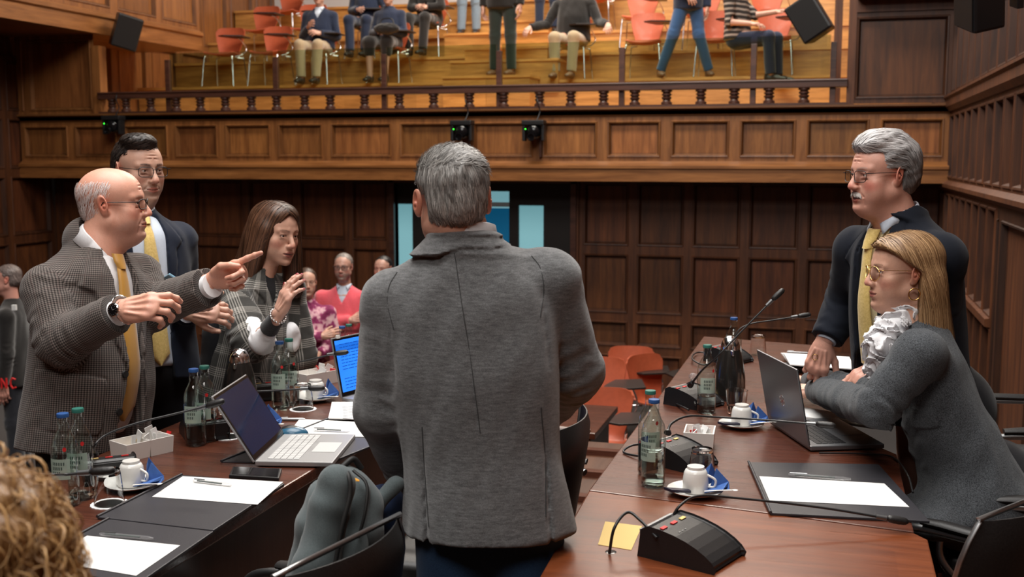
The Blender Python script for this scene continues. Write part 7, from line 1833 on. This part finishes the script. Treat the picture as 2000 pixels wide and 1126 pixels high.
def figure(label, pos, f, top, bot, height=1.72, sit=False, hair=(.03, .02, .015), sk=(.52, .29, .21), arms=('down', 'down'), shoe=None, fat=.3, bald=0, longhair=False, hc={}, skirt=False, lean=0, legs=None, jl=.62, vox=.011, hairy=True, wide=1.0, vneck=None, gl=False):
    k = height/1.75; z0 = pos[2]; f = nrm(V3(f[0], f[1], 0)); s = sidev(f); P = V3(pos[0], pos[1], 0); U = V3(0, 0, 1)
    if sit: pel = P+U*(z0+.53)-f*.05; N_ = pel+U*.53*k+f*(-.03+lean); Hd = N_+U*.165*k+f*(.03+lean*.2)
    else: pel = P+U*(z0+.90*k); N_ = P+U*(z0+1.46*k)+f*lean; Hd = N_+U*.165*k+f*.025
    p = person((pos[0], pos[1], z0), label); ws = .178*k*wide
    SR, SL = N_+s*ws-U*.115*k, N_-s*ws-U*.115*k
    A = []
    for sg, S0, mode in ((1, SR, arms[0]), (-1, SL, arms[1])):
        if mode == 'down': e = S0-U*.28*k+s*sg*.03; w_ = e-U*.25*k+f*.04; hd = -U
        elif mode == 'cross': e = S0-U*.22*k+s*sg*.05+f*.06; w_ = N_-U*.31*k+f*.19-s*sg*.10+U*(.03*sg); hd = nrm(-s*sg+U*.25)
        elif mode == 'lap': e = S0-U*.26*k+s*sg*.05+f*.04; w_ = pel+U*.13+f*.22+s*sg*.06; hd = nrm(f-s*sg*.7)
        elif mode == 'pocket': e = S0-U*.26*k+s*sg*.08-f*.05; w_ = pel+s*sg*.15+U*.02+f*.05; hd = -U
        elif mode == 'rest': e = S0-U*.24*k+s*sg*.12+f*.06; w_ = e+f*.20+s*sg*.16-U*.05; hd = nrm(f-U*.6+s*sg*.3)
        else: e = S0+s*mode[0][0]+f*mode[0][1]+U*mode[0][2]; w_ = e+s*mode[1][0]+f*mode[1][1]+U*mode[1][2]; hd = nrm(w_-e)
        A.append((S0, e, w_, hd))
    h = Head(Hd, nrm(V3(*hc.get('fwd', f))) if hc.get('fwd') is not None else f, scale=.96*k, skin=sk, fat=fat, **{a: b for a, b in hc.items() if a != 'fwd'})
    parts = [h.body(N_-U*.02, .052, .06, .0042)]
    cx = f-s*0
    for (S0, e, w_, hd), left in zip(A, (False, True)):
        zd = nrm(f*.9+U*.4) if abs(hd[2]) < .8 else (s if not left else -s)
        parts.append(hand(w_, hd, zd, left, RELAX, skin=sk, vox=.004, s=.98*k))
    if legs is None:
        if sit: legs = [(pel+s*q*.12+f*.42-U*.03, V3(0, 0, z0+.09)+(P+s*q*.10+f*.40)) for q in (1, -1)]
        else: legs = [(P+s*q*.10+U*(z0+.48*k), P+s*q*.11+U*(z0+.09)) for q in (1, -1)]
    lr = .05 if skirt else .045
    segs = [(N_-U*.08, pel, (.13*wide, .09), (.13, .09), s)]+[(a, b, .045, .036) for a, b, c, d_ in A]+[(b, c, .036, .027) for a, b, c, d_ in A]
    for q, (kn, an) in zip((1, -1), legs): segs += [(pel+s*q*.08, kn, .07, .05), (kn, an, lr, .035)]
    parts.append(limbs(.010 if skirt or jl < .6 else .014, segs, sk)); bodymesh('body', parts, p); h.eyes(p)
    if gl: h.glasses(p, lw=.027, lh=.018, r=.0022)
    if hairy:
        if longhair:
            h.hair(p, [('e', (0, -.022, .044), (.088, .098, .086)), ('e', (0, -.04, -.04), (.09, .075, .09)), ('f', lambda P_, D: np.maximum(D, np.minimum(P_[:, 1]-.035, .075-P_[:, 2])))], hair, [], vox=.005)
        else:
            h.hair(p, [('e', (0, -.018, .042), (.0795, .100, .082)), ('e', (0, -.03, -.01), (.077, .084, .06)), ('f', lambda P_, D: np.maximum(D, np.minimum(P_[:, 1]-.058, .078-P_[:, 2]))), ('f', lambda P_, D: np.maximum(D, np.minimum(np.minimum(np.abs(P_[:, 0])-.056, P_[:, 1]+.034), .03-P_[:, 2]))), ('f', lambda P_, D: np.maximum(D, np.minimum(P_[:, 1]-.02, .055-P_[:, 2]))), ('f', lambda P_, D: np.maximum(D, -(P_[:, 2]+.06)) + .002*sinnoise(P_, .02, 4))],
                   hair, [dict(k=900, dir=(0, -.5, -.6), n=4, step=.008, width=.0014, off=(-.001, .004), col=tuple(np.array(hair)*1.5), cvar=.4, wob=.3)], vox=.0045)
    Hm = pel-U*(.03 if sit else .10)*1.0
    G = garment(vox, N_, Hm, s, [(.0, .07, .06, 0), (.16, .168*wide, .11, 0), (.5, .168*wide, .125+.03*fat, .01), (1.0, .18*wide, .14+.02*fat, 0)], [(a, b, b+(c-b)*jl/.62*.98 if jl >= .6 else b+(c-b)*.08) for a, b, c, d_ in A], fold=.006, seed=int(abs(pos[0]*100)) % 97, arm_r=(.066, .056, .044))
    if vneck: carve(G, G.fr, [(-.05, .1), (.05, .1), (.06, -.02), (0, -.15), (-.06, -.02)], .02)
    cloth('top' if not vneck else 'sweater', G, top, p)
    if vneck:
        S2 = garment(.009, N_, Hm, s, [(.0, .066, .056, 0), (.16, .13, .098, 0), (.5, .13, .10, .0)], [(None,)*3]*2, fold=0); cloth('shirt', S2, vneck, p); collar(p, N_+U*.012+f*.01, f, U, .056, vneck, tip=.04, open_=.5)
    if skirt:
        S_ = SDF(.011)
        for q, (kn, an) in zip((1, -1), legs): S_.cone(pel+s*q*.07, kn+U*.01, (.09, .09), (.085, .075), .05); S_.cone(kn, kn+(an-kn)*.28, .08, .07, .04)
        S_.cone(pel+U*.08, pel, (.15, .11), (.17, .13), .04, s); folds(S_, .004, .1, 2); V_, F_ = S_.mesh(); link('skirt', pymesh('skirt', V_, F_), bot, p)
    else: trousers(p, pel, s, legs, bot, vox=vox, hip=(.155*wide, .125), r=(.088, .068, .058))
    shoes(p, [a for _, a in legs], [f, f], shoe or M['sole'], None)
    return p, h, N_, s, f, pel
FC = nrm(V3(0, -1, 0))                                       # onlookers face the hall
def gp(px, Y, z): q = atY(px, 60, Y); return V3(q[0], Y, z)
figure('seated man in navy jacket and tan trousers with folded hands on the balcony', gp(622, 13.45, T0), (.1, -1, 0), DNAVY, KHAKI, sit=True, height=1.6, arms=(((.05, .02, -.26), (-.14, .2, .10)), ((.05*-1, .02, -.26), (.15, .22, .02))), hair=(.3, .3, .3), fat=.6, wide=1.1, vneck=PALEB)
pw, *_ = figure('older woman in dark jacket and skirt seated on the balcony with a lap bag', gp(757, 13.45, T0), (.05, -1, 0), DNAVY, DBLACK, sit=True, height=1.5, arms=('lap', 'lap'), skirt=True, hair=(.35, .34, .33), hc=dict(fem=1, age=1))
b_ = empty('handbag', tuple(gp(755, 13.0, T0+.66)), 'dark grey handbag on the lap of the older woman on the balcony', 'bag')
S = SDF(.008); S.ell((0, 0, 0), (.17, .09, .07), .02); S.fnop(lambda P, D: D+.006*sinnoise(P, .06, 3), -1, 1, 0, 'd'); V_, F_ = S.mesh(); part(pymesh('bag_body', V_, F_), 'bag_body', DBLACK, b_)
mb = MB(); mb.tube(curve([(-.1, 0, .05), (-.06, .02, .12), (.06, .02, .12), (.1, 0, .05)], 5), .008, 8); part(mb, 'handle', M['leather'], b_, smooth=60)
figure('person in dark navy clothes seated behind the older woman on the balcony', gp(715, 14.25, T1), (.1, -1, 0), DNAVY, DNAVY, sit=True, height=1.62, arms=('lap', 'rest'))
figure('person in black jacket seated left of the balcony stairs, leaning forward', gp(838, 14.25, T1), (-.1, -1, 0), DBLACK, DBLACK, sit=True, height=1.65, arms=('lap', 'lap'), lean=.12)
figure('person in washed light jeans standing high on the balcony behind the stairs', gp(916, 15.1, T2), (.1, -1, 0), DBLACK, JEAN2, height=1.7)
zz1 = atY(965, 150, 12.75)[2]-.0
P0 = gp(982, 12.85, 0)
figure('man in long black coat standing on the balcony stairs', V3(P0[0], 12.85, atY(982, 150, 12.8)[2]), (-.1, -1, 0), DBLACK, fabric('dark_green_trousers', (.012, .02, .017), (.03, .042, .036), 200), height=1.78, shoe=M['tan'], wide=1.15)
figure('man in black zip jacket and beige trousers seated right of the balcony stairs', gp(1118, 13.45, T0), (-.05, -1, 0), DBLACK, KHAKI, sit=True, height=1.72, arms=('rest', 'rest'), fat=.8, wide=1.2, shoe=M['tan'])
figure('person in dark blue trousers standing behind the black jacket man on the balcony', gp(1068, 15.1, T2), (.3, -1, 0), fabric('dark_red_top', (.10, .01, .015), (.18, .02, .03), 200), DNAVY, height=1.7)
zj = T0; pj = gp(1345, 13.25, zj); k_ = 1
fj = nrm(V3(.3, -1, 0)); sj = sidev(fj)
figure('man in blue jeans walking along the balcony front row', pj, fj, DNAVY, JEAN, height=1.74, legs=[(pj+V3(-.17, -.08, .50), pj+V3(-.32, -.03, .09)), (pj+V3(.12, -.02, .50), pj+V3(.24, .05, .09))], shoe=M['tan'], arms=(((.0, .1, -.26), (-.1, .14, -.14)), 'down'))
ps_ = V3(*atY(1448, 60, 12.9)); ps_[1] = 12.95; zs = 2.29
fs_ = nrm(V3(1, -.35, 0))
figure('man in striped sweater with bare forearms seated at the right end of the balcony', V3(ps_[0], 12.95, T0-.10), fs_, STRIPE, DNAVY, sit=True, height=1.66, jl=.1, arms=(((.03, .03, -.25), (-.02, .25, -.03)), ((-.02, .15, -.14), (.0, .26, .02))), wide=1.1)
# lower floor
pk = wp(672, 512, 9.5); 
pp, h, N_, s, f, pel = figure('man in coral pink sweater with crossed arms standing by the panelled wall', V3(pk[0], pk[1], LOW), nrm(-VIEW-RIGHT*.1), PINK, DNAVY, height=1.73, arms=('cross', 'cross'), hair=(.22, .19, .17), sk=(.52, .29, .22), vneck=PALEB, gl=True, wide=1.12, fat=.5, vox=.009,
    hc=dict(beard=((.16, .12, .10), .75), age=1, browc=(.1, .08, .06)))
pk = wp(598, 520, 8.9)
figure('woman in purple floral dress standing behind the plaid coat woman', V3(pk[0], pk[1], LOW), nrm(-VIEW+RIGHT*.3), FLORAL, FLORAL, height=1.66, arms=('cross', 'lap'), longhair=True, hair=(.05, .025, .015), vox=.009, hc=dict(fem=1))
pk = wp(750, 508, 9.8)
figure('dark haired person in black half hidden beside the grey jacket, by the door', V3(pk[0], pk[1], LOW), nrm(-VIEW-RIGHT*.3), DBLACK, DBLACK, height=1.68, hair=(.012, .01, .01), longhair=False, sk=(.50, .28, .21))
pk = wp(712, 600, 7.2)
figure('seated person in dark grey seen from behind between pink sweater and grey jacket', V3(pk[0], pk[1], LOW), nrm(VIEW+RIGHT*.5), fabric('dark_olive_wool', (.012, .012, .011), (.035, .034, .03), 200), DBLACK, height=1.7, sit=True)
pk = wp(20, 535, 8.6)
pp, h, N_, s, f, pel = figure('man in black jacket walking at the far left edge with red lettering on his trousers', V3(pk[0], pk[1], LOW), nrm(-RIGHT-VIEW*.2), DBLACK, fabric('charcoal_work_trousers', (.012, .013, .018), (.03, .032, .04), 200), height=1.72, fat=.7, hair=(.14, .11, .10), arms=('down', 'down'), vox=.009, sk=(.55, .27, .21), wide=1.15)
# shoulder patch and lettering on the trousers
q = wp(28, 600, 8.33); mb = MB(); mb.T = frame_m(q, RIGHT, -VIEW); mb.box(-.016, .016, -.02, .02, -.01, .012); mb.build('shoulder_patch', M['paper'], pp)
mb = MB(); q = wp(18, 748, 8.42); mb.T = frame_m(q, RIGHT, -VIEW)
def seg(a, b, w=.007): mb.tube([(a[0], a[1], 0), (b[0], b[1], 0)], (w), 5)
for a, b in (((-.06, -.04), (-.06, .04)), ((-.06, .04), (-.02, -.04)), ((-.02, -.04), (-.02, .04)), ((.05, .03), (.025, .04)), ((.025, .04), (.01, .015)), ((.01, .015), (.01, -.015)), ((.01, -.015), (.025, -.04)), ((.025, -.04), (.05, -.03))): seg(a, b)
mb.build('red_lettering', M['redp'], pp)
# ------------------------------------------------------------------ light, camera, output look
def area(name, loc, rot, sx, sy, power, col=(1, 1, 1)):
    l = bpy.data.lights.new(name, 'AREA'); l.shape = 'RECTANGLE'; l.size = sx; l.size_y = sy; l.energy = power; l.color = col
    o = bpy.data.objects.new(name, l); C.objects.link(o); o.location = loc; o.rotation_euler = rot; return o
area('skylight', (-1.6, 2.9, 6.6), (0, 0, 0), 4.2, 5.0, 640, (1, .97, .93))
area('hall_lamps', (-2.3, 8.6, 6.8), (math.radians(8), 0, 0), 4.2, 1.2, 400, (1, .92, .82))
area('gallery_lamps', (-2.6, 13.0, 7.4), (0, 0, 0), 5.5, 2, 640, (1, .9, .78))
area('rear_lamps', (-.6, -2.6, 6.3), (math.radians(38), 0, 0), 3, 1.5, 170, (1, .95, .9))  # added fill light behind the camera, raised so the balustrade glass misses it
w = bpy.data.worlds.new('hall'); C_ = bpy.context.scene; C_.world = w; w.use_nodes = True
w.node_tree.nodes['Background'].inputs[0].default_value = (.9, .85, .8, 1); w.node_tree.nodes['Background'].inputs[1].default_value = .05
cd = bpy.data.cameras.new('camera'); cam = bpy.data.objects.new('camera', cd); C.objects.link(cam)
cam.location = (0, 0, CH); cam.rotation_euler = (PI/2-PITCH, 0, YAW)
cd.sensor_width = 36; cd.lens = FPX/2000*36; cd.clip_start = .05; cd.clip_end = 80
cd.dof.use_dof = True; cd.dof.focus_distance = 3.2; cd.dof.aperture_fstop = 5.0
C_.camera = cam
C_.view_settings.view_transform = 'Standard'; C_.view_settings.look = 'None'; C_.view_settings.exposure = 0.0; C_.view_settings.gamma = 1
C_.view_settings.use_curve_mapping = False
C_.cycles.use_denoising = True; C_.cycles.max_bounces = 8; C_.cycles.transparent_max_bounces = 24; C_.cycles.caustics_reflective = False; C_.cycles.caustics_refractive = False
C_.cycles.sample_clamp_indirect = 4
